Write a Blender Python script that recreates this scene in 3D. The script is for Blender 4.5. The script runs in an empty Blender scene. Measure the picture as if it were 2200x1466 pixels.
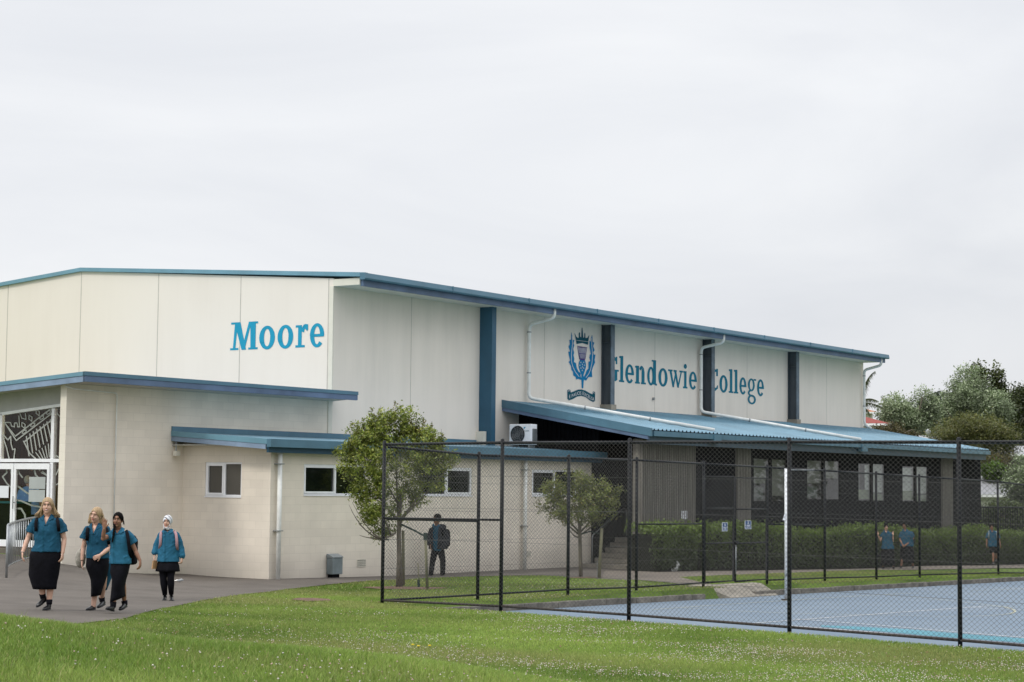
import bpy, bmesh, math, random
import numpy as np
from mathutils import Vector, Matrix, noise as mnoise
random.seed(7); rng = np.random.default_rng(11)
sc = bpy.context.scene
col = sc.collection
R = math.radians

# ---------------------------------------------------------------- survey frame
F = 4172.; PIT = .07543; ROL = .0099; YA = .5911; CZ = 2.27
LX, LY = math.sin(YA), math.cos(YA)          # direction of the long wall
NX, NY = math.cos(YA), -math.sin(YA)         # outward normal of the long wall
GX, GY = -4.96821, 53.65184                  # near corner of the sports hall
def ray(px, py):
    a = px-1100; b = 733-py
    x = a*math.cos(ROL)-b*math.sin(ROL); u = a*math.sin(ROL)+b*math.cos(ROL)
    y = F*math.cos(PIT)-u*math.sin(PIT); z = F*math.sin(PIT)+u*math.cos(PIT)
    return x/y, z/y
def atY(px, py, Y):
    r = ray(px, py); return Vector((r[0]*Y, Y, CZ+r[1]*Y))
def xy2uv(X, Y):
    dx, dy = X-GX, Y-GY; return dx*LX+dy*LY, dx*NX+dy*NY
def uv2xy(u, v): return GX+u*LX+v*NX, GY+u*LY+v*NY
def hitv(px, py, v):
    r = ray(px, py); Y = (GX*NX+GY*NY+v)/(r[0]*NX+NY); p = atY(px, py, Y); return xy2uv(p.x, p.y)[0], p.z
def hitu(px, py, u):
    r = ray(px, py); Y = (GX*LX+GY*LY+u)/(r[0]*LX+LY); p = atY(px, py, Y); return xy2uv(p.x, p.y)[1], p.z

# ---------------------------------------------------------------- materials
def lin(c):
    return tuple((x/255/12.92 if x/255 <= .04045 else ((x/255+.055)/1.055)**2.4) for x in c)
def newmat(name):
    m = bpy.data.materials.new(name); m.use_nodes = True
    nt = m.node_tree; b = nt.nodes['Principled BSDF']; return m, nt, b
def mat(name, c, rough=.7, var=.12, scale=3., bump=0., bscale=40., metal=0., spec=.4, stretch=(1, 1, 1), c2=None, coat=0):
    m, nt, b = newmat(name)
    tc = nt.nodes.new('ShaderNodeTexCoord'); mp = nt.nodes.new('ShaderNodeMapping'); mp.inputs['Scale'].default_value = stretch
    nt.links.new(tc.outputs['Object'], mp.inputs[0])
    n = nt.nodes.new('ShaderNodeTexNoise'); n.inputs['Scale'].default_value = scale; n.inputs['Detail'].default_value = 6; n.inputs['Roughness'].default_value = .6
    nt.links.new(mp.outputs[0], n.inputs[0])
    mx = nt.nodes.new('ShaderNodeMix'); mx.data_type = 'RGBA'
    mr = nt.nodes.new('ShaderNodeMapRange'); mr.inputs[1].default_value = .3; mr.inputs[2].default_value = .7
    nt.links.new(n.outputs[0], mr.inputs[0]); nt.links.new(mr.outputs[0], mx.inputs[0])
    cc = c2 if c2 else tuple(x*(1-2*var) for x in c)
    mx.inputs[6].default_value = (*cc, 1); mx.inputs[7].default_value = (*[min(1, x*(1+(0 if c2 else var*.5))) for x in c], 1)
    nt.links.new(mx.outputs[2], b.inputs['Base Color'])
    b.inputs['Roughness'].default_value = rough; b.inputs['Metallic'].default_value = metal
    b.inputs['Specular IOR Level'].default_value = spec; b.inputs['Coat Weight'].default_value = coat
    if bump:
        n2 = nt.nodes.new('ShaderNodeTexNoise'); n2.inputs['Scale'].default_value = bscale; n2.inputs['Detail'].default_value = 5
        nt.links.new(tc.outputs['Object'], n2.inputs[0])
        bp = nt.nodes.new('ShaderNodeBump'); bp.inputs['Strength'].default_value = bump; bp.inputs['Distance'].default_value = .02
        nt.links.new(n2.outputs[0], bp.inputs['Height']); nt.links.new(bp.outputs[0], b.inputs['Normal'])
    return m
def block_mat(name, c, bw=.4, bh=.2, line=.87, off=.5, dirt=.12, spec=.2):
    m, nt, b = newmat(name); N_ = nt.nodes.new; K = nt.links.new
    tc = N_('ShaderNodeTexCoord'); sp = N_('ShaderNodeSeparateXYZ'); K(tc.outputs['Object'], sp.inputs[0])
    ad = N_('ShaderNodeMath'); ad.operation = 'SUBTRACT'; K(sp.outputs[0], ad.inputs[0]); K(sp.outputs[1], ad.inputs[1])
    cb = N_('ShaderNodeCombineXYZ'); K(ad.outputs[0], cb.inputs[0]); K(sp.outputs[2], cb.inputs[1])
    br = N_('ShaderNodeTexBrick'); K(cb.outputs[0], br.inputs[0])
    br.inputs['Scale'].default_value = 1; br.inputs['Brick Width'].default_value = bw; br.inputs['Row Height'].default_value = bh
    br.inputs['Mortar Size'].default_value = .005; br.inputs['Mortar Smooth'].default_value = .3; br.offset = off
    c1 = tuple(x*1.0 for x in c); c2 = tuple(x*.94 for x in c)
    br.inputs['Color1'].default_value = (*c1, 1); br.inputs['Color2'].default_value = (*c2, 1)
    br.inputs['Mortar'].default_value = (*[x*line for x in c], 1)
    n = N_('ShaderNodeTexNoise'); n.inputs['Scale'].default_value = .9; n.inputs['Detail'].default_value = 8; K(tc.outputs['Object'], n.inputs[0])
    mr = N_('ShaderNodeMapRange'); mr.inputs[1].default_value = .3; mr.inputs[2].default_value = .7; mr.inputs[3].default_value = 1-dirt; mr.inputs[4].default_value = 1.04
    K(n.outputs[0], mr.inputs[0])
    # rain-splash dirt low down
    mz = N_('ShaderNodeMapRange'); mz.inputs[1].default_value = -.1; mz.inputs[2].default_value = .7; mz.inputs[3].default_value = .74; mz.inputs[4].default_value = 1.
    K(sp.outputs[2], mz.inputs[0])
    mu = N_('ShaderNodeMath'); mu.operation = 'MULTIPLY'; K(mr.outputs[0], mu.inputs[0]); K(mz.outputs[0], mu.inputs[1])
    mx = N_('ShaderNodeVectorMath'); mx.operation = 'SCALE'; K(br.outputs[0], mx.inputs[0]); K(mu.outputs[0], mx.inputs['Scale'])
    K(mx.outputs[0], b.inputs['Base Color']); b.inputs['Roughness'].default_value = .78; b.inputs['Specular IOR Level'].default_value = spec
    n2 = N_('ShaderNodeTexNoise'); n2.inputs['Scale'].default_value = 60; K(tc.outputs['Object'], n2.inputs[0])
    m1 = N_('ShaderNodeMath'); m1.operation = 'MULTIPLY_ADD'; K(br.outputs['Fac'], m1.inputs[0]); m1.inputs[1].default_value = -1.; K(n2.outputs[0], m1.inputs[2])
    bp = N_('ShaderNodeBump'); bp.inputs['Strength'].default_value = .3; bp.inputs['Distance'].default_value = .006
    K(br.outputs['Fac'], bp.inputs['Height']); bp.invert = True; K(bp.outputs[0], b.inputs['Normal'])
    return m
def stain_mat(name, c, cs, amt=.5, rough=.8):
    """precast wall with vertical water stains"""
    m, nt, b = newmat(name); N_ = nt.nodes.new; K = nt.links.new
    tc = N_('ShaderNodeTexCoord')
    mp = N_('ShaderNodeMapping'); mp.inputs['Scale'].default_value = (1.2, 1.2, .12); K(tc.outputs['Object'], mp.inputs[0])
    n = N_('ShaderNodeTexNoise'); n.inputs['Scale'].default_value = 1.6; n.inputs['Detail'].default_value = 9; n.inputs['Roughness'].default_value = .62; K(mp.outputs[0], n.inputs[0])
    n3 = N_('ShaderNodeTexNoise'); n3.inputs['Scale'].default_value = .35; n3.inputs['Detail'].default_value = 4; K(tc.outputs['Object'], n3.inputs[0])
    mu = N_('ShaderNodeMath'); mu.operation = 'MULTIPLY'; K(n.outputs[0], mu.inputs[0]); K(n3.outputs[0], mu.inputs[1])
    mr = N_('ShaderNodeMapRange'); mr.inputs[1].default_value = .18; mr.inputs[2].default_value = .4; mr.inputs[3].default_value = 0; mr.inputs[4].default_value = amt
    K(mu.outputs[0], mr.inputs[0])
    mx = N_('ShaderNodeMix'); mx.data_type = 'RGBA'; K(mr.outputs[0], mx.inputs[0]); mx.inputs[6].default_value = (*c, 1); mx.inputs[7].default_value = (*cs, 1)
    K(mx.outputs[2], b.inputs['Base Color']); b.inputs['Roughness'].default_value = rough; b.inputs['Specular IOR Level'].default_value = .2
    return m
def tint_mat(name, rough=.55, trans=.25, spec=.3):
    m, nt, b = newmat(name); K = nt.links.new
    a = nt.nodes.new('ShaderNodeAttribute'); a.attribute_name = 'tint'
    K(a.outputs['Color'], b.inputs['Base Color']); b.inputs['Roughness'].default_value = rough; b.inputs['Specular IOR Level'].default_value = spec
    if trans:
        t = nt.nodes.new('ShaderNodeBsdfTranslucent'); K(a.outputs['Color'], t.inputs[0])
        mx = nt.nodes.new('ShaderNodeMixShader'); mx.inputs[0].default_value = trans
        K(b.outputs[0], mx.inputs[1]); K(t.outputs[0], mx.inputs[2]); K(mx.outputs[0], nt.nodes['Material Output'].inputs[0])
    return m
M = {}
M['cream'] = stain_mat('cream_precast', (.785, .722, .655), (.70, .635, .565), .38)
M['longwall'] = stain_mat('grey_cream_precast', (.82, .75, .67), (.64, .595, .53), .5)
M['trim_cream'] = mat('cream_trim', (.72, .69, .60), .6, .04)
M['joint'] = mat('joint_sealant', (.50, .47, .42), .8, .1)
M['block'] = block_mat('painted_block', (.84, .765, .66))
M['block_pale'] = block_mat('painted_block_pale', (.80, .75, .65), bw=5)
M['teal'] = mat('teal_gutter_paint', (.080, .185, .260), .38, .10, 1.5, spec=.5)
M['teal_lit_side'] = mat('teal_barge_paint_lit_side', (.15, .31, .40), .4, .08, 1.5, spec=.5)  # lit copy of the gutter teal: light on these faces put into the colour
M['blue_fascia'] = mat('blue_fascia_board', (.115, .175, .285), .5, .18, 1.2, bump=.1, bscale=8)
M['fascia_lit_side'] = mat('blue_fascia_board_lit_side', (.25, .34, .47), .55, .16, 1.6)  # fascia blue brightened in colour for the sides facing the light
M['roofblue'] = mat('blue_roof_sheet', (.145, .285, .38), .42, .12, .8, spec=.5)
M['soffit'] = mat('soffit_lining', (.50, .49, .44), .7, .06)
M['white'] = mat('white_paint', (.90, .91, .94), .4, .05, spec=.5)
M['pipe'] = mat('white_pvc_pipe', (.82, .83, .80), .4, .10, 4, spec=.5)
M['steel'] = mat('dark_steel', (.050, .062, .075), .55, .25, 2, stretch=(3, 3, .5), c2=(.085, .10, .115))
M['steel_edge'] = mat('weathered_blue_steel', (.12, .165, .21), .5, .25, 3)
M['concrete'] = mat('concrete', (.33, .30, .25), .85, .22, 2.5, bump=.3)
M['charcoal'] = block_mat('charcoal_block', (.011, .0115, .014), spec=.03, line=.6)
M['charcoal_board'] = mat('charcoal_board', (.010, .010, .012), .8, .2, 3, spec=.05)
M['ribbed'] = mat('ribbed_concrete', (.24, .225, .20), .85, .3, 2, stretch=(4, 4, .5), bump=.4, c2=(.13, .12, .105))
M['dark_in'] = mat('dark_interior', (.012, .011, .010), .8, .2)
M['frosted_dark'] = mat('obscure_glass', (.085, .08, .070), .25, .05, 2, spec=.5)
M['black_pvc'] = mat('black_coated_steel', (.007, .009, .012), .5, .2, 5, spec=.25)
M['wire'] = mat('dark_grey_wire', (.085, .082, .08), .45, .15, 8, spec=.5)
M['rail_brown'] = mat('rusty_bottom_rail', (.055, .043, .036), .6, .3, 6)
M['galv'] = mat('galvanised_steel', (.36, .38, .39), .38, .18, 6, metal=.6)
M['asphalt'] = mat('worn_grey_asphalt', (.140, .122, .105), .9, .15, .8, bump=.5, bscale=90, c2=(.092, .080, .068))
M['ramp'] = mat('ramp_concrete', (.15, .13, .105), .9, .18, .9, bump=.4, bscale=70)
M['gravelpath'] = mat('brown_path', (.20, .17, .14), .9, .15, 1.2, bump=.4, bscale=60)
M['court'] = mat('blue_court', (.125, .175, .232), .8, .10, .45, c2=(.175, .222, .27))
M['court_teal'] = mat('teal_court_area', (.085, .265, .33), .8, .1, .7)
M['line_white'] = mat('white_court_line', (.62, .64, .66), .7, .2, 5)
M['line_yellow'] = mat('yellow_court_line', (.47, .47, .36), .7, .2, 5)
M['kerb'] = mat('old_concrete_kerb', (.26, .235, .20), .9, .45, 3.5, bump=.6, bscale=20, c2=(.075, .07, .06))
M['soil'] = mat('dry_soil', (.17, .105, .07), .95, .3, 6, bump=.5)
M['ink_moore'] = mat('bright_blue_sign_paint', (.018, .30, .47), .6, .04, spec=.15)
M['ink_dark'] = mat('deep_teal_sign_paint', (.014, .175, .26), .6, .06, spec=.1)
M['crest_blue'] = mat('crest_blue', (.006, .19, .40), .6, .05, spec=.1)
M['crest_dark'] = mat('crest_dark_teal', (.008, .085, .12), .6, .05, spec=.1)
M['crest_purple'] = mat('crest_purple', (.075, .06, .23), .6, .05, spec=.1)
M['crest_pale'] = mat('crest_pale', (.55, .56, .58), .5, .03)
M['bark'] = mat('bark', (.17, .145, .115), .9, .3, 8, bump=.8, bscale=40, stretch=(3, 3, .6))
M['stake'] = mat('weathered_timber', (.21, .20, .125), .85, .25, 5, stretch=(4, 4, .4), bump=.4)
M['green_strap'] = mat('green_tie', (.015, .035, .03), .7, .1)
M['header'] = mat('grey_white_panel', (.46, .46, .45), .6, .05)
M['bin'] = mat('grey_painted_steel', (.20, .24, .255), .4, .15, 4, spec=.5)
M['red_roof'] = mat('red_tile_roof', (.26, .035, .022), .7, .2, 8)
M['orange_roof'] = mat('orange_tile_roof', (.42, .16, .07), .7, .2, 8)
M['grey_roof'] = mat('grey_metal_roof', (.34, .345, .36), .5, .08, 1)
M['clear_plastic'] = mat('clear_plastic', (.38, .40, .41), .15, .2, 20, spec=.6)
M['paper'] = mat('paper', (.74, .76, .80), .7, .03)
M['sign_blue'] = mat('blue_sign', (.035, .085, .20), .5, .05)
M['plastic_bag'] = mat('white_plastic', (.7, .72, .72), .35, .1, 10, spec=.5)
M['brown_wall'] = mat('brown_timber_lining', (.20, .095, .06), .5, .3, 1.2, stretch=(3, 3, .4))
M['frost'] = mat('frosted_film', (.38, .395, .37), .5, .04)
M['leaf'] = tint_mat('leaf', .42, .25, .45)
M['grassblade'] = tint_mat('grass_blade', .5, .35, .35)
M['skin_fair'] = mat('fair_skin', (.64, .39, .29), .5, .05, 6)
M['skin_brown'] = mat('brown_skin', (.30, .15, .095), .5, .06, 6)
M['skin_dark'] = mat('dark_skin', (.13, .062, .038), .5, .06, 6)
M['shirt'] = mat('teal_shirt_cloth', (.016, .092, .160), .8, .2, 7, bump=.3, bscale=25, spec=.15)
M['shirt3'] = mat('muted_teal_shirt_cloth', (.022, .095, .16), .8, .2, 7, spec=.15)
M['shirt2'] = mat('bright_teal_shirt_cloth', (.026, .138, .232), .8, .2, 7, bump=.3, bscale=25, spec=.15)
M['black_cloth'] = mat('black_cloth', (.0065, .0065, .010), .85, .3, 7, bump=.3, bscale=25, spec=.12)
M['black_leather'] = mat('black_leather', (.010, .010, .011), .28, .2, 9, spec=.5)
M['blonde'] = mat('blonde_hair', (.50, .36, .20), .5, .25, 14, stretch=(6, 6, .35), c2=(.20, .12, .06))
M['black_hair'] = mat('black_hair', (.005, .004, .004), .75, .2, 9, spec=.08)
M['white_hair'] = mat('white_hair', (.6, .57, .5), .5, .1, 9)
M['brown_hair'] = mat('dark_brown_hair', (.03, .018, .012), .5, .2, 9)
M['eye_dark'] = mat('eye_iris', (.02, .013, .01), .3, .05)
M['eye_white'] = mat('eye_white', (.55, .52, .5), .3, .03)
M['lips'] = mat('lips', (.42, .13, .11), .45, .05)
M['lips_dark'] = mat('dark_lips', (.15, .05, .04), .45, .05)
M['dark_jacket'] = mat('charcoal_jacket_cloth', (.034, .036, .044), .8, .35, 7, spec=.15)
M['pink'] = mat('dusty_pink_strap', (.40, .24, .26), .75, .08)
M['kraft'] = mat('kraft_cover', (.46, .27, .13), .7, .08)
M['blue_shirt'] = mat('light_blue_shirt', (.22, .42, .85), .8, .1)
M['lamp'] = newmat('lit_ceiling_lamp')[0]
_b = M['lamp'].node_tree.nodes['Principled BSDF']; _b.inputs['Emission Color'].default_value = (1, .85, .45, 1); _b.inputs['Emission Strength'].default_value = 40
def glass_mat(name, tint, gl=.12, rough=.02):
    m, nt, b = newmat(name); nt.nodes.remove(b); K = nt.links.new
    t = nt.nodes.new('ShaderNodeBsdfTransparent'); t.inputs[0].default_value = (*tint, 1)
    g = nt.nodes.new('ShaderNodeBsdfGlossy'); g.inputs['Roughness'].default_value = rough
    f = nt.nodes.new('ShaderNodeLayerWeight'); f.inputs[0].default_value = .5
    a = nt.nodes.new('ShaderNodeMath'); a.operation = 'MULTIPLY_ADD'; pw = nt.nodes.new('ShaderNodeMath'); pw.operation = 'POWER'; K(f.outputs['Facing'], pw.inputs[0]); pw.inputs[1].default_value = 4.; K(pw.outputs[0], a.inputs[0]); a.inputs[1].default_value = .9; a.inputs[2].default_value = .04+gl
    a.use_clamp = True
    mx = nt.nodes.new('ShaderNodeMixShader'); K(a.outputs[0], mx.inputs[0]); K(t.outputs[0], mx.inputs[1]); K(g.outputs[0], mx.inputs[2])
    K(mx.outputs[0], nt.nodes['Material Output'].inputs[0]); return m
M['glass'] = glass_mat('clear_glass', (.88, .90, .88), -.01)
M['glass_refl'] = glass_mat('reflective_glass', (.70, .73, .71), .03)

# hijab: white cloth with dark stripes
m, nt, b = newmat('striped_scarf_cloth'); K = nt.links.new
tc = nt.nodes.new('ShaderNodeTexCoord'); w = nt.nodes.new('ShaderNodeTexWave'); w.wave_type = 'BANDS'; w.bands_direction = 'DIAGONAL'; w.inputs['Scale'].default_value = 6; w.inputs['Distortion'].default_value = 3
K(tc.outputs['Object'], w.inputs[0]); cr = nt.nodes.new('ShaderNodeValToRGB'); cr.color_ramp.elements[0].color = (.03, .03, .035, 1); cr.color_ramp.elements[0].position = .05
cr.color_ramp.elements[1].color = (.62, .63, .66, 1); cr.color_ramp.elements[1].position = .16; K(w.outputs[0], cr.inputs[0]); K(cr.outputs[0], b.inputs['Base Color']); b.inputs['Roughness'].default_value = .8
M['scarf'] = m

# ---------------------------------------------------------------- mesh helpers
def tag(o, label=None, cat=None, group=None, kind=None):
    if label: o['label'] = label
    if cat: o['category'] = cat
    if group: o['group'] = group
    if kind: o['kind'] = kind
    return o
def empty(name, loc=(0, 0, 0), rz=0., label=None, cat=None, group=None):
    o = bpy.data.objects.new(name, None); o.empty_display_size = .2; col.objects.link(o)
    o.location = loc; o.rotation_euler = (0, 0, rz); return tag(o, label, cat, group)
def np_mesh(name, v, f, mats, parent=None, origin=(0, 0, 0), tint=None, mi=None, smooth=False):
    v = np.asarray(v, dtype=np.float32)-np.asarray(origin, dtype=np.float32); f = np.asarray(f, dtype=np.int32)
    me = bpy.data.meshes.new(name); k = f.shape[1]
    me.vertices.add(len(v)); me.vertices.foreach_set('co', v.ravel())
    me.loops.add(f.size); me.loops.foreach_set('vertex_index', f.ravel())
    me.polygons.add(len(f)); me.polygons.foreach_set('loop_start', np.arange(0, f.size, k, dtype=np.int32))
    if mi is not None: me.polygons.foreach_set('material_index', np.asarray(mi, dtype=np.int32))
    for m in (mats if isinstance(mats, (list, tuple)) else [mats]): me.materials.append(m)
    if tint is not None:
        a = me.color_attributes.new('tint', 'FLOAT_COLOR', 'POINT')
        t = np.ones((len(v), 4), dtype=np.float32); t[:, :3] = tint; a.data.foreach_set('color', t.ravel())
    me.update(calc_edges=True)
    if smooth: me.shade_smooth()
    o = bpy.data.objects.new(name, me); col.objects.link(o)
    if parent: o.parent = parent
    return o
class MB:
    def __init__(s): s.v = []; s.f = []; s.m = []; s.cur = 0
    def add(s, vs, fs):
        n = len(s.v); s.v += [tuple(p) for p in vs]; s.f += [tuple(i+n for i in f) for f in fs]; s.m += [s.cur]*len(fs); return s
    def box(s, x0, x1, y0, y1, z0, z1):
        return s.add([(x0, y0, z0), (x1, y0, z0), (x1, y1, z0), (x0, y1, z0), (x0, y0, z1), (x1, y0, z1), (x1, y1, z1), (x0, y1, z1)],
                     [(0, 3, 2, 1), (4, 5, 6, 7), (0, 1, 5, 4), (1, 2, 6, 5), (2, 3, 7, 6), (3, 0, 4, 7)])
    def uvbox(s, u0, u1, v0, v1, z0, z1): return s.box(u0, u1, -v1, -v0, z0, z1)
    def poly(s, pts): return s.add(pts, [tuple(range(len(pts)))])
    def prism(s, pts, d):
        """closed prism: polygon pts (3d) extruded by vector d"""
        n = len(pts); a = [Vector(p) for p in pts]; b = [p+Vector(d) for p in a]
        return s.add(a+b, [tuple(range(n))[::-1], tuple(range(n, 2*n))]+[(i, (i+1) % n, n+(i+1) % n, n+i) for i in range(n)])
    def tube(s, pts, r, n=8, up=None, cap=True):
        """lofted tube; r scalar or list of radii or (a,b) pairs"""
        pts = [Vector(p) for p in pts]; K = len(pts)
        rs = r if isinstance(r, (list, tuple)) else [r]*K
        base = len(s.v); prev = None; vs = []
        for i, p in enumerate(pts):
            t = (pts[min(i+1, K-1)]-pts[max(i-1, 0)]); t = t.normalized() if t.length > 1e-9 else Vector((0, 0, 1))
            if up is not None: a = Vector(up)
            elif prev is not None: a = prev
            else: a = Vector((0, 0, 1)) if abs(t.z) < .9 else Vector((1, 0, 0))
            a = (a-t*a.dot(t)); a = a.normalized() if a.length > 1e-6 else t.orthogonal().normalized()
            b_ = t.cross(a); prev = a
            ra, rb = rs[i] if isinstance(rs[i], (tuple, list)) else (rs[i], rs[i])
            for k in range(n):
                q = 2*math.pi*k/n; vs.append(p+a*(ra*math.cos(q))+b_*(rb*math.sin(q)))
        fs = [(i*n+k, i*n+(k+1) % n, (i+1)*n+(k+1) % n, (i+1)*n+k) for i in range(K-1) for k in range(n)]
        if cap: fs += [tuple(range(n))[::-1], tuple((K-1)*n+k for k in range(n))]
        return s.add(vs, fs)
    def ell(s, c, r, n=14, rot=None):
        c = Vector(c); vs = []; fs = []; m_ = n//2
        for i in range(m_+1):
            th = math.pi*i/m_
            for k in range(n):
                q = 2*math.pi*k/n; p = Vector((r[0]*math.sin(th)*math.cos(q), r[1]*math.sin(th)*math.sin(q), r[2]*math.cos(th)))
                if rot is not None: p = rot @ p
                vs.append(c+p)
        for i in range(m_):
            for k in range(n): fs.append((i*n+k, (i+1)*n+k, (i+1)*n+(k+1) % n, i*n+(k+1) % n))
        return s.add(vs, fs)
    def rings(s, secs, n=32, wob=None, cap=True, sq=1.0):
        """horizontal elliptic sections (cx,cy,z,rx,ry)"""
        vs = []
        for i, (cx, cy, z, rx, ry) in enumerate(secs):
            for k in range(n):
                q = 2*math.pi*k/n; c, d = math.cos(q), math.sin(q)
                if sq != 1: c = math.copysign(abs(c)**sq, c); d = math.copysign(abs(d)**sq, d)
                w_ = 1+(wob(q, i/(len(secs)-1)) if wob else 0)
                vs.append((cx+rx*c*w_, cy+ry*d*w_, z))
        K = len(secs)
        fs = [(i*n+k, i*n+(k+1) % n, (i+1)*n+(k+1) % n, (i+1)*n+k) for i in range(K-1) for k in range(n)]
        if cap: fs += [tuple(range(n))[::-1], tuple((K-1)*n+k for k in range(n))]
        return s.add(vs, fs)
    def build(s, name, mats, parent=None, origin=(0, 0, 0), smooth=False, bevel=0, fixn=True):
        me = bpy.data.meshes.new(name); o_ = Vector(origin)
        me.from_pydata([tuple(Vector(p)-o_) for p in s.v], [], s.f)
        for m in (mats if isinstance(mats, (list, tuple)) else [mats]): me.materials.append(m)
        me.polygons.foreach_set('material_index', s.m)
        if fixn or bevel:
            bm = bmesh.new(); bm.from_mesh(me)
            if bevel:
                bmesh.ops.bevel(bm, geom=bm.edges[:], offset=bevel, segments=1, affect='EDGES', clamp_overlap=True)
            bmesh.ops.recalc_face_normals(bm, faces=bm.faces[:]); bm.to_mesh(me); bm.free()
        me.update()
        if smooth: me.shade_smooth()
        ob = bpy.data.objects.new(name, me); col.objects.link(ob)
        if parent: ob.parent = parent
        return ob
def remeshed(mb, voxel, smooth_it=4):
    """fuse overlapping closed shapes into one continuous surface"""
    me = bpy.data.meshes.new('tmp'); me.from_pydata(mb.v, [], mb.f)
    bm = bmesh.new(); bm.from_mesh(me); bmesh.ops.recalc_face_normals(bm, faces=bm.faces[:]); bm.to_mesh(me); bm.free()
    o = bpy.data.objects.new('tmp', me); col.objects.link(o)
    r = o.modifiers.new('r', 'REMESH'); r.mode = 'VOXEL'; r.voxel_size = voxel; r.adaptivity = 0
    if smooth_it:
        s_ = o.modifiers.new('s', 'SMOOTH'); s_.factor = .5; s_.iterations = smooth_it
    dg = bpy.context.evaluated_depsgraph_get(); dg.update()
    out = bpy.data.meshes.new_from_object(o.evaluated_get(dg))
    bpy.data.objects.remove(o); bpy.data.meshes.remove(me)
    return out
def link_mesh(name, me, mats, parent=None, origin=(0, 0, 0), smooth=True):
    me.name = name; me.materials.clear()
    for m in (mats if isinstance(mats, (list, tuple)) else [mats]): me.materials.append(m)
    me.transform(Matrix.Translation(-Vector(origin)))
    if smooth: me.shade_smooth()
    o = bpy.data.objects.new(name, me); col.objects.link(o)
    if parent: o.parent = parent
    return o
def bezier(p0, p1, p2, n=8):
    return [tuple((1-t)**2*Vector(p0)+2*t*(1-t)*Vector(p1)+t*t*Vector(p2)) for t in [i/n for i in range(n+1)]]
# ---------------------------------------------------------------- terrain
CP = [(-5.8, 47.2, .0), (-1., 52., -.09), (2.4, 59.6, -.12), (-8.6, 46.6, .1), (-8., 41., .12), (-12, 42., .35), (-16, 36, .45), (-16, 50, .5),
      (-7.1, 29.9, .33), (-6.2, 31.2, .24), (-6.3, 35.9, .13), (-1.9, 51.2, -.09), (-.66, 40.24, .0), (1.28, 42.9, .0), (2.9, 44.8, -.02), (4.7, 47.4, -.05),
      (8.5, 52.6, -.14), (10.3, 55., -.2), (12., 57.4, -.24), (15.5, 62., -.34), (20, 68.5, -.5), (-2.36, 36.28, .10), (-.15, 34.5, .10), (2, 32.7, .09), (4.4, 30.6, .07),
      (6.6, 28.5, .04), (9, 26.2, .02), (13, 22.5, 0.), (3, 22, .12), (-2, 27, .2), (-2, 22, .25), (-8, 22, .45), (-14, 20, .6), (8, 20, .08), (13.1, 68.1, -.45), (17.8, 72, -.50),
      (7.4, 60.8, -.25), (19, 78, -.66), (26, 84, -.8), (-6, 12, .4), (4, 12, .2), (-30, 60, .6), (40, 60, -.7), (40, 30, -.2), (0, 90, -.6), (30, 110, -.9), (-30, 20, .8), (-30, 100, .2)]
CP = [c for c in CP if c[:2] not in ((-8.6, 46.6), (-12, 42.))]+[(*uv2xy(-9.75, .3), .36), (*uv2xy(-9., .4), .2), (*uv2xy(-7.7, .4), .07), (*uv2xy(-10.2, -1.5), .62), (*uv2xy(-11, -3.5), .62), (-10.3, 40, .33), (-12.6, 40.5, .36), (-8.2, 40, .17), (-7.8, 44.2, .08)]
def _tps_fit():
    P = np.array([(a, b) for a, b, c in CP]); z = np.array([c for a, b, c in CP]); n = len(P)
    d = np.linalg.norm(P[:, None]-P[None], axis=2); K = np.where(d > 0, d**2*np.log(d+1e-9), 0)
    K += np.eye(n)*.8
    A = np.zeros((n+3, n+3)); A[:n, :n] = K; A[:n, n] = 1; A[:n, n+1:] = P; A[n, :n] = 1; A[n+1:, :n] = P.T
    return P, np.linalg.solve(A, np.concatenate([z, [0, 0, 0]]))
_TP, _TW = _tps_fit()
def base_z(X, Y):
    X = np.asarray(X, dtype=float); Y = np.asarray(Y, dtype=float); Xc = np.clip(X, -30, 40); Yc = np.clip(Y, 12, 110)
    q = np.stack([Xc.ravel(), Yc.ravel()], 1); out = np.empty(len(q)); n = len(_TP)
    for i in range(0, len(q), 50000):
        d = np.linalg.norm(q[i:i+50000, None]-_TP[None], axis=2)
        out[i:i+50000] = (np.where(d > 1e-9, d**2*np.log(d+1e-9), 0))@_TW[:n]+_TW[n]+q[i:i+50000]@_TW[n+1:]
    return out.reshape(X.shape)
def sstep(a, b, x):
    t = np.clip((x-a)/(b-a), 0, 1); return t*t*(3-2*t)
def ground_z(X, Y):
    X = np.asarray(X, dtype=float); Y = np.asarray(Y, dtype=float)
    b = base_z(X, Y)
    T = np.interp(X, [-20, -4, -1.5, .3, 1.6, 3.2, 6, 12], [1.5, 1.26, 1.03, .80, .60, .38, .15, .1])
    T = T+.02*np.sin(X*1.7+Y*.6)
    return b+(np.maximum(T, b)-b)*(1-sstep(14.2, 20.5, Y))
def gz(x, y): return float(ground_z(np.array([x]), np.array([y]))[0])
def hitg(px, py):
    """point of the ground seen along a sight line"""
    r = ray(px, py); Y = 21.
    for i in range(4000):
        Y += .05
        if CZ+r[1]*Y <= gz_fast(r[0]*Y, Y): break
    return Vector((r[0]*Y, Y, gz_fast(r[0]*Y, Y)))
_gx = np.arange(-20, 30, .5); _gy = np.arange(20, 100, .5); _GX, _GY = np.meshgrid(_gx, _gy); _GZ = ground_z(_GX, _GY)
def gz_fast(x, y):
    i = min(max((x+20)/.5, 0), len(_gx)-1.001); j = min(max((y-20)/.5, 0), len(_gy)-1.001); a = int(i); b = int(j); fx = i-a; fy = j-b
    return float((_GZ[b, a]*(1-fx)+_GZ[b, a+1]*fx)*(1-fy)+(_GZ[b+1, a]*(1-fx)+_GZ[b+1, a+1]*fx)*fy)
def court_z(x, y): return -.0155*(y-28.3)-.005
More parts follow.
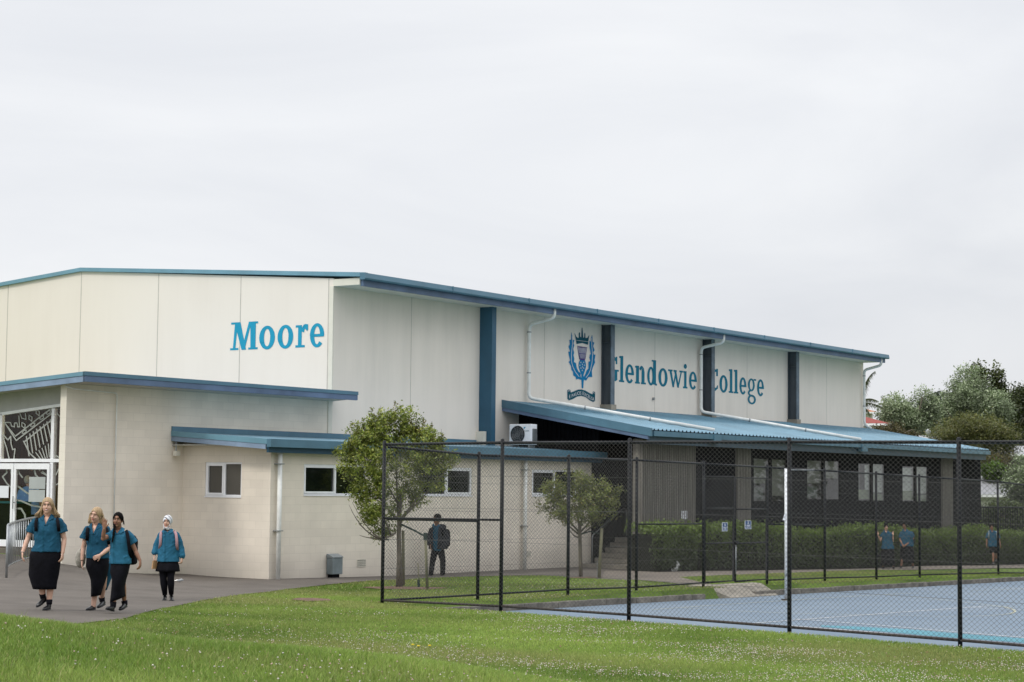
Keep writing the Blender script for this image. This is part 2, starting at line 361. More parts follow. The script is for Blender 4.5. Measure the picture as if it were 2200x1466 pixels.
def hitc(px, py):
    r = ray(px, py); Y = (CZ-(.0155*28.3)+.005)/(-r[1]-.0155); return Vector((r[0]*Y, Y, court_z(0, Y)))
def in_poly(X, Y, poly):
    c = np.zeros(X.shape, bool); n = len(poly)
    for i in range(n):
        x0, y0 = poly[i][:2]; x1, y1 = poly[(i+1) % n][:2]
        if y0 == y1: continue
        k = ((y0 > Y) != (y1 > Y)) & (X < (x1-x0)*(Y-y0)/(y1-y0)+x0); c ^= k
    return c
# fence lines: near one across the view, far one parallel to the long wall
P0 = Vector((-2.36, 36.28)); PN = Vector((6.62, 28.42)); PF = Vector((15.65, 62.1))
dN = (PN-P0).normalized(); dF = (PF-P0).normalized(); inN = Vector((-dN.y, dN.x)); inF = Vector((dF.y, -dF.x))   # towards the court
if inN.dot(dF) < 0: inN = -inN
if inF.dot(dN) < 0: inF = -inF
# court outline
kA = P0+inF*.42+dF*.35; kB = P0+dF*44+inF*.42
cN0 = P0-inN*.16+dN*.9; cN1 = P0+dN*34-inN*.30
court_poly = [(P0.x+dN.x*.55, P0.y+dN.y*.55), (cN0.x, cN0.y), (cN1.x, cN1.y), (cN1.x+dF.x*50, cN1.y+dF.y*50), (kB.x, kB.y), (kA.x, kA.y)]
drop_poly = [(p[0]-inF.x*.1, p[1]-inF.y*.1) if i in (4, 5) else p for i, p in enumerate(court_poly)]
def gvals(lo, hi, a, b, st, g=1.25):
    c = list(np.arange(a, b+1e-6, st)); x = a; s_ = st; L_ = []
    while x > lo: s_ *= g; x -= s_; L_.append(x)
    x = c[-1]; s_ = st; H = []
    while x < hi: s_ *= g; x += s_; H.append(x)
    return np.array(L_[::-1]+c+H)
xs = gvals(-420, 420, -13, 24, .2); ys = gvals(-40, 700, 22, 74, .2)
XX, YY = np.meshgrid(xs, ys); ZZ = ground_z(XX, YY)
ZZ = np.where(in_poly(XX, YY, drop_poly), np.minimum(ZZ, court_z(0, YY))-.12, ZZ)
kk = lambda px: (lambda r: (lambda t: P0+dF*t)(((r[0]*P0.y-P0.x)/(dF.x-r[0]*dF.y))))(ray(px, 1250))
g1 = kk(1508)+inF*.05; g2 = kk(1652)+inF*.05
a1 = g1-inF*.5; a2 = g2-inF*.5; k1 = kA+dF*((g1-kA).dot(dF)); k2 = kA+dF*((g2-kA).dot(dF))
ap_out = [a1, a2, k2+inF*.10-dF*.5, k1+inF*.10+dF*.5]
ZZ = np.where(in_poly(XX, YY, [(p.x, p.y) for p in (a1+dF*.25+inF*.15, a2-dF*.25+inF*.15, k2-dF*.25+inF*.4, k1+dF*.25+inF*.4)]), np.minimum(ZZ, court_z(0, YY)-.08), ZZ)
ZZ = np.where((YY > 110), np.minimum(ZZ, -.9), ZZ)
nx, ny = len(xs), len(ys); idx = np.arange(nx*ny).reshape(ny, nx)
gf = np.stack([idx[:-1, :-1], idx[:-1, 1:], idx[1:, 1:], idx[1:, :-1]], -1).reshape(-1, 4)
mg, nt, b = newmat('lawn'); K = nt.links.new
tc = nt.nodes.new('ShaderNodeTexCoord'); n1 = nt.nodes.new('ShaderNodeTexNoise'); n1.inputs['Scale'].default_value = .55; n1.inputs['Detail'].default_value = 8; K(tc.outputs['Object'], n1.inputs[0])
n2 = nt.nodes.new('ShaderNodeTexNoise'); n2.inputs['Scale'].default_value = 22; n2.inputs['Detail'].default_value = 6; K(tc.outputs['Object'], n2.inputs[0])
am = nt.nodes.new('ShaderNodeMath'); am.operation = 'MULTIPLY_ADD'; K(n2.outputs[0], am.inputs[0]); am.inputs[1].default_value = .6; K(n1.outputs[0], am.inputs[2])
cr = nt.nodes.new('ShaderNodeValToRGB'); e = cr.color_ramp.elements; e[0].position = .5; e[0].color = (.05, .085, .018, 1); e[1].position = 1.05; e[1].color = (.15, .22, .05, 1)
K(am.outputs[0], cr.inputs[0]); K(cr.outputs[0], b.inputs['Base Color']); b.inputs['Roughness'].default_value = .95; b.inputs['Specular IOR Level'].default_value = .1
bp = nt.nodes.new('ShaderNodeBump'); bp.inputs['Distance'].default_value = .03; K(n2.outputs[0], bp.inputs['Height']); K(bp.outputs[0], b.inputs['Normal'])
tag(np_mesh('ground', np.stack([XX, YY, ZZ], -1).reshape(-1, 3), gf, mg, smooth=True), kind='structure')

# court slab
def grid_strip(A, Bp, nseg_a, nseg_b, zf):
    """A,B polylines (same count); cross-divided sheet draped by zf"""
    v = []; f = []
    for i in range(len(A)):
        for j in range(nseg_b+1):
            t = j/nseg_b; x = A[i][0]*(1-t)+Bp[i][0]*t; y = A[i][1]*(1-t)+Bp[i][1]*t; v.append((x, y, zf(x, y)))
    w_ = nseg_b+1
    for i in range(len(A)-1):
        for j in range(nseg_b): f.append((i*w_+j, i*w_+j+1, (i+1)*w_+j+1, (i+1)*w_+j))
    return v, f
def resample(pl, n):
    pl = [Vector(p[:2]) for p in pl]; d = [0]
    for a, b_ in zip(pl, pl[1:]): d.append(d[-1]+(b_-a).length)
    out = []
    for i in range(n):
        t = d[-1]*i/(n-1); k = 0
        while k < len(d)-2 and d[k+1] < t: k += 1
        out.append(pl[k].lerp(pl[k+1], (t-d[k])/max(d[k+1]-d[k], 1e-9)))
    return out
mb = MB(); mb.poly([(p[0], p[1], court_z(*p)) for p in court_poly])
tag(mb.build('court', M['court']), kind='structure')
def court_line(pts, w, m, dz, name='court_line'):
    pts = [hitc(*p) for p in pts]; mb = MB()
    n = max(2, int(sum((b_-a).length for a, b_ in zip(pts, pts[1:]))/.5)); q = resample(pts, n); A = []; B_ = []
    for i, p in enumerate(q):
        t = (q[min(i+1, n-1)]-q[max(i-1, 0)]).normalized(); s_ = Vector((-t.y, t.x))*w/2; A.append(p+s_); B_.append(p-s_)
    v, f = grid_strip(A, B_, 0, 1, lambda x, y: court_z(x, y)+dz); mb.add(v, f); tag(mb.build(name, m), kind='structure')
def c14(pts): return [(1400+x/2.75, 1180+y/2.75) for x, y in pts]
mb = MB(); t_ = [hitc(*p) for p in c14([(1000, 452), (1200, 458), (1500, 474), (1850, 503), (2400, 545), (2400, 572), (1900, 532), (1700, 519), (1400, 492), (1000, 460)])]
mb.poly([(p.x, p.y, court_z(p.x, p.y)+.004) for p in t_]); tag(mb.build('court_teal_area', M['court_teal']), kind='structure')
court_line(c14([(0, 360), (300, 338), (800, 305), (1200, 280), (1500, 263), (1620, 262), (1800, 264), (2000, 269)]), .05, M['line_yellow'], .008)
court_line(c14([(600, 440), (1200, 395), (1850, 347), (1990, 338)]), .06, M['line_white'], .008)
court_line(c14([(1860, 346), (2000, 353), (2400, 374)]), .05, M['line_white'], .012)
court_line(c14([(1990, 338), (2080, 344), (2140, 360), (2150, 372), (2120, 385), (2040, 394), (1900, 399), (1700, 401), (1300, 392), (900, 384), (600, 374), (180, 350)]), .05, M['line_yellow'], .012)
court_line(c14([(850, 416), (1300, 450), (1850, 497), (2400, 542)]), .06, M['line_white'], .012)
court_line(c14([(820, 455), (1250, 488), (1700, 527), (2400, 588)]), .07, M['line_white'], .008)
court_line(c14([(1890, 248), (2200, 235), (2400, 228)]), .05, M['line_yellow'], .008)
court_line(c14([(1380, 272), (1600, 290), (1850, 318), (2150, 352)]), .04, M['line_yellow'], .016)
# kerb stones between lawn and court
kn = int(44/.62)
mbk = MB(); g0 = (1513, 1651)
for i in range(kn):
    a = kA+dF*(i*.62); b_ = kA+dF*(i*.62+.61)
    pm = a.lerp(b_, .5); px = 1100+F*(pm.x/pm.y)
    hz = .125+random.uniform(-.006, .006)
    if 1530 < px < 1632: hz = -.06
    z0 = court_z(0, pm.y); q = inF*.14; jx = random.uniform(-.006, .006); a = a+inF*jx; b_ = b_+inF*jx
    mbk.prism([(a.x, a.y, z0-.2), (b_.x, b_.y, z0-.2), (b_.x-q.x, b_.y-q.y, z0-.2), (a.x-q.x, a.y-q.y, z0-.2)], (0, 0, .2+hz))
tag(mbk.build('kerb', M['kerb'], bevel=.008), kind='structure')
# paths
front = [(-13.5, 24), (-9.5, 25.5)]+[tuple(hitg(*p)[:2]) for p in [(150, 1345), (270, 1331), (330, 1313), (430, 1293), (530, 1278), (620, 1267), (700, 1258), (815, 1248), (859, 1248), (903, 1244), (986, 1241), (1091, 1238), (1177, 1238), (1240, 1243), (1292, 1246), (1350, 1249)]]
back = [(-22, 45)]+[uv2xy(-12, -4), uv2xy(-9.8, 0), uv2xy(-5.8, .1), uv2xy(-5.8, 2.8), uv2xy(0, 2.8), uv2xy(9., 2.8), uv2xy(9., 5.0)]
path_a = resample(front, 90); path_b = resample(back, 90)
pz = lambda x, y: gz_fast(x, y)+.016
v, f = grid_strip(path_a, path_b, 0, 10, pz); mb = MB(); mb.add(v, f); tag(mb.build('path', M['asphalt']), kind='structure')
path_poly = [tuple(p) for p in path_a]+[tuple(p) for p in path_b[::-1]]
# second path along the hedge with the branch to the gate
up = [tuple(hitg(1300, 1228)[:2]), tuple(hitg(1400, 1229)[:2]), uv2xy(10.5, 6.15), uv2xy(24, 6.15), uv2xy(45, 6.15)]
lo = [tuple(hitg(1292, 1246)[:2]), tuple(hitg(1400, 1250)[:2]), tuple(hitg(1462, 1242)[:2]), tuple(hitg(1655, 1234)[:2]), tuple(hitg(1873, 1226)[:2]), tuple(hitg(2195, 1222)[:2])]
e_ = uv2xy(45, 8.9); lo.append(e_)
# resample both by px station
def station(pl, n):
    return resample(pl, n)
A2 = station(up, 60); B2 = station(lo, 60)
v, f = grid_strip(A2, B2, 0, 4, lambda x, y: gz_fast(x, y)+.020); mb = MB(); mb.add(v, f); tag(mb.build('path', M['gravelpath']), kind='structure')
path2_poly = [tuple(p) for p in A2]+[tuple(p) for p in B2[::-1]]
gA = [hitg(1380, 1236), hitg(1455, 1243), hitg(1512, 1250), hitg(1650, 1251)]; 
gB = [hitg(1360, 1249), hitg(1440, 1254), hitg(1512, 1262), hitg(1651, 1262)]
kk = lambda px: (lambda r: (lambda t: P0+dF*t)(((r[0]*P0.y-P0.x)/(dF.x-r[0]*dF.y))))(ray(px, 1250))
g1 = kk(1508)+inF*.05; g2 = kk(1652)+inF*.05
gp = [tuple(hitg(1375, 1240)[:2]), tuple(hitg(1460, 1243)[:2]), tuple(g2+Vector((-.5, .3)))]; 
A3 = resample([hitg(1372, 1249)[:2], hitg(1440, 1254)[:2], tuple(g1)], 14); B3 = resample([hitg(1400, 1232)[:2], hitg(1465, 1243)[:2], tuple(g1+dF*.9-inF*.2)], 14)
v, f = grid_strip(A3, B3, 0, 4, lambda x, y: gz_fast(x, y)+.025); mb = MB(); mb.add(v, f); tag(mb.build('path', M['gravelpath']), kind='structure')
path3_poly = [tuple(p) for p in A3]+[tuple(p) for p in B3[::-1]]
# concrete apron at the gate: slopes from the lawn to the court
mb = MB(); v, f = [], []
for i_ in range(9):
    for j_ in range(9):
        p = ap_out[0].lerp(ap_out[1], i_/8).lerp(ap_out[3].lerp(ap_out[2], i_/8), j_/8); za_ = gz_fast(p.x, p.y)+.03; zb__ = court_z(0, p.y)+.012; t_ = max(0, min(1, (j_/8-.35)/.65)); v.append((p.x, p.y, za_*(1-t_)+zb__*t_))
f = [(a*9+b_, a*9+b_+1, (a+1)*9+b_+1, (a+1)*9+b_) for a in range(8) for b_ in range(8)]
rim = [k for k in range(9)]+[k*9+8 for k in range(1, 9)]+[72+k for k in range(7, -1, -1)]+[k*9 for k in range(7, 0, -1)]; n0 = len(v); v += [(v[k][0], v[k][1], v[k][2]-.3) for k in rim]
f += [(rim[i], rim[(i+1) % len(rim)], n0+(i+1) % len(rim), n0+i) for i in range(len(rim))]
mb.add(v, f); tag(mb.build('apron', M['concrete']), kind='structure'); pts = [(p.x, p.y) for p in ap_out]
apron_poly = [p[:2] for p in pts]
# bare soil rings under the trees
TREE1 = (-2.52, 44.3); TREE2 = tuple(hitg(1248, 1243)[:2])
for (tx, ty), r_ in ((TREE1, .75), (TREE2, .4)):
    mb = MB(); n = 20; ring = [(tx+.15+r_*1.3*math.cos(6.283*i/n)*random.uniform(.8, 1.1), ty+r_*math.sin(6.283*i/n)*random.uniform(.8, 1.1)) for i in range(n)]
    mb.add([(tx+.15, ty, gz_fast(tx, ty)+.05)]+[(x, y, gz_fast(x, y)+.02) for x, y in ring], [(0, i+1, (i+1) % n+1) for i in range(n)])
    tag(mb.build('soil', M['soil'], smooth=True), kind='structure')
worn = [tuple(p[:2]) for p in (hitg(625, 1291), hitg(660, 1295), hitg(712, 1294), hitg(705, 1290), hitg(670, 1288), hitg(640, 1288))]
mb = MB(); mb.poly([(x, y, gz_fast(x, y)+.03) for x, y in worn]); tag(mb.build('soil', M['soil']), kind='structure')

# ---------------------------------------------------------------- grass
def lawn_mask(X, Y):
    ok = ~in_poly(X, Y, court_poly) & ~in_poly(X, Y, path_poly) & ~in_poly(X, Y, path2_poly) & ~in_poly(X, Y, path3_poly) & ~in_poly(X, Y, apron_poly) & ~in_poly(X, Y, worn)
    dx, dy = X-GX, Y-GY; u = dx*LX+dy*LY; v_ = dx*NX+dy*NY
    ok &= ~((v_ < 3.1) & (u > -13)) & ~((u > 8) & (v_ < 6.3))
    for (tx, ty), r_ in ((TREE1, .75), (TREE2, .4)): ok &= ((X-tx-.15)/1.3)**2+(Y-ty)**2 > r_**2*.8
    return ok
def sample_band(y0, y1, dens, xl, xr):
    """random points in a fan shaped band of the lawn"""
    A_ = (xr(y1)-xl(y1)+xr(y0)-xl(y0))/2*(y1-y0); n = int(A_*dens*1.15)
    Y = rng.uniform(y0, y1, n); X = xl(y1)+(xr(y1)-xl(y1))*rng.random(n)
    k = (X > xl(Y)) & (X < xr(Y)); X, Y = X[k], Y[k]; k = lawn_mask(X+rng.normal(0, .035, len(X)), Y+rng.normal(0, .05, len(X))); return X[k], Y[k]
_nz = [[mnoise.noise(Vector((i*.45, j*.45, 3.3))) for i in range(140)] for j in range(180)]
_nz = np.array(_nz)
def patch(X, Y, s=1.0):
    i = np.clip(((X+25)*1.4*s), 0, 138.9) % 138; j = np.clip(((Y)*1.4*s), 0, 1e9) % 178; a = i.astype(int); b_ = j.astype(int); fx = i-a; fy = j-b_
    return (_nz[b_, a]*(1-fx)+_nz[b_, a+1]*fx)*(1-fy)+(_nz[b_+1, a]*(1-fx)+_nz[b_+1, a+1]*fx)*fy
def blades(X, Y, h, w):
    n = len(X); Z = ground_z(X, Y)-.004; pn = patch(X, Y); hh = h*rng.uniform(.45, 1.15, n)*(1+.35*pn)
    a = rng.uniform(0, 6.283, n); ln = rng.uniform(.1, .75, n)*hh; la = rng.uniform(0, 6.283, n)
    c, s_ = np.cos(a)*w/2, np.sin(a)*w/2
    b0 = np.stack([X-c, Y-s_, Z], 1); b1 = np.stack([X+c, Y+s_, Z], 1)
    m0 = np.stack([X+c*.8+np.cos(la)*ln*.3, Y+s_*.8+np.sin(la)*ln*.3, Z+hh*.6], 1); m1 = np.stack([X-c*.8+np.cos(la)*ln*.3, Y-s_*.8+np.sin(la)*ln*.3, Z+hh*.6], 1)
    t = np.stack([X+np.cos(la)*ln, Y+np.sin(la)*ln, Z+hh], 1)
    v = np.stack([b0, b1, m0, m1, t], 1).reshape(-1, 3); o = np.arange(n)*5
    f = np.concatenate([np.stack([o, o+1, o+2], 1), np.stack([o, o+2, o+3], 1), np.stack([o+3, o+2, o+4], 1)])
    g = np.clip(.5+.9*pn+rng.normal(0, .2, n), 0, 1)[:, None]
    p2 = np.clip(.5+1.6*patch(X+7, Y+31, .45), 0, 1)[:, None]
    ca = np.array([.135, .225, .034]); cb = np.array([.305, .40, .092]); ce = np.array([.31, .32, .115]); cd = np.array([.36, .34, .14])
    colr = ca*(1-g)+cb*g; colr = colr*(.82+.3*p2); p3 = np.clip(patch(X+13, Y*1.7+3, .3)*3.2, 0, .65)[:, None]; colr = colr*(1-p3)+ce*p3
    dry = rng.random(n)[:, None] < .05+.06*(1-p2); colr = np.where(dry, cd*rng.uniform(.7, 1.3, (n, 1)), colr)
    colr = colr*rng.uniform(.75, 1.2, (n, 1))
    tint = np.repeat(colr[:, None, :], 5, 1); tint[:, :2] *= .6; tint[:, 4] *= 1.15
    return v, f, tint.reshape(-1, 3)
xl = lambda Y: -.29*Y-.3; xr = lambda Y: .29*Y+.3
V_, F_, T_ = [], [], []; off = 0
for (y0, y1, dens, h, w) in ((9.2, 12.5, 5200, .058, .0050), (12.5, 16, 4400, .058, .0055), (16, 21, 2600, .052, .006), (21, 26, 2000, .042, .007), (26, 34, 1500, .040, .009), (34, 44, 900, .040, .012), (44, 66, 420, .045, .018)):
    X, Y = sample_band(y0, y1, dens, xl, xr); v, f, t = blades(X, Y, h, w); V_.append(v); F_.append(f+off); T_.append(t); off += len(v)
# taller uncut seed stalks on the mound
X, Y = sample_band(9.2, 17, 45, xl, xr); v, f, t = blades(X, Y, .11, .003); V_.append(v); F_.append(f+off); T_.append(t*.9+.04); off += len(v)
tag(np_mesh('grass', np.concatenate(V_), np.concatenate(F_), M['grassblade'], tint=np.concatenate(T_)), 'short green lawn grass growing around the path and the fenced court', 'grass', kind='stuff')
# clover flowers
def clover(X, Y, r, hgt):
    n = len(X); Z = ground_z(X, Y)+hgt*rng.uniform(.5, 1.2, n); rr = r*rng.uniform(.55, 1.15, n)
    base = np.array([(0, 0, 1.), (1, 0, .1), (.31, .95, .1), (-.81, .59, .1), (-.81, -.59, .1), (.31, -.95, .1), (0, 0, -.7)])
    v = (np.stack([X, Y, Z], 1)[:, None]+base[None]*rr[:, None, None]*np.array([1, 1, .85])).reshape(-1, 3)
    o = np.arange(n)*7; f = []
    for k in range(1, 6):
        k2 = k % 5+1; f.append(np.stack([o, o+k, o+k2], 1)); f.append(np.stack([o+6, o+k2, o+k], 1))
    c = np.array([.78, .72, .68])*rng.uniform(.7, 1.12, (n, 1)); pk = rng.random(n) < .3; c[pk] = np.array([.62, .42, .40])*rng.uniform(.8, 1.1, (pk.sum(), 1))
    return v, np.concatenate(f), np.repeat(c[:, None], 7, 1).reshape(-1, 3)
V_, F_, T_ = [], [], []; off = 0
for (y0, y1, dens, r_, hg) in ((9.2, 16, 14, .0085, .05), (16, 22, 22, .008, .04), (22, 27, 46, .009, .032), (27, 36, 40, .010, .03), (36, 50, 14, .010, .03)):
    X, Y = sample_band(y0, y1, dens*4.2, xl, xr); pr = np.clip((patch(X+3, Y*1.5+9, .8)+.12)*2.2, .02, 1)*np.where(Y > 16, np.clip((X+4.5)/7, .12, 1), 1); k = rng.random(len(X)) < pr
    v, f, t = clover(X[k], Y[k], r_, hg); V_.append(v); F_.append(f+off); T_.append(t); off += len(v)
tag(np_mesh('clover_flowers', np.concatenate(V_), np.concatenate(F_), tint_mat('clover_petals', .7, .2), tint=np.concatenate(T_)), 'small white and pinkish clover flowers scattered in the lawn', 'flowers', kind='stuff')
# fallen leaves
X, Y = sample_band(24, 48, .6, lambda Y: -.2*Y, xr); n = len(X); Z = ground_z(X, Y)+.03; a = rng.uniform(0, 6.28, n); s_ = rng.uniform(.02, .045, n)
c, d = np.cos(a)*s_, np.sin(a)*s_
v = np.stack([np.stack([X-c, Y-d, Z], 1), np.stack([X+d*.5, Y-c*.5, Z+.01], 1), np.stack([X+c, Y+d, Z+.01], 1), np.stack([X-d*.5, Y+c*.5, Z+.015], 1)], 1).reshape(-1, 3); o = np.arange(n)*4
tag(np_mesh('fallen_leaves', v, np.stack([o, o+1, o+2, o+3], 1), M['leaf'], tint=np.repeat(np.array([.2, .08, .035])*rng.uniform(.5, 1.3, (n, 1)), 4, 0)), 'small dry brown leaves lying scattered on the lawn', 'leaves', kind='stuff')
for px, py in ((887, 1391), (899, 1394), (923, 1393)):
    p = hitg(px, py+3); d_ = empty('dandelion', tuple(p), 0, 'small yellow dandelion flower in the lawn left of the near fence post', 'flower', 'yellow dandelion flowers in the lawn'); w = MB(); w.ell((p.x, p.y, p.z+.05), (.022, .022, .010), 8); w.build('flower_head', mat('yellow_petals', (.75, .55, .02), .6, .1), d_, tuple(p), smooth=True); w = MB(); w.tube([(p.x, p.y, p.z-.01), (p.x, p.y, p.z+.05)], .003, 5); w.build('flower_stem', M['green_strap'], d_, tuple(p))
# ---------------------------------------------------------------- buildings (local frame: x = along the long wall, y = -outward)
ANG = math.atan2(LY, LX)
def bempty(name, label, cat, u=0., v=0., z=0., group=None):
    x, y = uv2xy(u, v); return empty(name, (x, y, z), ANG, label, cat, group)
class W(MB):
    """mesh builder in u,v,z of the building frame"""
    def __init__(s, o=(0, 0, 0)): super().__init__(); s.o = o
    def U(s, u, v, z): return (u-s.o[0], -(v-s.o[1]), z-s.o[2])
    def b(s, u0, u1, v0, v1, z0, z1):
        a = s.U(u0, v0, z0); c = s.U(u1, v1, z1); return s.box(min(a[0], c[0]), max(a[0], c[0]), min(a[1], c[1]), max(a[1], c[1]), z0-s.o[2], z1-s.o[2])
    def p(s, pts): return s.poly([s.U(*q) for q in pts])
    def pr(s, pts, d): return s.prism([s.U(*q) for q in pts], (d[0], -d[1], d[2]))
    def t(s, pts, r, n=10): return s.tube([s.U(*q) for q in pts], r, n)
def smooth_path(pts, rad=.12, n=4):
    pts = [Vector(p) for p in pts]; out = [pts[0]]
    for i in range(1, len(pts)-1):
        a, b_, c = pts[i-1], pts[i], pts[i+1]; r1 = min(rad, (b_-a).length/2); r2 = min(rad, (c-b_).length/2)
        s_ = b_+(a-b_).normalized()*r1; e_ = b_+(c-b_).normalized()*r2
        out += [Vector(q) for q in bezier(s_, b_, e_, n)]
    return out+[pts[-1]]
def holed(w, f, a0, a1, z0, z1, holes, dep):
    """wall face with real openings; f(a,z,d) -> (u,v,z)"""
    A = sorted({a0, a1, *[h[0] for h in holes], *[h[1] for h in holes]}); Z = sorted({z0, z1, *[h[2] for h in holes], *[h[3] for h in holes]})
    for i in range(len(A)-1):
        for j in range(len(Z)-1):
            ca, cz = (A[i]+A[i+1])/2, (Z[j]+Z[j+1])/2
            if any(h[0] < ca < h[1] and h[2] < cz < h[3] for h in holes): continue
            w.p([f(A[i], Z[j], 0), f(A[i+1], Z[j], 0), f(A[i+1], Z[j+1], 0), f(A[i], Z[j+1], 0)])
    for (h0, h1, k0, k1) in holes:
        w.p([f(h0, k0, 0), f(h1, k0, 0), f(h1, k0, dep), f(h0, k0, dep)]); w.p([f(h0, k1, 0), f(h1, k1, 0), f(h1, k1, dep), f(h0, k1, dep)])
        w.p([f(h0, k0, 0), f(h0, k1, 0), f(h0, k1, dep), f(h0, k0, dep)]); w.p([f(h1, k0, 0), f(h1, k1, 0), f(h1, k1, dep), f(h1, k0, dep)])

# ================= sports hall
hall = bempty('sports_hall', 'tall cream precast sports hall with blue gutters and large school lettering', 'building')
UE = 36.15; VB = -19.8
w = W(); w.pr([(0, 0, -1), (0, 0, 8.02), (0, VB/2, 8.75), (0, VB, 8.0), (0, VB, -1)], (UE, 0, 0))
# long face and gable face carry their own finish
wall = w.build('wall', [M['cream'], M['longwall'], M['joint']], hall)
for p in wall.data.polygons:
    if p.normal.y < -.9: p.material_index = 1
for u in (3.62, 10.8, 18.0, 25.15, 32.4): w = W(); w.b(u-.009, u+.009, -.01, .004, 3.6 if u < 8 else 4.95, 7.8); w.build('panel_joint', M['joint'], hall)
for v in (-.17, -3.42, -6.67, -9.92, -13.18, -16.4): w = W(); w.b(-.004, .01, v-.013, v+.013, 3., 8.01+.0725*min(-v, 19.8+v)); w.build('panel_joint', M['joint'], hall)
w = W(); w.b(-.03, .012, -.12, .02, 3.6, 7.80); w.build('corner_trim', M['trim_cream'], hall)
# eaves: soffit box with cream end, fascia and gutter
w = W(); w.b(-.02, UE+.02, .0, .93, 7.80, 7.99); w.build('soffit', [M['trim_cream']], hall)
w = W(); w.b(.03, UE-.05, .93, 1.03, 7.765, 7.93); w.build('fascia', M['blue_fascia'], hall)
w = W(); w.pr([(-.10, 1.0, 7.93), (-.10, 1.17, 7.93), (-.10, 1.19, 7.97), (-.10, 1.16, 8.11), (-.10, 1.0, 8.11)], (UE+.15, 0, 0))
for k in range(1, 9): u = k*4.05; w.b(u-.012, u+.012, 1.0, 1.196, 7.925, 8.114)
w.build('gutter', M['teal'], hall, bevel=0)
# gable barge
def barge(v0, z0, v1, z1, u0, u1, h): return [(u0, v0, z0-h), (u0, v1, z1-h), (u0, v1, z1), (u0, v0, z0)], (u1-u0, 0, 0)
w = W(); a, d = barge(1.16, 8.12, -9.9, 8.86, -.085, .05, .115); w.pr(a, d); a, d = barge(-9.9, 8.86, -20.6, 8.03, -.085, .05, .115); w.pr(a, d); w.build('barge_board', M['teal_lit_side'], hall)
w = W(); w.pr([(.05, 1.0, 8.08), (.05, -9.9, 8.83), (.05, -9.9, 8.75), (.05, 1.0, 8.0)], (UE, 0, 0)); w.pr([(.05, -9.9, 8.83), (.05, -20.6, 8.0), (.05, -20.6, 7.92), (.05, -9.9, 8.75)], (UE, 0, 0)); w.build('roof', M['roofblue'], hall)
# flashings at the foot of the high wall
w = W(); w.b(8.5, UE, .0, .035, 4.80, 4.99); w.build('flashing', M['teal'], hall); w = W(); w.b(-6.28, 7.1, .0, .035, 3.58, 3.715); w.build('flashing', M['teal'], hall)
# columns
w = W(); w.b(7.13, 7.36, .0, .46, 3.55, 7.80); w.build('column', mat('blue_column_paint', (.028, .105, .175), .45, .12, 1), hall)
for u in (14.45, 21.65, 28.82):
    w = W(); w.b(u-.11, u+.11, .004, .03, 5.05, 7.80); w.b(u-.012, u+.012, .03, .37, 5.05, 7.80); w.cur = 1; w.b(u-.12, u+.12, .37, .40, 5.05, 7.80); w.cur = 0; w.b(u-.11, u+.11, .02, .37, 7.2, 7.215)
    c = w.build('column', [M['steel'], M['steel_edge']], hall)
    w = W(); w.b(u-.17, u+.17, .0, .44, 4.9, 5.10); w.build('base_block', M['concrete'], c)
# rain pipes
def zroof(v): return 4.93-(4.93-4.02)*v/5.3
def hallpipe(pxg, pyg, pxw, roofend):
    ug = hitv(pxg, pyg, .95)[0]; uw = hitv(pxw, 760, .1)[0]
    pts = [(ug, 1.02, 7.93), (ug, 1.02, 7.64), (uw, .13, 7.47), (uw, .13, 5.12)]
    if roofend: pts.append((roofend[0], roofend[1], zroof(roofend[1])+.10))
    w = W(); w.t([tuple(p) for p in smooth_path(pts, .16)], .058, 12)
    o = w.build('rain_pipe', M['pipe'], hall, smooth=True)
    for z in (5.9, 7.2): w = W(); w.t([(uw, .13, z), (uw, .13, z+.035)], .07, 12); w.build('collar', M['galv'], o)
    for k in (.3, .65):
        if roofend and len(pts) > 4: w = W(); q = Vector(pts[3]).lerp(Vector(pts[4]), k); q2 = Vector(pts[3]).lerp(Vector(pts[4]), k+.008); w.t([tuple(q), tuple(q2)], .072, 12); w.build('collar', M['galv'], o)
hallpipe(1187, 668, 1135, (hitv(1535, 935, 5.1)[0], 5.1)); hallpipe(1551, 720, 1505, (hitv(1850, 958, 5.1)[0], 5.1)); hallpipe(1890, 775, 1855, (36.2, .32))
# vent knob on the wall
a = hitv(1404, 857, .03); w = W(); w.t([(a[0], .0, a[1]), (a[0], .07, a[1])], .05, 10); w.build('vent_cap', M['galv'], hall)

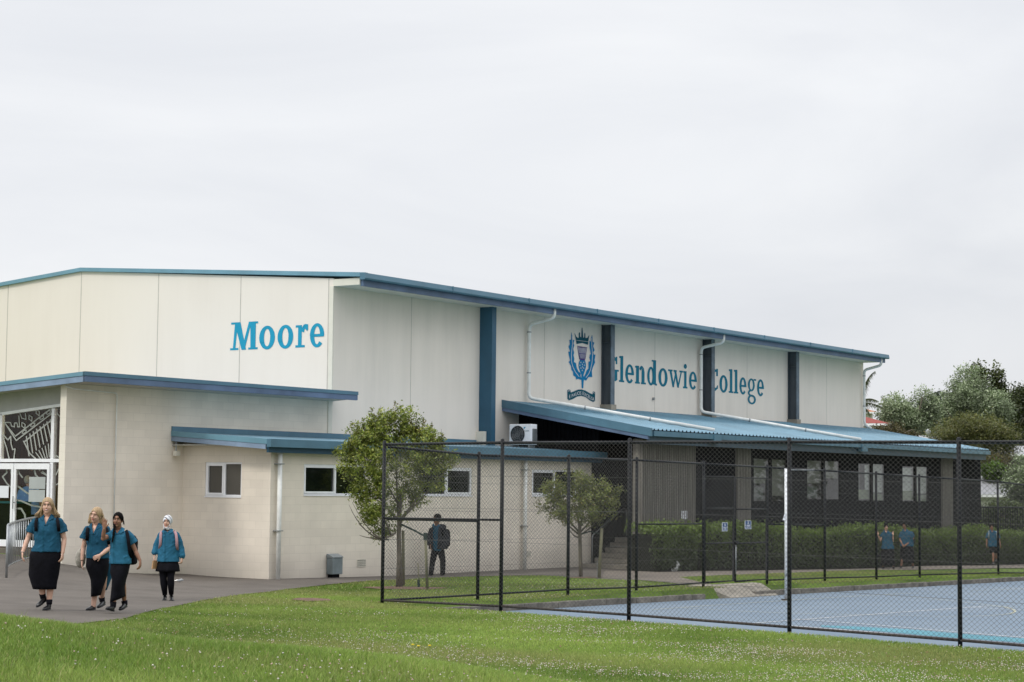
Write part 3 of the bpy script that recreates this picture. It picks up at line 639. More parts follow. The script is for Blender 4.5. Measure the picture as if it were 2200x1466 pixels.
# ---- lettering
class Glyphs(W):
    """bold slab-serif letters; em space x in 0..1 of the letter box, y in x-heights"""
    def __init__(s, f): super().__init__(); s.fn = f; s.k = 0
    def set(s, a0, a1, z0, xh): s.a0, s.a1, s.z0, s.xh = a0, a1, z0, xh
    def P(s, pts):
        s.k += 1; d = .006+.0004*(s.k % 17)
        s.p([s.fn(s.a0+(s.a1-s.a0)*x, s.z0+s.xh*y, d) for x, y in pts])
    def rect(s, x0, x1, y0, y1): s.P([(x0, y0), (x1, y0), (x1, y1), (x0, y1)])
    def ring(s, cx, cy, rx, ry, tx, ty, a0=0, a1=360, n=28):
        for i in range(n):
            q0 = R(a0+(a1-a0)*i/n); q1 = R(a0+(a1-a0)*(i+1)/n)
            o = lambda q: (cx+rx*math.cos(q), cy+ry*math.sin(q)); m_ = lambda q: (cx+(rx-tx)*math.cos(q), cy+(ry-ty)*math.sin(q))
            s.P([o(q0), o(q1), m_(q1), m_(q0)])
    def g_o(s): s.ring(.5, .5, .5, .53, .30, .14)
    def g_e(s): s.ring(.5, .5, .5, .53, .30, .14, 0, 318); s.rect(.2, .93, .44, .56); s.P([(.88, .5), (1.0, .5), (.98, .44), (.75, .44)])
    def g_l(s, h=1.42): s.rect(.26, .80, .04, h); s.rect(.02, 1, 0, .1); s.P([(.05, h-.1), (.3, h-.12), (.3, h), (.74, h), (.74, h+.03), (.05, h-.0)])
    def g_n(s): s.rect(.09, .37, .04, 1.0); s.rect(0, .44, 0, .1); s.rect(0, .2, .88, .98); s.rect(.60, .88, .04, .72); s.rect(.55, 1, 0, .1); s.ring(.6, .62, .26, .4, .23, .16, -5, 150)
    def g_d(s): s.ring(.38, .5, .38, .53, .23, .14); s.rect(.60, .90, .04, 1.42); s.rect(.45, .75, 1.33, 1.42); s.P([(.8, 0), (1, 0), (1, .1), (.8, .14)])
    def g_w(s):
        for x0, x1 in ((.08, .32), (.40, .64)): s.P([(x0, .98), (x0+.15, .98), (x1+.1, .0), (x1-.02, .0)])
        for x0, x1 in ((.32, .50), (.64, .86)): s.P([(x1, .98), (x1+.08, .98), (x0+.08, .0), (x0-.02, .0)])
        s.rect(0, .30, .9, 1.0); s.rect(.36, .58, .9, 1.0); s.rect(.76, 1, .9, 1.0)
    def g_i(s): s.rect(.26, .80, .04, 1.0); s.rect(.0, 1, 0, .1); s.rect(.05, .5, .9, 1.0); s.ring(.5, 1.28, .34, .14, .34, .14)
    def g_r(s): s.rect(.2, .5, .04, .98); s.rect(.0, .75, 0, .1); s.rect(.0, .4, .88, .98); s.ring(.78, .6, .34, .42, .24, .2, 80, 165); s.P([(.78, 1.02), (1, 1.0), (1, .76), (.9, .72), (.78, .82)])
    def g_g(s): s.ring(.45, .62, .40, .40, .22, .11); s.rect(.7, 1, .9, 1.0); s.ring(.5, -.28, .48, .30, .22, .11); s.ring(.45, .12, .4, .22, .2, .12, 110, 250); s.P([(.3, .0), (.75, -.02), (.8, -.13), (.3, -.1)])
    def g_G(s): s.ring(.55, .68, .55, .71, .26, .12, 48, 300, 34); s.rect(.70, .96, .08, .62); s.rect(.6, 1.08, .55, .65); s.rect(.82, .95, .95, 1.36); s.P([(.72, 1.2), (.95, 1.36), (.95, 1.15), (.8, 1.1)]); s.P([(.7, .1), (.8, .0), (.96, .1), (.96, .2)])
    def g_C(s): s.ring(.55, .68, .55, .71, .26, .12, 50, 312, 34); s.rect(.84, .97, .92, 1.36); s.P([(.75, 1.2), (.97, 1.36), (.97, 1.1)]); s.P([(.80, .16), (.97, .16), (.97, .40), (.9, .34)])
    def g_M(s):
        h = 1.25; s.rect(.0, .30, 0, .09); s.rect(.66, 1, 0, .09); s.rect(.02, .28, h-.09, h); s.rect(.70, 1.0, h-.09, h)
        s.P([(.1, .05), (.19, .05), (.26, h-.05), (.16, h-.05)]); s.P([(.14, h), (.36, h), (.58, 0), (.42, 0)]); s.P([(.42, 0), (.53, 0), (.76, h), (.67, h)]); s.P([(.72, h), (.92, h), (.92, .05), (.74, .05)])
zb = (hitu(495, 752.8, 0)[1]+hitu(655, 746.5, 0)[1])/2; xh = (hitu(640, 698.5, 0)[1]-hitu(640, 747.2, 0)[1])
for ch, x0, x1 in (('M', 495.4, 554.3), ('o', 557.6, 591), ('o', 596.9, 630.3), ('r', 635.3, 662), ('e', 666.3, 696.9)):
    g = Glyphs(lambda a, z, d: (-d, a, z)); g.set(hitu(x0, 720, 0)[0], hitu(x1, 720, 0)[0], zb, xh); getattr(g, 'g_'+ch)(); g.build('letter', M['ink_moore'], hall, fixn=False)
zb = hitv(1333, 821, 0)[1]; zb2 = hitv(1597, 845.5, 0)[1]; xh = hitv(1364, 786, 0)[1]-hitv(1364, 824.6, 0)[1]
for ch, x0, x1 in (('G', 1301, 1327), ('l', 1329.3, 1340.9), ('e', 1343, 1361.7), ('n', 1364, 1387.3), ('d', 1390.2, 1411), ('o', 1414, 1434), ('w', 1435, 1466.8), ('i', 1467, 1476.7), ('e', 1480, 1496.8), ('C', 1514, 1543), ('o', 1545.3, 1563), ('l', 1565.2, 1575.2), ('l', 1576, 1586), ('e', 1588.3, 1603.2), ('g', 1605.6, 1624), ('e', 1626.2, 1641)):
    g = Glyphs(lambda a, z, d: (a, d, z)); g.set(hitv(x0, 810, 0)[0], hitv(x1, 810, 0)[0], zb, xh); getattr(g, 'g_'+ch)(); g.build('letter', M['ink_dark'], hall, fixn=False)
# ---- crest
def cr_(x, y, d): a = hitv(1200+x/8.14, 690+y/8.14, 0); return (a[0], d, a[1])
def crest_poly(w, pts, d): w.p([cr_(x, y, d) for x, y in pts])
def crest_line(w, pts, wd, d):
    for (x0, y0), (x1, y1) in zip(pts, pts[1:]):
        L_ = math.hypot(x1-x0, y1-y0) or 1; nx_, ny_ = -(y1-y0)/L_*wd/2, (x1-x0)/L_*wd/2
        crest_poly(w, [(x0+nx_, y0+ny_), (x1+nx_, y1+ny_), (x1-nx_, y1-ny_), (x0-nx_, y0-ny_)], d)
leafL = [(222, 200), (235, 250), (245, 330), (272, 335), (258, 385), (270, 430), (252, 490), (268, 550), (258, 600), (272, 660), (266, 715), (302, 740), (318, 830), (350, 890), (385, 910), (380, 960), (400, 1010), (400, 1032), (370, 1022), (340, 1012), (305, 1022), (298, 982), (255, 950), (250, 890), (222, 850), (215, 790), (176, 718), (198, 690), (178, 600), (168, 540), (198, 530), (172, 450), (196, 400), (186, 335), (215, 325)]
leafR = [(583, 245), (590, 300), (592, 365), (622, 378), (600, 440), (627, 510), (603, 545), (612, 588), (642, 590), (626, 680), (635, 725), (600, 800), (578, 870), (585, 980), (520, 980), (478, 1042), (440, 1028), (425, 1000), (470, 920), (485, 870), (518, 830), (520, 715), (552, 700), (536, 640), (545, 590), (562, 575), (538, 450), (538, 345), (560, 362), (565, 300)]
crest = W(); cm = [M['crest_pale'], M['crest_blue'], M['crest_dark'], M['crest_purple']]
for lf in (leafL, leafR): crest_line(crest, lf+[lf[0]], 14, .006)
ribbon = [(150, 1215), (165, 1198), (200, 1205), (212, 1252), (280, 1225), (340, 1200), (400, 1198), (470, 1220), (540, 1262), (590, 1282), (595, 1240), (615, 1232), (636, 1250), (634, 1400), (600, 1415), (540, 1385), (470, 1330), (390, 1308), (320, 1322), (240, 1368), (180, 1386), (152, 1362)]
crown = [(278, 212), (305, 270), (335, 300), (352, 290), (352, 215), (366, 195), (374, 215), (372, 270), (392, 290), (398, 180), (404, 118), (414, 118), (420, 180), (428, 295), (446, 285), (448, 225), (456, 205), (464, 225), (468, 300), (500, 295), (532, 248), (510, 415), (412, 385), (312, 402)]
for q in (ribbon, crown): crest_line(crest, q+[q[0]], 12, .006)
crest.cur = 1
crest_poly(crest, leafL, .008); crest_poly(crest, leafR, .0085)
crest_poly(crest, [(412+66*math.cos(q*.2618), 775+118*math.sin(q*.2618)) for q in range(24)], .009); crest_poly(crest, [(360, 850), (465, 850), (432, 950), (440, 1000), (430, 1170), (418, 1182), (402, 1170), (395, 1000), (395, 940)], .0095)
crest.cur = 2; crest_poly(crest, ribbon, .008); crest_poly(crest, crown, .009)
crest.cur = 0
crest_line(crest, [(235, 270), (240, 400), (222, 560), (220, 700), (245, 800), (290, 890), (355, 975)], 11, .011); crest_line(crest, [(573, 300), (578, 430), (590, 600), (582, 720), (555, 850), (520, 930), (475, 990)], 11, .011)
crest_line(crest, [(300, 335), (410, 350), (520, 362)], 6, .011)
crest_poly(crest, [(338, 465), (486, 480), (450, 665), (375, 665)], .011)
for x, y in ((385, 725), (435, 725), (370, 775), (412, 760), (450, 775), (385, 825), (435, 825), (412, 805), (412, 865)): crest_poly(crest, [(x-13, y+16), (x, y-20), (x+13, y+16), (x, y+4)], .012)
for x in (180, 607): crest_line(crest, [(x-18, 1240 if x < 300 else 1275), (x-12, 1212 if x < 300 else 1250), (x+8, 1212 if x < 300 else 1250), (x+12, 1235 if x < 300 else 1270)], 7, .011)
crest.cur = 3
for k in range(8):
    t = k/7; crest_line(crest, [(330+160*t, 432+25*t), (362+98*t, 670)], 9, .013)
crest_line(crest, [(330, 450), (495, 470)], 10, .013); crest_line(crest, [(350, 568), (475, 578)], 9, .013); crest_poly(crest, [(368, 655), (458, 660), (454, 690), (372, 684)], .013)
crest.build('crest', cm, hall, fixn=False)
def text_mesh(ch, size):
    c = bpy.data.curves.new('t', 'FONT'); c.body = ch; c.size = size; c.align_x = 'CENTER'; c.align_y = 'BOTTOM_BASELINE'; c.resolution_u = 2; c.offset = size*.012
    o = bpy.data.objects.new('t', c); col.objects.link(o); dg = bpy.context.evaluated_depsgraph_get(); dg.update()
    me = bpy.data.meshes.new_from_object(o.evaluated_get(dg)); bpy.data.objects.remove(o); return me
motto = W()
def put_text(w, ch, size, org, ax, ay):
    me = text_mesh(ch, size); vs = [tuple(Vector(org)+Vector(ax)*v.co.x+Vector(ay)*v.co.y) for v in me.vertices]
    w.add(vs, [tuple(p.vertices) for p in me.polygons]); bpy.data.meshes.remove(me)
for ch, x, y, sl in (('E', 190, 1348, -.2), ('P', 235, 1335, -.35), ('A', 270, 1318, -.35), ('U', 305, 1303, -.3), ('C', 338, 1292, -.2), ('I', 360, 1288, 0), ('S', 382, 1288, 0), ('E', 425, 1295, .25), ('X', 460, 1312, .4), ('C', 495, 1332, .45), ('E', 525, 1350, .45), ('L', 550, 1366, .45), ('S', 577, 1382, .4), ('A', 603, 1395, .4)):
    a = cr_(x, y, .012); sz = (cr_(x, y-62, 0)[2]-a[2])*1.35; o = motto.U(*a); put_text(motto, ch, sz, o, (1.15, 0, -sl*.55), (0, 0, 1))
motto.build('motto', M['crest_pale'], hall, fixn=False)

# ================= entrance wing
U0 = -9.8
ent = bempty('entrance_wing', 'low block entrance wing with glazed doors under a flat blue edged canopy', 'building')
w = W(); holed(w, lambda a, z, d: (a, -d, z), U0, -.01, -.6, 4.7, [], .2)
w.b(U0, -.18, -.2, -.003, -.6, 4.62)
w.build('wall', M['block'], ent)
w = W(); w.p([(U0-.003, .003, -.6), (U0-.003, -.2, -.6), (U0-.003, -.2, 4.62), (U0-.003, .003, 4.62)]); w.build('wall_end', M['block_pale'], ent)
w = W(); w.b(-.17, -.0, .0, .03, 3.72, 4.70); w.build('corner_trim', M['trim_cream'], ent)
RS = .0627
def zc(v): return 4.86-RS*(.85-v)
def slab(w, u0, u1, v0, v1, t0, t1): w.pr([(u0, v1, zc(v1)-t1), (u0, v0, zc(v0)-t1), (u0, v0, zc(v0)-t0), (u0, v1, zc(v1)-t0)], (u1-u0, 0, 0))
w = W(); slab(w, U0-.19, -.002, -8.5, .80, .02, .20); slab(w, -.002, .06, .0, .80, .02, .20); w.build('soffit', [M['soffit']], ent)
w = W(); slab(w, U0-.25, .11, .78, .85, 0, .095); w.build('gutter', M['teal'], ent)
w = W(); slab(w, U0-.25, U0-.19, -8.5, .84, 0, .095); w.build('barge_board', M['teal_lit_side'], ent)
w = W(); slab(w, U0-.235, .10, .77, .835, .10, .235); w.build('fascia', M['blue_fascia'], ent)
w = W(); slab(w, U0-.235, U0-.18, -8.5, .83, .10, .235); w.build('fascia', M['fascia_lit_side'], ent)
w = W(); slab(w, U0-.2, -.002, -8.5, .80, .003, .02); w.build('roof', M['roofblue'], ent)
# conduit
w = W(); c = hitv(250, 845, .03)[0]; w.t([tuple(p) for p in smooth_path([(U0-.1, .05, 4.54), (U0+.15, .05, 4.49), (c, .05, 4.45), (c, .05, .6)], .08)], .018, 8); w.build('conduit', M['pipe'], ent, smooth=True)
# glazed front
UG = -9.35
def gg(x, y, d=0): a = hitu(x, y, UG); return (UG-d, a[0], a[1])
def zt(v): return 4.19+.089*(v+.3)
def mull(w, v0, v1, z0, z1, d=.05): w.b(UG-d, UG+.05, v0, v1, z0, z1)
VL = -8.0
w = W(); w.pr([(UG-.02, -.2, zt(-.2)), (UG-.02, VL, zt(VL)), (UG-.02, VL, zc(VL)-.2), (UG-.02, -.2, zc(-.2)-.2)], (.1, 0, 0)); w.build('header_panel', M['header'], ent)
fr = W()
fr.pr([(UG-.05, -.2, zt(-.2)), (UG-.05, VL, zt(VL)), (UG-.05, VL, zt(VL)-.07), (UG-.05, -.2, zt(-.2)-.07)], (.09, 0, 0))
vm = gg(116, 930)[1]; vm2 = gg(4, 930)[1]
mull(fr, vm-.05, vm+.05, .7, 4.05); mull(fr, vm2-.06, vm2+.04, 2.8, 3.95); mull(fr, VL, -.2, 2.77, 2.85, .06); mull(fr, -.30, -.2, .7, 4.1); mull(fr, vm2-2.3, vm2-2.2, .7, 3.9)
mull(fr, VL, vm2-2.3, .7, .82)
fr.build('window_frame', M['white'], ent)
vd0 = gg(34, 1080)[1]; vd1 = gg(110, 1080)[1]
def door(v0, v1, nm='door'):
    w = W(); s_ = .075
    w.b(UG-.09, UG-.04, v0, v0+s_, .74, 2.74); w.b(UG-.09, UG-.04, v1-s_, v1, .74, 2.74); w.b(UG-.09, UG-.04, v0+s_, v1-s_, 2.60, 2.74); w.b(UG-.09, UG-.04, v0+s_, v1-s_, .74, .90)
    d = w.build(nm, M['white'], ent); w = W(); w.p([(UG-.065, v0+s_, .9), (UG-.065, v1-s_, .9), (UG-.065, v1-s_, 2.6), (UG-.065, v0+s_, 2.6)]); w.build('pane', M['glass'], d); return d
d1 = door(vd0, vd1); w = W(); w.t([(UG-.14, vd0+.05, 1.65), (UG-.14, vd0+.05, 1.95)], .014, 8); w.t([(UG-.14, vd0+.05, 1.8), (UG-.09, vd0+.05, 1.8)], .012, 6); w.build('handle', M['galv'], d1)
d2 = door(vd0-1.02, vd0-.02)
w = W(); w.p([(UG, vd1, .72), (UG, -.2, .72), (UG, -.2, 2.77), (UG, vd1, 2.77)]); w.p([(UG, VL, 2.8), (UG, -.2, 2.8), (UG, -.2, zt(-.2)), (UG, VL, zt(VL))]); w.p([(UG, VL, .72), (UG, vd0-1.04, .72), (UG, vd0-1.04, 2.77), (UG, VL, 2.77)])
w.build('pane', M['glass'], ent, fixn=False)
# frosted line drawing on the glass
def gl(x, y): return (x/3.857, 860+y/3.857)
fz = W(); fz.k = 0
def fline(pts, wd=8):
    wd = wd*1.25
    for (x0, y0), (x1, y1) in zip(pts, pts[1:]):
        L_ = math.hypot(x1-x0, y1-y0) or 1; a, b_ = -(y1-y0)/L_*wd/2, (x1-x0)/L_*wd/2; ex, ey = (x1-x0)/L_*wd*.3, (y1-y0)/L_*wd*.3
        fz.k += 1; d = .012+.0006*(fz.k % 9)
        fz.p([gg(*gl(x0+a-ex, y0+b_-ey), d), gg(*gl(x1+a+ex, y1+b_+ey), d), gg(*gl(x1-a+ex, y1-b_+ey), d), gg(*gl(x0-a-ex, y0-b_-ey), d)])
fline([(40, 185), (138, 335), (440, 105)]); fline([(130, 300), (425, 70)]); fline([(40, 185), (92, 186), (100, 215), (125, 222), (125, 190), (145, 190), (150, 222), (165, 222), (160, 130)], 7)
fline([(45, 190), (132, 300)], 6)
for x, y in ((205, 265), (275, 208), (350, 148), (405, 105)): fline([(x-18, y+8), (x-5, y-14), (x+16, y-18), (x+14, y+2), (x-12, y+14)], 6)
for x, y in ((200, 205), (258, 145), (318, 100)): fline([(x-14, y-20), (x+12, y-5), (x+10, y+30), (x-15, y+10), (x-14, y-20)], 6)
fline([(165, 100), (185, 150), (220, 160), (215, 110)], 6)
fline([(30, 285), (70, 330), (92, 300), (95, 360), (108, 410), (128, 405), (118, 495)], 8); fline([(30, 310), (60, 400), (82, 495)], 8)
fline([(200, 340), (250, 440), (310, 495)], 9); fline([(205, 345), (425, 170)], 9)
for k in range(8):
    t = k/7; x = 222+200*t; y = 312-140*t; fline([(x, y-12), (x+22+12*t, y+150-30*t)], 8)
for k in range(6):
    t = k/5; fline([(300+130*t, 435-90*t), (345+85*t, 495-30*t)], 7)
fline([(425, 165), (445, 300), (440, 420)], 7)
# lower panes
fline([(20, 560), (55, 565), (60, 600), (25, 635), (60, 690), (115, 745)], 9); fline([(85, 560), (105, 640)], 9); fline([(150, 560), (165, 610), (190, 640)], 9)
fline([(130, 700), (175, 730), (230, 770), (300, 810), (400, 835)], 12); fline([(120, 825), (180, 835), (260, 870), (340, 885)], 11); fline([(130, 895), (180, 900), (210, 950), (215, 990)], 12); fline([(285, 560), (300, 620), (350, 680), (400, 700)], 11); fline([(355, 590), (395, 625), (345, 600)], 8); fline([(310, 560), (335, 585)], 8); fline([(468, 620), (490, 570)], 7); fline([(470, 700), (490, 690)], 7)
fline([(478, 110), (512, 150)], 7); fline([(470, 460), (500, 480)], 8)
fz.build('frosted_film', M['frost'], ent, fixn=False)
# notices on the doors
def notice(x0, y0, x1, y1, parent, m=M['paper']):
    w = W(); a = gg(x0, y0, .1); b_ = gg(x1, y1, .1); w.b(UG-.104, UG-.098, min(a[1], b_[1]), max(a[1], b_[1]), min(a[2], b_[2]), max(a[2], b_[2])); return w.build('notice', m, parent)
pg = mat('grey_notice', (.42, .45, .44), .5, .05); notice(70, 1025, 104, 1051, d1, pg); notice(69, 1052.5, 103, 1079, d1, pg); notice(1, 1044, 25, 1070, d2)
# interior
w = W(); w.b(UG+4.2, UG+4.3, VL, -.25, .6, 4.5); w.b(UG+.1, UG+4.2, VL-.1, VL, .6, 4.2); w.b(UG+.1, UG+4.2, -.30, -.22, .6, 4.5); w.build('inner_wall', M['brown_wall'], ent)
w = W(); w.b(UG-.3, UG+4.2, VL, -.2, .3, .70); w.build('floor', M['ramp'], ent)
w = W(); w.b(UG+.1, UG+4.2, VL, -.22, 4.22, 4.3); w.build('inner_ceiling', M['soffit'], ent)
for vv, du in ((-1.15, 2.4), (-.75, 1.6)): w = W(); w.b(UG+du, UG+du+.25, vv-.1, vv+.15, 4.12, 4.2); w.build('ceiling_lamp', M['lamp'], ent)
w = W(); w.b(UG+1.6, UG+2.2, -6.5, hitu(33, 1080, UG+1.6)[0], .7, 1.75); w.build('counter', M['charcoal_board'], ent); w = W(); w.b(UG+1.55, UG+2.25, -6.5, hitu(33, 1080, UG+1.6)[0], 1.75, 1.80); w.build('counter_top', mat('teal_counter', (.01, .16, .19), .4, .1), ent)
# back body of the wing
w = W(); w.b(-5.0, -.19, -8.5, -.22, -.5, 4.3); w.b(UG+4.3, -5.0, -8.5, -8.3, -.5, 4.3); w.build('back_wall', M['block'], ent)

# security lamp by the annex eave
sl = bempty('security_lamp', 'small cream box lamp hanging from the wall under the canopy beside the annex eave', 'lamp', -6.2, .1, 3.2)
w = W((-6.2, .1, 3.2)); w.b(-6.27, -6.13, .06, .18, 2.98, 3.10); w.build('housing', M['trim_cream'], sl); w = W((-6.2, .1, 3.2)); w.t([(-6.2, .1, 3.1), (-6.2, .1, 3.33)], .02, 6); w.b(-6.23, -6.17, .0, .1, 3.22, 3.27); w.build('bracket', M['galv'], sl)

# ================= low annex
ann = bempty('changing_room_annex', 'low cream block annex with white windows and lean-to blue roof in front of the hall', 'building')
UA, UB, VA = -5.83, 9.05, 2.887
wins = [(-4.58, -2.08, 2.04, 2.81), (.2, 2.7, 2.04, 2.81), (5.73, 8.22, 2.04, 2.81)]
w = W(); holed(w, lambda a, z, d: (a, VA-d, z), UA, UB, -.8, 3.25, wins, .09)
w.p([(UB, 0, -.8), (UB, VA, -.8), (UB, VA, 3.25), (UB, 0, 3.25)]); w.b(UA+.3, UB-.3, .05, VA-.3, 2.9, 3.2)
wl = W(); holed(wl, lambda a, z, d: (UA+d, a, z), .0, VA, -.8, 3.38, [(.745, 1.95, 1.985, 2.83)], .09)
w.build('wall', M['block'], ann); wl.build('wall', M['block'], ann)
def window(f, a0, a1, z0, z1, split, sash, pane_m, name='window'):
    """f(a,z,d) to u,v,z: white frame, one opening sash, two panes"""
    def bar(w, x0, x1, y0, y1, d0, d1):
        p = f(x0, y0, d0); q = f(x1, y1, d1); w.b(min(p[0], q[0]), max(p[0], q[0]), min(p[1], q[1]), max(p[1], q[1]), min(p[2], q[2]), max(p[2], q[2]))
    w = W(); t = .045
    bar(w, a0, a1, z0, z0+t, .03, .085); bar(w, a0, a1, z1-t, z1, .03, .085); bar(w, a0, a0+t, z0+t, z1-t, .03, .085); bar(w, a1-t, a1, z0+t, z1-t, .03, .085); bar(w, split-.025, split+.025, z0+t, z1-t, .032, .083)
    fr_ = w.build(name, M['white'], ann); w = W(); s0, s1 = (a0+t, split-.025) if sash == 0 else (split+.025, a1-t); s_ = .045
    bar(w, s0, s1, z0+t, z0+t+s_, .015, .06); bar(w, s0, s1, z1-t-s_, z1-t, .015, .06); bar(w, s0, s0+s_, z0+t+s_, z1-t-s_, .015, .06); bar(w, s1-s_, s1, z0+t+s_, z1-t-s_, .015, .06); w.build('sash', M['white'], fr_)
    for q0, q1 in ((a0+t, split-.02), (split+.02, a1-t)):
        w = W(); w.p([f(q0, z0+t, .065), f(q1, z0+t, .065), f(q1, z1-t, .065), f(q0, z1-t, .065)]); w.build('pane', pane_m, fr_)
    w = W(); bar(w, a0-.0, a1+.0, z0-.025, z0, -.02, .09); w.build('sill', M['white'], fr_)
window(lambda a, z, d: (UA+d, a, z), .745, 1.95, 1.985, 2.83, 1.37, 0, M['frosted_dark'])
wg = mat('dark_window_glass', (.006, .010, .006), .04, .3, 1.5, spec=.6)
for (a0, a1, z0, z1), s_ in zip(wins, (0, 1, 0)):
    window(lambda a, z, d: (a, VA-d, z), a0, a1, z0, z1, a0+1.28, s_, wg)
# roof with raking edge
def za(v): return 3.60-(3.60-3.385)*v/3.2
w = W(); w.pr([(UA-.42, 0, za(0)-.05), (UA-.42, 3.16, za(3.16)-.05), (UA-.42, 3.16, za(3.16)-.02), (UA-.42, 0, za(0)-.02)], (UB-UA+.75, 0, 0)); w.build('roof', M['roofblue'], ann)
w = W(); w.pr([(UA-.46, 0, za(0)), (UA-.46, 3.26, za(3.26)), (UA-.46, 3.26, za(3.26)-.13), (UA-.46, 0, za(0)-.13)], (.05, 0, 0)); w.build('barge_board', M['teal_lit_side'], ann)
w = W(); w.pr([(UA-.45, 0, za(0)-.135), (UA-.45, 3.1, za(3.1)-.135), (UA-.45, 3.1, za(3.1)-.25), (UA-.45, 0, za(0)-.25)], (.035, 0, 0)); w.build('fascia', M['fascia_lit_side'], ann)
w = W(); w.b(UA-.49, UB+.25, 3.165, 3.30, 3.19, 3.385); w.build('gutter', M['teal'], ann)
w = W(); w.b(UA-.40, UB+.2, 3.09, 3.15, 3.06, 3.25); w.build('fascia', mat('dark_blue_fascia', (.025, .085, .145), .5, .1), ann)
w = W(); w.b(UA-.41, UB+.2, .0, 3.09, 3.24, 3.262); w.build('soffit', M['soffit'], ann)
# service duct end caps beside the column
w = W(); w.b(6.98, 7.11, .0, .30, 3.55, 3.98); w.build('duct_cover', M['trim_cream'], ann)
for u, zt_ in ((-5.62, 0), (hitv(1128, 1100, 3.0)[0], 0)):
    w = W(); w.t([(u, 3.0, 3.2), (u, 3.0, -.12)], .058, 12); p = w.build('rain_pipe', M['pipe'], ann, smooth=True)
    w = W()
    for z in (2.78, 1.16): w.b(u-.09, u+.09, 2.88, 3.065, z, z+.025)
    w.build('collar', M['galv'], p)
# vents
for px, py, s_ in ((776, 1210, 1), (1134, 1190, .8)):
    a = hitv(px, py, VA); w = W(); w.b(a[0]-.17*s_, a[0]+.17*s_, VA-.002, VA+.004, a[1]-.09*s_, a[1]+.09*s_); v_ = w.build('wall_vent', M['charcoal_board'], ann); w = W()
    for i in range(8): x = a[0]-.17*s_+i*.34*s_/7; w.b(x-.006, x+.006, VA+.004, VA+.018, a[1]-.09*s_, a[1]+.09*s_)
    for i in range(5): z = a[1]-.09*s_+i*.18*s_/4; w.b(a[0]-.175*s_, a[0]+.175*s_, VA+.004, VA+.016, z-.006, z+.006)
    w.build('grille', M['trim_cream'], v_)
# grey box bin on the wall
ub = -3.50
bn = bempty('wall_bin', 'grey metal box bin fixed low on the annex wall with a sloping lid', 'bin', ub, VA, -.02)
w = W((ub, VA, -.02)); w.pr([(ub-.16, VA+.01, .06), (ub-.16, VA+.22, .06), (ub-.16, VA+.22, .47), (ub-.16, VA+.01, .47)], (.40, 0, 0)); w.build('body', M['bin'], bn, bevel=.012)
w = W((ub, VA, -.02)); w.pr([(ub-.17, VA+.01, .47), (ub-.17, VA+.23, .47), (ub-.17, VA+.23, .50), (ub-.17, VA+.06, .57), (ub-.17, VA+.01, .57)], (.42, 0, 0)); w.build('lid', mat('grey_lid', (.26, .29, .30), .45, .1), bn, bevel=.008)
w = W((ub, VA, -.02)); w.b(ub-.1, ub+.18, VA+.02, VA+.16, -.12, .06); w.build('foot', M['charcoal_board'], bn)

# ================= air conditioner on the annex roof
ua = 7.75; v0 = hitu(1094, 925, ua)[0]; v1 = hitu(1141, 925, ua)[0]; zz = za((v0+v1)/2)
ac = bempty('air_conditioner', 'white outdoor air conditioner unit with round fan grille standing on the annex roof', 'air conditioner', ua, v0, zz)
o_ = (ua, v0, zz); vc = v0+.40*(v1-v0); zm = zz+.38
w = W(o_); w.b(ua, ua+.34, v0, v1, zz+.06, zz+.69); cs = w.build('casing', M['white'], ac, bevel=.015)
w = W(o_); w.t([(ua-.002, vc, zm), (ua-.012, vc, zm)], .255, 28); w.build('fan_opening', M['charcoal_board'], cs)
w = W(o_)
for r_ in (.26, .2, .14, .08):
    n = 24; w.t([(ua-.02, vc+r_*math.cos(6.283*k/n), zm+r_*math.sin(6.283*k/n)) for k in range(n+1)], .006, 4)
for k in range(12): a = k*math.pi/6; w.t([(ua-.02, vc, zm), (ua-.02, vc+.26*math.cos(a), zm+.26*math.sin(a))], .004, 4)
w.build('fan_grille', M['galv'], cs)
w = W(o_); w.p([(ua-.004, v1-.27, zz+.60), (ua-.004, v1-.19, zz+.60), (ua-.004, v1-.27, zz+.52)]); w.build('logo', M['ink_moore'], cs, fixn=False)
w = W(o_); put_text(w, 'DAIKIN', .055, w.U(ua-.004, v1-.16, zz+.46), (0, -1, 0), (0, 0, 1)); w.build('logo_text', M['crest_dark'], cs, fixn=False)
w = W(o_); w.b(ua+.06, ua+.30, v1, v1+.03, zz+.12, zz+.55); w.build('valve_cover', M['galv'], cs)
w = W(o_); w.b(ua+.02, ua+.32, v0+.06, v0+.12, zz-.04, zz+.06); w.b(ua+.02, ua+.32, v1-.12, v1-.06, zz-.04, zz+.06); w.build('foot', M['galv'], ac)

# ================= dark clad wing under the lean-to
drk = bempty('dark_clad_wing', 'long charcoal block wing with ribbed concrete panels under a corrugated blue lean-to roof', 'building')
UD0, UD1 = 8.42, 36.92
VW = 4.70
dw = [(16.42, 19.07, 1.86, 3.37), (20.55, 23.41, 1.92, 3.38), (24.94, 27.53, 1.88, 3.34), (29.11, 31.87, 1.85, 3.30)]
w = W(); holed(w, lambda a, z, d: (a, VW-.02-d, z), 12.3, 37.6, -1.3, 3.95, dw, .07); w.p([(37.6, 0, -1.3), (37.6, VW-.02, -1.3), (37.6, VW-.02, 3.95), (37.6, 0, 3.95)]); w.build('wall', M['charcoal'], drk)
def ribbed(u0, u1, v, z0, z1):
    w = W(); w.b(u0, u1, v-.25, v, z0, z1); n = int((u1-u0)/.115)
    for k in range(n): x = u0+.02+k*(u1-u0-.04)/n; w.b(x+.012, x+.065, v, v+.06, z0, z1)
    return w.build('ribbed_panel', M['ribbed'], drk)
ribbed(8.87, 12.32, VW, -1, 3.78); ribbed(15.11, 16.15, VW, -1, 3.78); ribbed(33.08, 34.25, VW, -1, 3.78)
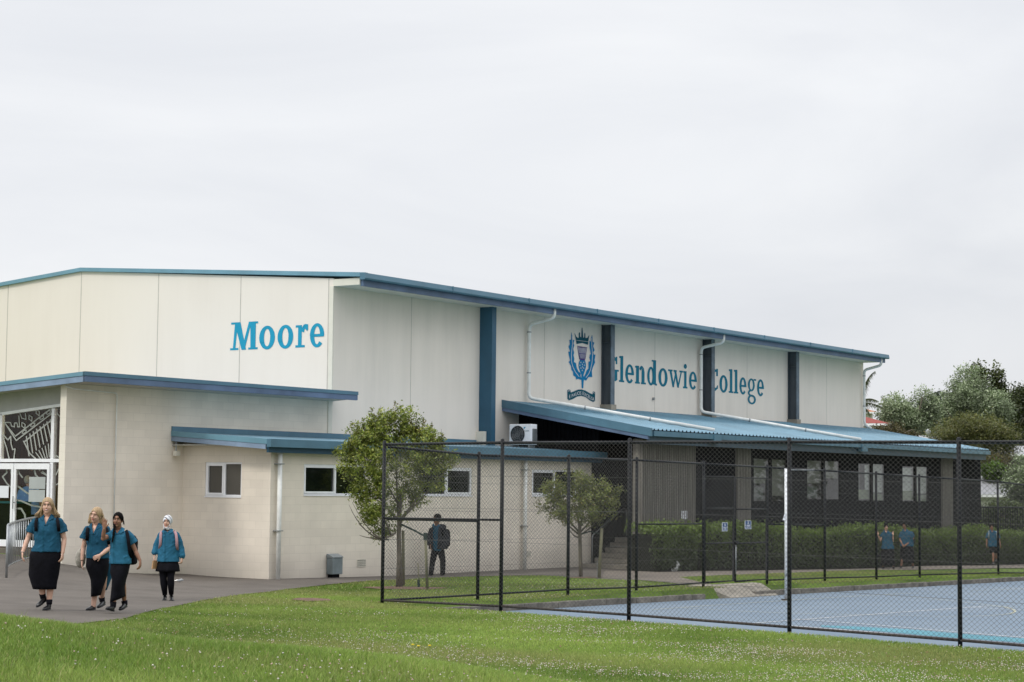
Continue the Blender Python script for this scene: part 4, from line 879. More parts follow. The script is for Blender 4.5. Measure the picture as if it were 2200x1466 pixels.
for (a0, a1, z0, z1) in dw:
    mid = (a0+a1)/2; w = W(); t = .05; v = VW-.07; kw = dw.index((a0, a1, z0, z1))
    for q0, q1, y0, y1 in ((a0, a1, z0, z0+t), (a0, a1, z1-t, z1), (a0, a0+t, z0, z1), (a1-t, a1, z0, z1), (mid-.09, mid+.09, z0, z1)): w.b(q0, q1, v-.03, v+.035 if q1-q0 < 2 else v+.03, y0, y1)
    f_ = w.build('window', M['charcoal_board'], drk)
    for q0, q1 in ((a0+t, mid-.08), (mid+.08, a1-t)): w = W(); w.p([(q0, v, z0), (q1, v, z0), (q1, v, z1), (q0, v, z1)]); w.build('pane', M['glass_refl'], f_, fixn=False)
    for q0, q1, y0, y1, cc in (((a0, mid, z0+(z1-z0)*.42, z1, (.36, .35, .31)), (mid, a1, z0+(z1-z0)*(.15 if kw == 0 else .55), z1, (.34, .33, .29)), (a0+.2, mid-.3, z0+.1, z0+.5, (.16, .18, .16))) if kw < 2 else ((a0+(.9 if kw == 2 else .0), mid, z0+.15, z1-.1, (.80, .82, .80)), (a0, mid, z0+.1, z0+.45, (.30, .36, .22)), (mid, a1, z0+.35, z1, (.62, .64, .60)), (mid, a1, z0, z0+.3, (.26, .32, .2)), (a0+.4, a0+.5, z0, z1, (.2, .2, .2)))):
        w = W(); k_ = .08+.02*random.random()+.02*(q1-q0 < .3); w.b(q0, q1, v-k_-.01, v-k_, y0, y1); w.build('blind_and_view_panel', mat('blind_and_painted_view', cc, .8, .12, 1.5), f_)  # blinds, plus panels painting the bright view through and green reflections
w = W(); w.b(12.5, 37.4, .1, 1.2, -1, 3.9); w.build('inner_wall', mat('pale_inner_wall', (.12, .115, .10), .8, .1), drk)
# dark boarded wall and stair recess at the near end
zq = lambda v: 4.96-.92*v/5.28-.30
w = W(); w.pr([(9.35, 0, 3.2), (9.35, 2.95, 3.2), (9.35, 2.95, zq(2.95)), (9.35, 0, zq(0))], (.1, 0, 0)); w.pr([(12.2, 0, -1), (12.2, VW-.2, -1), (12.2, VW-.2, zq(VW-.2)), (12.2, 0, zq(0))], (.1, 0, 0))
for k in range(28): x = .1+k*.165; w.b(12.17, 12.2, x, x+.03, -.5, zq(x+.03))
for k in range(18): x = .1+k*.16; w.b(9.32, 9.35, x, x+.03, 3.2, zq(x+.03))
w.build('boarded_wall', M['charcoal_board'], drk)
w = W(); w.b(12.14, 12.17, 3.1, 4.1, .75, 2.85); w.build('door', mat('dark_door', (.02, .022, .025), .4, .1), drk)
def zr(v): return 4.96-(4.96-4.04)*v/5.28
# corrugated roof sheets: trapezoid ribs running down the slope
w = W(); pit = .25; n = int((UD1-UD0-.1)/pit)
prof = []
for k in range(n+1):
    x = UD0+.06+k*pit; prof += [(x, 0), (x+.14, 0), (x+.165, .038), (x+.215, .038)]
prof = [(x, h) for x, h in prof if x < UD1]
vs = []
for x, h in prof:
    for v, dz in ((.03, .0), (5.30, .0)): vs += [w.U(x, v, zr(v)+h), ]
for x, h in prof:
    for v in (.03, 5.30): vs.append(w.U(x, v, zr(v)+h-.012))
m_ = len(prof); fs = [(2*i, 2*i+2, 2*i+3, 2*i+1) for i in range(m_-1)]+[(2*m_+2*i, 2*m_+2*i+1, 2*m_+2*i+3, 2*m_+2*i+2) for i in range(m_-1)]+[(2*i+1, 2*i+3, 2*m_+2*i+3, 2*m_+2*i+1) for i in range(m_-1)]
w.add(vs, fs); w.build('roof', M['roofblue'], drk)
w = W(); zs = zr(5.3); pg_ = [(UD0+.06, 5.303, zs-.030)]
for i in range(n): x = UD0+.06+i*pit; pg_ += [(x+.145, 5.303, zs-.024), (x+.17, 5.303, zs+.034), (x+.21, 5.303, zs+.034), (x+.235, 5.303, zs-.024)]
pg_ = pg_+[(UD1-.05, 5.303, zs-.030)]; up_ = pg_; lo_ = [(q[0], q[1], zs-.034) for q in pg_]; nn = len(up_)
w.add([w.U(*q) for q in up_+lo_], [(i, i+1, nn+i+1, nn+i) for i in range(nn-1)])
w.build('rib_stopper', M['charcoal_board'], drk)
w = W(); w.b(UD0+.12, UD1, 5.22, 5.24, zr(5.3)-.19, zr(5.3)-.02); w.b(UD0+.12, UD1, 5.24, 5.37, zr(5.3)-.19, zr(5.3)-.175); w.b(UD0+.12, UD1, 5.355, 5.37, zr(5.3)-.175, zr(5.3)-.035)
k = UD0+.9
while k < UD1: w.b(k-.008, k+.008, 5.24, 5.374, zr(5.3)-.186, zr(5.3)-.03); k += .9
gt = w.build('gutter', M['teal'], drk)
for px in (1541, 1857):
    u = hitv(px, 960, 5.37)[0]; w = W(); w.b(u-.24, u+.24, 5.22, 5.40, zr(5.3)-.33, zr(5.3)-.03); w.build('rain_head', M['teal'], drk)
def rake(w, u0, u1, v0, v1, t0, t1): w.pr([(u0, v0, zr(v0)-t0), (u0, v1, zr(v1)-t0), (u0, v1, zr(v1)-t1), (u0, v0, zr(v0)-t1)], (u1-u0, 0, 0))
w = W(); rake(w, UD0-.05, UD0+.04, -.0, 5.36, -.05, .19); w.build('barge_board', M['teal'], drk)
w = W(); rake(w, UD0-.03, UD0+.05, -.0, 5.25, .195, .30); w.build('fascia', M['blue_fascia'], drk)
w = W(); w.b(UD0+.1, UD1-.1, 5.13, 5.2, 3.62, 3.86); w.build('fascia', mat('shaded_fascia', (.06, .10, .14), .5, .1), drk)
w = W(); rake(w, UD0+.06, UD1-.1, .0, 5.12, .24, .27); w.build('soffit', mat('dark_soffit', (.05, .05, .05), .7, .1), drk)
# steps with side rails
st = bempty('steps', 'grey concrete steps with metal rails rising into the dark recess beside the annex', 'steps', 9.1, 3.0, -.15)
o_ = (9.1, 3.0, -.15)
for k in range(6):
    w = W(o_); u0 = (8.35 if k == 0 else 8.9+.30*k); w.b(u0, 12.1, 2.98 if k == 0 else 2.92, 4.55 if k == 0 else 4.5, -.5 if k == 0 else -.14+.15*(k-1)+.152, -.14+.15*k+.15)
    s_ = w.build('step', M['concrete'], st, bevel=.01); w = W(o_); w.b(u0+.0, u0+.06, 2.98 if k == 0 else 2.93, 4.5, .011+.15*k, .017+.15*k); w.build('nosing', mat('pale_step_edge', (.33, .31, .28), .8, .1) if k == 0 else bpy.data.materials['pale_step_edge'], s_)
for v in (3.02, 4.42):
    w = W(o_); w.t([tuple(p) for p in smooth_path([(8.9, v, .0), (8.9, v, .85), (9.15, v, .95), (10.7, v, 1.65), (10.95, v, 1.65), (10.95, v, .8)], .08)], .022, 8); w.build('rail', M['galv'], st, smooth=True)

# ================= notices and small things on the ribbed wall
a = hitv(1463.5, 1098, VW+.06); b_ = hitv(1476.5, 1116, VW+.06)
pn = bempty('notice_sheet', 'white paper notice fixed to the ribbed concrete panel above the bush', 'notice', a[0], VW, b_[1]); w = W((a[0], VW, b_[1])); w.b(a[0], b_[0], VW+.05, VW+.058, b_[1], a[1]); w.build('paper', M['paper'], pn)
# handrail beside the entrance ramp
hr = empty('handrail', (-12.2, 43.2, .4), 0, 'curved galvanised steel handrail with upright bars beside the entrance ramp', 'handrail')
hb = Vector((-10.3, 40.0)); he = Vector((-10.55, 45.2)); hpts = [tuple(p)[:2] for p in bezier((hb.x, hb.y, 0), (-10.95, 42.6, 0), (he.x, he.y, 0), 12)]
hx = lambda p, h: (p[0]+12.2, p[1]-43.2, gz_fast(p[0], p[1])+.03+h-.4)
w = MB(); w.tube([hx(p, 1.05) for p in hpts], .024, 8); w.tube([hx(p, .18) for p in hpts], .018, 8); w.build('rail', M['galv'], hr, smooth=True)
for q_ in (hpts[0], hpts[-1]): w = MB(); w.tube([hx(q_, -.05), hx(q_, 1.05)], .026, 8); w.build('post', M['galv'], hr, smooth=True)
for p in resample(hpts, 26)[1:-1]:
    w = MB(); w.tube([hx(p, .18), hx(p, 1.04)], .011, 6); w.build('bar', M['galv'], hr, smooth=True)

# ---------------------------------------------------------------- fences
def on_line(P, d, px, py):
    r = ray(px, py); t = (r[0]*P.y-P.x)/(d.x-r[0]*d.y); q = P+d*t; return q, CZ+r[1]*q.y, t
def wire_net(P, d, t0, t1, zb, zt, r=.0018, mesh=.088, name='chain_link', parent=None, org=(0, 0, 0)):
    """diamond net of straight wires between station t0..t1; zb, zt functions of t"""
    v = []; nrm = Vector((-d.y, d.x)); H = max(zt(t0)-zb(t0), zt(t1)-zb(t1)); L_ = t1-t0; k = -int(H/mesh)-1; segs = []
    slope = .84
    while k*mesh < L_+H:
        for sg in (1, -1):
            # line t = t0+k*mesh + sg-direction
            if sg == 1: a0 = k*mesh; f0, f1 = 0, H/slope
            pts = []
            if sg == 1: ta, tb = k*mesh, k*mesh+H/slope; ha, hb_ = 0, H
            else: ta, tb = k*mesh, k*mesh+H/slope; ha, hb_ = H, 0
            lo, hi = max(ta, 0), min(tb, L_)
            if hi-lo < .01: continue
            h0 = ha+(hb_-ha)*(lo-ta)/(tb-ta); h1 = ha+(hb_-ha)*(hi-ta)/(tb-ta); segs.append((lo, h0, hi, h1, sg))
        k += 1
    V = []; Fc = []; o = 0
    for lo, h0, hi, h1, sg in segs:
        for tt, hh in ((lo, h0), (hi, h1)):
            q = P+d*(t0+tt); z = zb(t0+tt)+hh*(zt(t0+tt)-zb(t0+tt))/H; off = r*.9*sg
            V += [(q.x+nrm.x*(off+r), q.y+nrm.y*(off+r), z), (q.x+nrm.x*(off-r*.5)-d.x*r*.8, q.y+nrm.y*(off-r*.5)-d.y*r*.8, z+r*.8*sg), (q.x+nrm.x*(off-r*.5)+d.x*r*.8, q.y+nrm.y*(off-r*.5)+d.y*r*.8, z-r*.8*sg)]
        Fc += [(o, o+1, o+4, o+3), (o+1, o+2, o+5, o+4), (o+2, o, o+3, o+5)]; o += 6
    return np_mesh(name, V, Fc, M['wire'], parent, org)
def fence(P, d, posts, name_label, midpanels, outward, extra_t=None, pr_=.045, rr=.030, bottom_mat=None, gap=None):
    """posts: list of (px, ytop, ybottom)"""
    root = empty('chain_link_fence', (P.x, P.y, 0), 0, name_label, 'fence'); O = (P.x, P.y, 0); S = []
    for px, yt, yb in posts:
        q, zb_, t = on_line(P, d, px, yb); _, zt_, _ = on_line(P, d, px, yt); S.append((t, zb_, zt_))
    if extra_t: S += extra_t
    ts = [s_[0] for s_ in S]; zb = lambda t: float(np.interp(t, ts, [s_[1] for s_ in S])); zt = lambda t: float(np.interp(t, ts, [s_[2] for s_ in S]))
    for t, b_, tp in S:
        if not posts and t < .2: continue
        q = P+d*t; w = MB(); w.tube([(q.x, q.y, b_-.25), (q.x, q.y, tp+.02)], pr_, 12); w.ell((q.x, q.y, tp+.02), (pr_, pr_, .025), 12)
        o = w.build('post', M['black_pvc'], root, O, smooth=True)
    def rail(t0, t1, f, r_, m_, nm='rail'):
        a = P+d*t0; b_ = P+d*t1; w = MB(); w.tube([(a.x, a.y, f(t0)), (b_.x, b_.y, f(t1))], r_, 10); return w.build(nm, m_, root, O, smooth=True)
    for (t0, b0, p0), (t1, b1, p1) in zip(S, S[1:]):
        rail(t0, t1, lambda t: zt(t)-.03, rr+.004, M['black_pvc'])
        if gap and gap[0]-.05 < t0 and t1 < gap[1]+.05: continue
        rail(t0, t1, lambda t: zb(t)+.06, rr, bottom_mat or M['black_pvc'])
    for i, fr_ in midpanels: rail(S[i][0], S[i+1][0], lambda t: zb(t)+(zt(t)-zb(t))*fr_, rr*.9, M['black_pvc'])
    nrm = Vector((-d.y, d.x)); 
    if nrm.dot(outward) < 0: nrm = -nrm
    Pn = P+nrm*(pr_+.006)
    wires = [(ts[0], ts[-1])] if not gap else [(ts[0], gap[0]), (gap[1], ts[-1])]
    for a, b_ in wires:
        wire_net(Pn, d, a, b_, lambda t: zb(t)+.05, lambda t: zt(t)-.0, parent=root, org=O)
        for hgt in (.22, .40, .595, .79):
            w = MB(); n = 2
            A_ = Pn+d*a; B_ = Pn+d*b_
            st_ = [t for t in ts if a <= t <= b_]
            w.tube([((Pn+d*t).x, (Pn+d*t).y, zb(t)+(zt(t)-zb(t))*hgt) for t in st_], .0022, 4, up=(0, 0, 1)); w.build('line_wire', M['wire'], root, O)
    return root, S, zb, zt
nearposts = [(821, 952, 1297), (1076, 948, 1310), (1351, 947, 1329), (1696, 946, 1356), (2063, 946, 1385)]
_, _zb, _t = on_line(P0, dN, 2063, 1385); tl = _t
rt, SN, zbN, ztN = fence(P0, dN, nearposts, 'tall black chain link fence along the near side of the blue court', [(0, .53)], -inN, [(tl+3.0, .02, 3.01), (tl+6.0, .0, 3.0), (tl+9.0, -.02, 3.0)], .034, .022, M['rail_brown'])
cornerz = (SN[0][1], SN[0][2])
farposts = [(1026, 975, 1285), (1220, 981, 1273), (1367, 986, 1268), (1511, 994, 1258), (1648, 1002, 1252), (1772, 1009, 1247), (1883, 1016, 1244), (1976, 1022, 1240), (2145, 1033, 1235)]
tA = on_line(P0, dF, 1511, 1258)[2]; tB = on_line(P0, dF, 1648, 1252)[2]; tE = on_line(P0, dF, 2145, 1235)[2]
pf = [(.05, cornerz[0], cornerz[1]-.03)]
def fence_far():
    S = []
    for px, yt, yb in farposts:
        q, zb_, t = on_line(P0, dF, px, yb); _, zt_, _ = on_line(P0, dF, px, yt); S.append((t, zb_, zt_))
    return S
_S = fence_far()
# reuse the builder with explicit stations
def fence_stations(P, d, S, label, midp, outward, gap):
    global on_line
    old = on_line; it = iter([])
    return fence(P, d, [], label, midp, outward, S, .035, .020, None, gap)
rt2, SF, zbF, ztF = fence_stations(P0, dF, pf[:0]+[(.12, cornerz[0], cornerz[1]-.04)]+_S+[(tE+4, -.45, 2.5), (tE+8, -.55, 2.4), (tE+12, -.62, 2.35)], 'tall black chain link fence on the far side of the court with a gate gap', [(0, .53), (3, .5), (5, .5)], -inF, (tA, tB))
# gates
tm = on_line(P0, dF, 1577, 1255)[2]
def gate(t0, t1, label):
    c = P0+dF*((t0+t1)/2); root = empty('fence_gate', (c.x, c.y, zbF(t0)), 0, label, 'gate'); O = (c.x, c.y, zbF(t0)); z0 = zbF(t0)+.06; H = 2.52
    w = MB(); 
    pt = lambda t, z: ((P0+dF*t).x, (P0+dF*t).y, z)
    a, b_ = t0+.06, t1-.04
    w.tube([pt(a, z0), pt(a, z0+H), pt(b_, z0+H), pt(b_, z0), pt(a, z0)], .026, 8, up=(inF.x, inF.y, 0))
    w.build('frame', M['black_pvc'], root, O, smooth=True)
    for h in (.92, 1.75): w = MB(); w.tube([pt(a, z0+h), pt(b_, z0+h)], .02, 8); w.build('rail', M['black_pvc'], root, O, smooth=True)
    wire_net(P0+inF*.03, dF, a, b_, lambda t: z0, lambda t: z0+H, parent=root, org=O)
    return root
ga = gate(tA, tm, 'left leaf of the black mesh double gate in the far court fence'); gb = gate(tm, tB, 'right leaf of the black mesh double gate in the far court fence')
w = MB(); q = P0+dF*tm; w.tube([(q.x+inF.x*.05, q.y+inF.y*.05, zbF(tm)+.25), (q.x+inF.x*.05, q.y+inF.y*.05, zbF(tm)+.95)], .014, 8)
o = w.build('drop_bolt', M['galv'], ga, tuple(ga.location), smooth=True)
w = MB(); w.tube([(q.x, q.y, zbF(tm)+1.0), (q.x+inF.x*.1, q.y+inF.y*.1, zbF(tm)+1.0)], .05, 10); w.build('latch', M['black_pvc'], ga, tuple(ga.location), smooth=True)
# small blue signs on the gates
for (x0, x1, y0, y1, lab) in ((1551, 1562.5, 1123, 1141.5, 'small blue notice plate with white writing on the left gate leaf'), (1600, 1613.5, 1119, 1137, 'small blue notice plate with white writing on the right gate leaf')):
    q, z1_, t0 = on_line(P0+inF*.06, dF, x0, y0); q1, z0_, t1 = on_line(P0+inF*.06, dF, x1, y1); Pq = P0+inF*.06
    s_ = empty('court_sign', (q.x, q.y, z0_), 0, lab, 'sign', 'blue notice plates on the gate'); O = (q.x, q.y, z0_); H = z1_-z0_; Wd = t1-t0
    def pl(a, b_, c, d, dd): A_ = Pq+dF*(t0+a*Wd)+inF*dd; B_ = Pq+dF*(t0+b_*Wd)+inF*dd; return [(A_.x, A_.y, z0_+c*H), (B_.x, B_.y, z0_+c*H), (B_.x, B_.y, z0_+d*H), (A_.x, A_.y, z0_+d*H)]
    w = MB(); w.prism(pl(0, 1, 0, 1, 0), (inF.x*.006, inF.y*.006, 0)); w.build('plate', M['paper'], s_, O)
    w = MB(); w.poly(pl(.07, .93, .05, .95, .008)); w.build('face', M['sign_blue'], s_, O, fixn=False)
    w = MB()
    for r_ in ((.44, .56, .68, .88), (.36, .64, .60, .66), (.2, .8, .44, .50), (.16, .84, .34, .39), (.3, .7, .24, .28), (.15, .85, .12, .17)): w.poly(pl(*r_, .010))
    w.build('writing', M['paper'], s_, O, fixn=False)
# distant low black fence at the right edge
fx = [atY(2108, 1090, 86), atY(2420, 1086, 86)]
lf = empty('low_fence', tuple(fx[0]), 0, 'low black fence panel behind the hedge at the far right', 'fence'); O = tuple(fx[0])
w = MB(); z1_ = fx[0].z; w.tube([(fx[0].x, 86, z1_), (fx[1].x, 86, z1_)], .035, 8); w.tube([(fx[0].x, 86, z1_-1.4), (fx[1].x, 86, z1_-1.4)], .03, 8); w.build('rail', M['black_pvc'], lf, O)
w = MB(); n = 60
for k in range(n): x = fx[0].x+(fx[1].x-fx[0].x)*k/n; w.tube([(x, 86, z1_), (x, 86, z1_-1.5)], .02, 4)
w.build('bars', M['black_pvc'], lf, O)

# netball post
nb = hitc(1690, 1290); ztop = atY(1690, 1007, nb.y).z; O = tuple(nb)
np_ = empty('netball_post', O, 0, 'white padded netball post with worn paint standing on the blue court', 'goal post')
w = MB(); w.tube([(nb.x, nb.y, nb.z+.02), (nb.x, nb.y, ztop)], .048, 14); w.build('pole', mat('worn_white_pad', (.70, .72, .74), .5, .35, 3.5, c2=(.22, .22, .23), stretch=(1, 1, .7)), np_, O, smooth=True)
bpy.data.materials['worn_white_pad'].node_tree.nodes['Map Range'].inputs[1].default_value = .36; bpy.data.materials['worn_white_pad'].node_tree.nodes['Map Range'].inputs[2].default_value = .42
w = MB(); w.tube([(nb.x, nb.y, ztop-.03), (nb.x+.26, nb.y-.02, ztop-.03)], .009, 8); rc = (nb.x+.45, nb.y-.03)
w.tube([(rc[0]+.19*math.cos(6.283*k/24), rc[1]+.19*math.sin(6.283*k/24), ztop-.03) for k in range(25)], .007, 6, up=(0, 0, 1)); w.build('ring', M['galv'], np_, O, smooth=True)
w = MB(); w.tube([(nb.x, nb.y, nb.z-.02), (nb.x, nb.y, nb.z+.03)], .12, 14); w.build('base_plate', M['rail_brown'], np_, O)
tg = atY(1686, 1102, nb.y-.06); pp = empty('notice_sheet', tuple(tg), 0, 'small white paper sheet tied to the netball post', 'notice'); w = MB(); w.prism([(tg.x-.05, tg.y, tg.z-.17), (tg.x+.02, tg.y, tg.z-.18), (tg.x+.03, tg.y, tg.z+.02), (tg.x+.0, tg.y, tg.z)], (0, .004, 0)); w.build('paper', M['paper'], pp, tuple(tg))

# ---------------------------------------------------------------- foliage
def leaves(name, lobes, n, size, cols, parent, org, aspect=.45, shell=.55, jit=.03, clump=None, shade=(.86, .24)):
    """leaf cards in the outer volume of a set of lobes (cx,cy,cz,rx,ry,rz)"""
    L_ = np.array(lobes); vol = (L_[:, 3]*L_[:, 4]*L_[:, 5])**(2/3); pick = rng.choice(len(L_), n, p=vol/vol.sum()); l = L_[pick]
    d = rng.normal(size=(n, 3)); d /= np.linalg.norm(d, axis=1)[:, None]; rad = shell+(1-shell)*rng.random(n)**.6
    rad *= 1+.12*np.sin(d[:, 0]*9+l[:, 0]*5)*np.cos(d[:, 2]*8+l[:, 1]*3)
    p = l[:, :3]+d*l[:, 3:6]*rad[:, None]+rng.normal(0, jit, (n, 3))
    if clump:
        nc = max(8, n//clump[0]); sel = rng.integers(0, nc, n); p = p[:nc][sel]+rng.normal(0, clump[1], (n, 3)); d = d[:nc][sel]; rad = np.clip(rad[:nc][sel]+rng.normal(0, .06, n), 0, 1.1)
    # leaf orientation
    a = rng.normal(size=(n, 3)); a[:, 2] -= .3; a /= np.linalg.norm(a, axis=1)[:, None]; b_ = np.cross(a, rng.normal(size=(n, 3))+d*1.2); b_ /= np.linalg.norm(b_, axis=1)[:, None]+1e-9
    s_ = size*rng.uniform(.6, 1.25, n)[:, None]; a = a*s_; b_ = b_*s_*aspect
    v = np.stack([p-a*.5, p+b_*.5, p+a*.5, p-b_*.5], 1).reshape(-1, 3); o = np.arange(n)*4; f = np.stack([o, o+1, o+2, o+3], 1)
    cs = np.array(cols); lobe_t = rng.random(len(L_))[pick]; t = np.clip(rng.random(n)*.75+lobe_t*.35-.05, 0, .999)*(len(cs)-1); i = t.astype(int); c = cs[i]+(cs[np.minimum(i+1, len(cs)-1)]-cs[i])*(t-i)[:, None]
    inner = np.clip((rad-shell)/(1-shell), .0, 1)[:, None]; c = c*(.5+.55*inner)*(shade[0]+shade[1]*d[:, 2:3])*rng.uniform(.8, 1.2, (n, 1))  # shade put into leaf tint: darker inside crowns and on undersides
    return np_mesh(name, v, f, M['leaf'], parent, org, tint=np.repeat(c, 4, 0))
def blob_lobes(c, R_, n, r0=.28, r1=.5, seed=0, zsq=1.):
    rr = random.Random(seed); L_ = []
    for i in range(n):
        while True:
            d = Vector((rr.uniform(-1, 1), rr.uniform(-1, 1), rr.uniform(-1, 1)))
            if d.length < 1: break
        s_ = rr.uniform(r0, r1); k = 1-s_*.75
        L_.append((c[0]+d.x*R_[0]*k, c[1]+d.y*R_[1]*k, c[2]+d.z*R_[2]*k, R_[0]*s_, R_[1]*s_, R_[2]*s_*zsq))
    return L_
def limbs(w, base, top, r, spread, n, rr, depth=2):
    """tapered limbs growing from base towards a crown"""
    b0 = Vector(base); t0 = Vector(top)
    for k in range(n):
        e = t0+Vector((rr.uniform(-1, 1)*spread[0], rr.uniform(-1, 1)*spread[1], rr.uniform(-.6, 1)*spread[2])); m_ = b0.lerp(e, .5)+Vector((rr.uniform(-.1, .1), rr.uniform(-.1, .1), .12))
        pts = bezier(b0, m_, e, 6); w.tube(pts, [r*(1-.82*i/6) for i in range(7)], 6)
        if depth > 0:
            for j in range(3): q = Vector(pts[3+j]); e2 = q+Vector((rr.uniform(-1, 1), rr.uniform(-1, 1), rr.uniform(0, 1)))*spread[0]*.45; w.tube([q, q.lerp(e2, .5)+Vector((0, 0, .03)), e2], [r*.3, r*.2, r*.06], 5)
# tree by the fence corner
rr = random.Random(5); X1, Y1 = TREE1; z1 = gz_fast(X1, Y1); mpp = Y1/F
t1 = empty('young_tree', (X1, Y1, z1), 0, 'taller young tree with dense oval green crown by the fence corner', 'tree'); O = (X1, Y1, z1)
def at1(px, py, d=0): p = atY(px, py, Y1+d); return (p.x, p.y, p.z)
w = MB(); w.tube([at1(858, 1264), at1(858, 1200), at1(857, 1150), at1(858, 1110), at1(862, 1060)], [.085, .056, .050, .045, .035], 12)
for e, r_ in ((at1(905, 1060, .2), .04), (at1(800, 1050, -.2), .035), (at1(850, 960, .1), .04), (at1(930, 990, .3), .03), (at1(780, 980, .2), .03)):
    b0 = at1(858, 1120); w.tube(bezier(b0, ((b0[0]*.5+e[0]*.5), (b0[1]+e[1])/2, b0[2]+.3), e, 7), [r_*(1-.75*i/7) for i in range(8)], 6)
# bare drooping twigs on the left
for a, m_, e in (((850, 1145), (815, 1175), (770, 1125)), ((835, 1160), (800, 1165), (757, 1080)), ((835, 1160), (790, 1158), (772, 1150)), ((820, 1160), (775, 1145), (750, 1085)), ((840, 1150), (830, 1120), (812, 1090)), ((858, 1120), (905, 1075), (960, 1010)), ((858, 1130), (880, 1085), (915, 1050)), ((858, 1090), (820, 1010), (760, 960))):
    w.tube(bezier(at1(*a, -.1), at1(*m_, -.3), at1(*e, -.4), 7), [.022*(1-.8*i/7) for i in range(8)], 5)
w.build('trunk', M['bark'], t1, O, smooth=True)
Lb = []
for px, py, rx, ry in ((850, 1000, 80, 62), (800, 960, 48, 44), (900, 960, 55, 50), (845, 925, 60, 45), (790, 1020, 55, 60), (915, 1010, 50, 55), (820, 1080, 50, 50), (880, 1065, 45, 40), (855, 900, 35, 30), (800, 925, 38, 33), (905, 935, 35, 28), (770, 965, 35, 35), (940, 985, 32, 30), (828, 1118, 36, 34), (795, 1100, 28, 40), (752, 990, 26, 24), (742, 965, 18, 16), (745, 1010, 16, 18), (960, 985, 22, 18), (955, 1010, 22, 16), (930, 1045, 26, 16), (770, 925, 22, 20), (925, 955, 24, 18), (810, 905, 22, 24), (880, 900, 22, 24), (815, 1140, 20, 20), (775, 1060, 20, 26)):
    p = at1(px, py, random.uniform(-.35, .35)); Lb.append((p[0], p[1], p[2], rx*mpp*.92, min(rx, ry)*mpp*.95, ry*mpp*.92))
g1 = [(.09, .14, .018), (.18, .24, .035), (.30, .35, .06), (.44, .43, .10)]
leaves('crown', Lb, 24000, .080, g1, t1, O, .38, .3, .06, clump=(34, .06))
Ls = []; tw = MB()
for px, py, y0 in ((849, 868, 915), (818, 880, 925), (797, 882, 930), (805, 895, 930), (880, 890, 930), (908, 902, 935), (928, 913, 945), (868, 897, 930), (835, 886, 925), (782, 905, 940), (948, 930, 960), (768, 925, 950), (895, 908, 935), (940, 950, 975), (755, 940, 965)):
    for k in range(5): p = at1(px+random.uniform(-3, 3), py+(y0-py)*k/4, 0); Ls.append((p[0], p[1], p[2], .05+.025*k, .05+.03*k, .07))
    tw.tube([at1(px, py-8), at1(px+2, y0+25)], [.003, .008], 4)
leaves('leafy_shoots', Ls, 2400, .075, [(.10, .14, .025), (.22, .24, .06), (.28, .17, .07)], t1, O, .42, .1, .02); tw.build('shoots', M['bark'], t1, O)
# small tree near the steps
X2, Y2 = TREE2; z2 = gz_fast(X2, Y2); mpp = Y2/F
t2 = empty('young_tree', (X2, Y2, z2), 0, 'smaller young tree with open wide crown and thin trunk near the steps', 'tree'); O = (X2, Y2, z2)
def at2(px, py, d=0): p = atY(px, py, Y2+d); return (p.x, p.y, p.z)
w = MB(); w.tube([at2(1248, 1246), at2(1247, 1200), at2(1246, 1155), at2(1245, 1120)], [.055, .05, .046, .04], 10)
for a, e in (((1246, 1150), (1205, 1110)), ((1246, 1150), (1285, 1115)), ((1246, 1140), (1230, 1070)), ((1246, 1140), (1262, 1060)), ((1248, 1155), (1222, 1135)), ((1246, 1145), (1310, 1080)), ((1246, 1145), (1180, 1080))):
    w.tube(bezier(at2(*a), at2((a[0]*.4+e[0]*.6), e[1]+22, .1), at2(*e, rr.uniform(-.3, .3)), 6), [.026*(1-.75*i/6) for i in range(7)], 6)
w.build('trunk', M['bark'], t2, O, smooth=True)
Lb = []
for px, py, rx, ry in ((1240, 1070, 70, 48), (1190, 1055, 38, 32), (1230, 1035, 36, 26), (1275, 1060, 45, 38), (1310, 1075, 28, 36), (1325, 1050, 16, 14), (1175, 1075, 24, 24), (1215, 1105, 34, 28), (1290, 1105, 38, 26), (1250, 1022, 16, 14), (1255, 1095, 40, 34), (1270, 1030, 14, 12), (1200, 1095, 24, 20)):
    p = at2(px, py, random.uniform(-.3, .3)); Lb.append((p[0], p[1], p[2], rx*mpp*.9, rx*mpp*.8, ry*mpp*.9))
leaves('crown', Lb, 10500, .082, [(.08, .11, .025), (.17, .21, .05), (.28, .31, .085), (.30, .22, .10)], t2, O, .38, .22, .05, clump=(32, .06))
# support stakes and ties
def stake(p0, p1, r_, lab, cat='stake', m_='stake'):
    s_ = empty('tree_stake', tuple(p0), 0, lab, cat); w = MB(); w.tube([p0, p1], [r_, r_*.95], 10); w.build('stake', M[m_], s_, tuple(p0), smooth=True); return s_
s1 = stake(at1(918, 1265, -.6), at1(914, 1150, -.6), .032, 'round timber stake with dark tie to the right of the taller young tree')
w = MB(); w.tube([at1(914, 1153, -.6), at1(890, 1140, -.3), at1(862, 1127, 0)], .022, 6); w.tube([at1(914, 1145, -.6), at1(914, 1160, -.6)], .045, 8); w.build('tie_strap', M['green_strap'], s1, tuple(s1.location))
stake(at1(867, 1258, .25), at1(866, 1140, .25), .035, 'timber stake standing close behind the trunk of the taller young tree')
s3 = stake(at1(901, 1262, -.5), at1(898, 1210, -.5), .012, 'thin short peg with small green tap head beside the timber stake', 'peg'); w = MB(); w.tube([at1(900, 1262, -.5), at1(899, 1246, -.5)], .03, 8); w.build('tap', M['green_strap'], s3, tuple(s3.location))
s4 = stake(at2(1287, 1246, -.2), at2(1293, 1135, -.2), .042, 'pale round timber stake beside the smaller young tree')
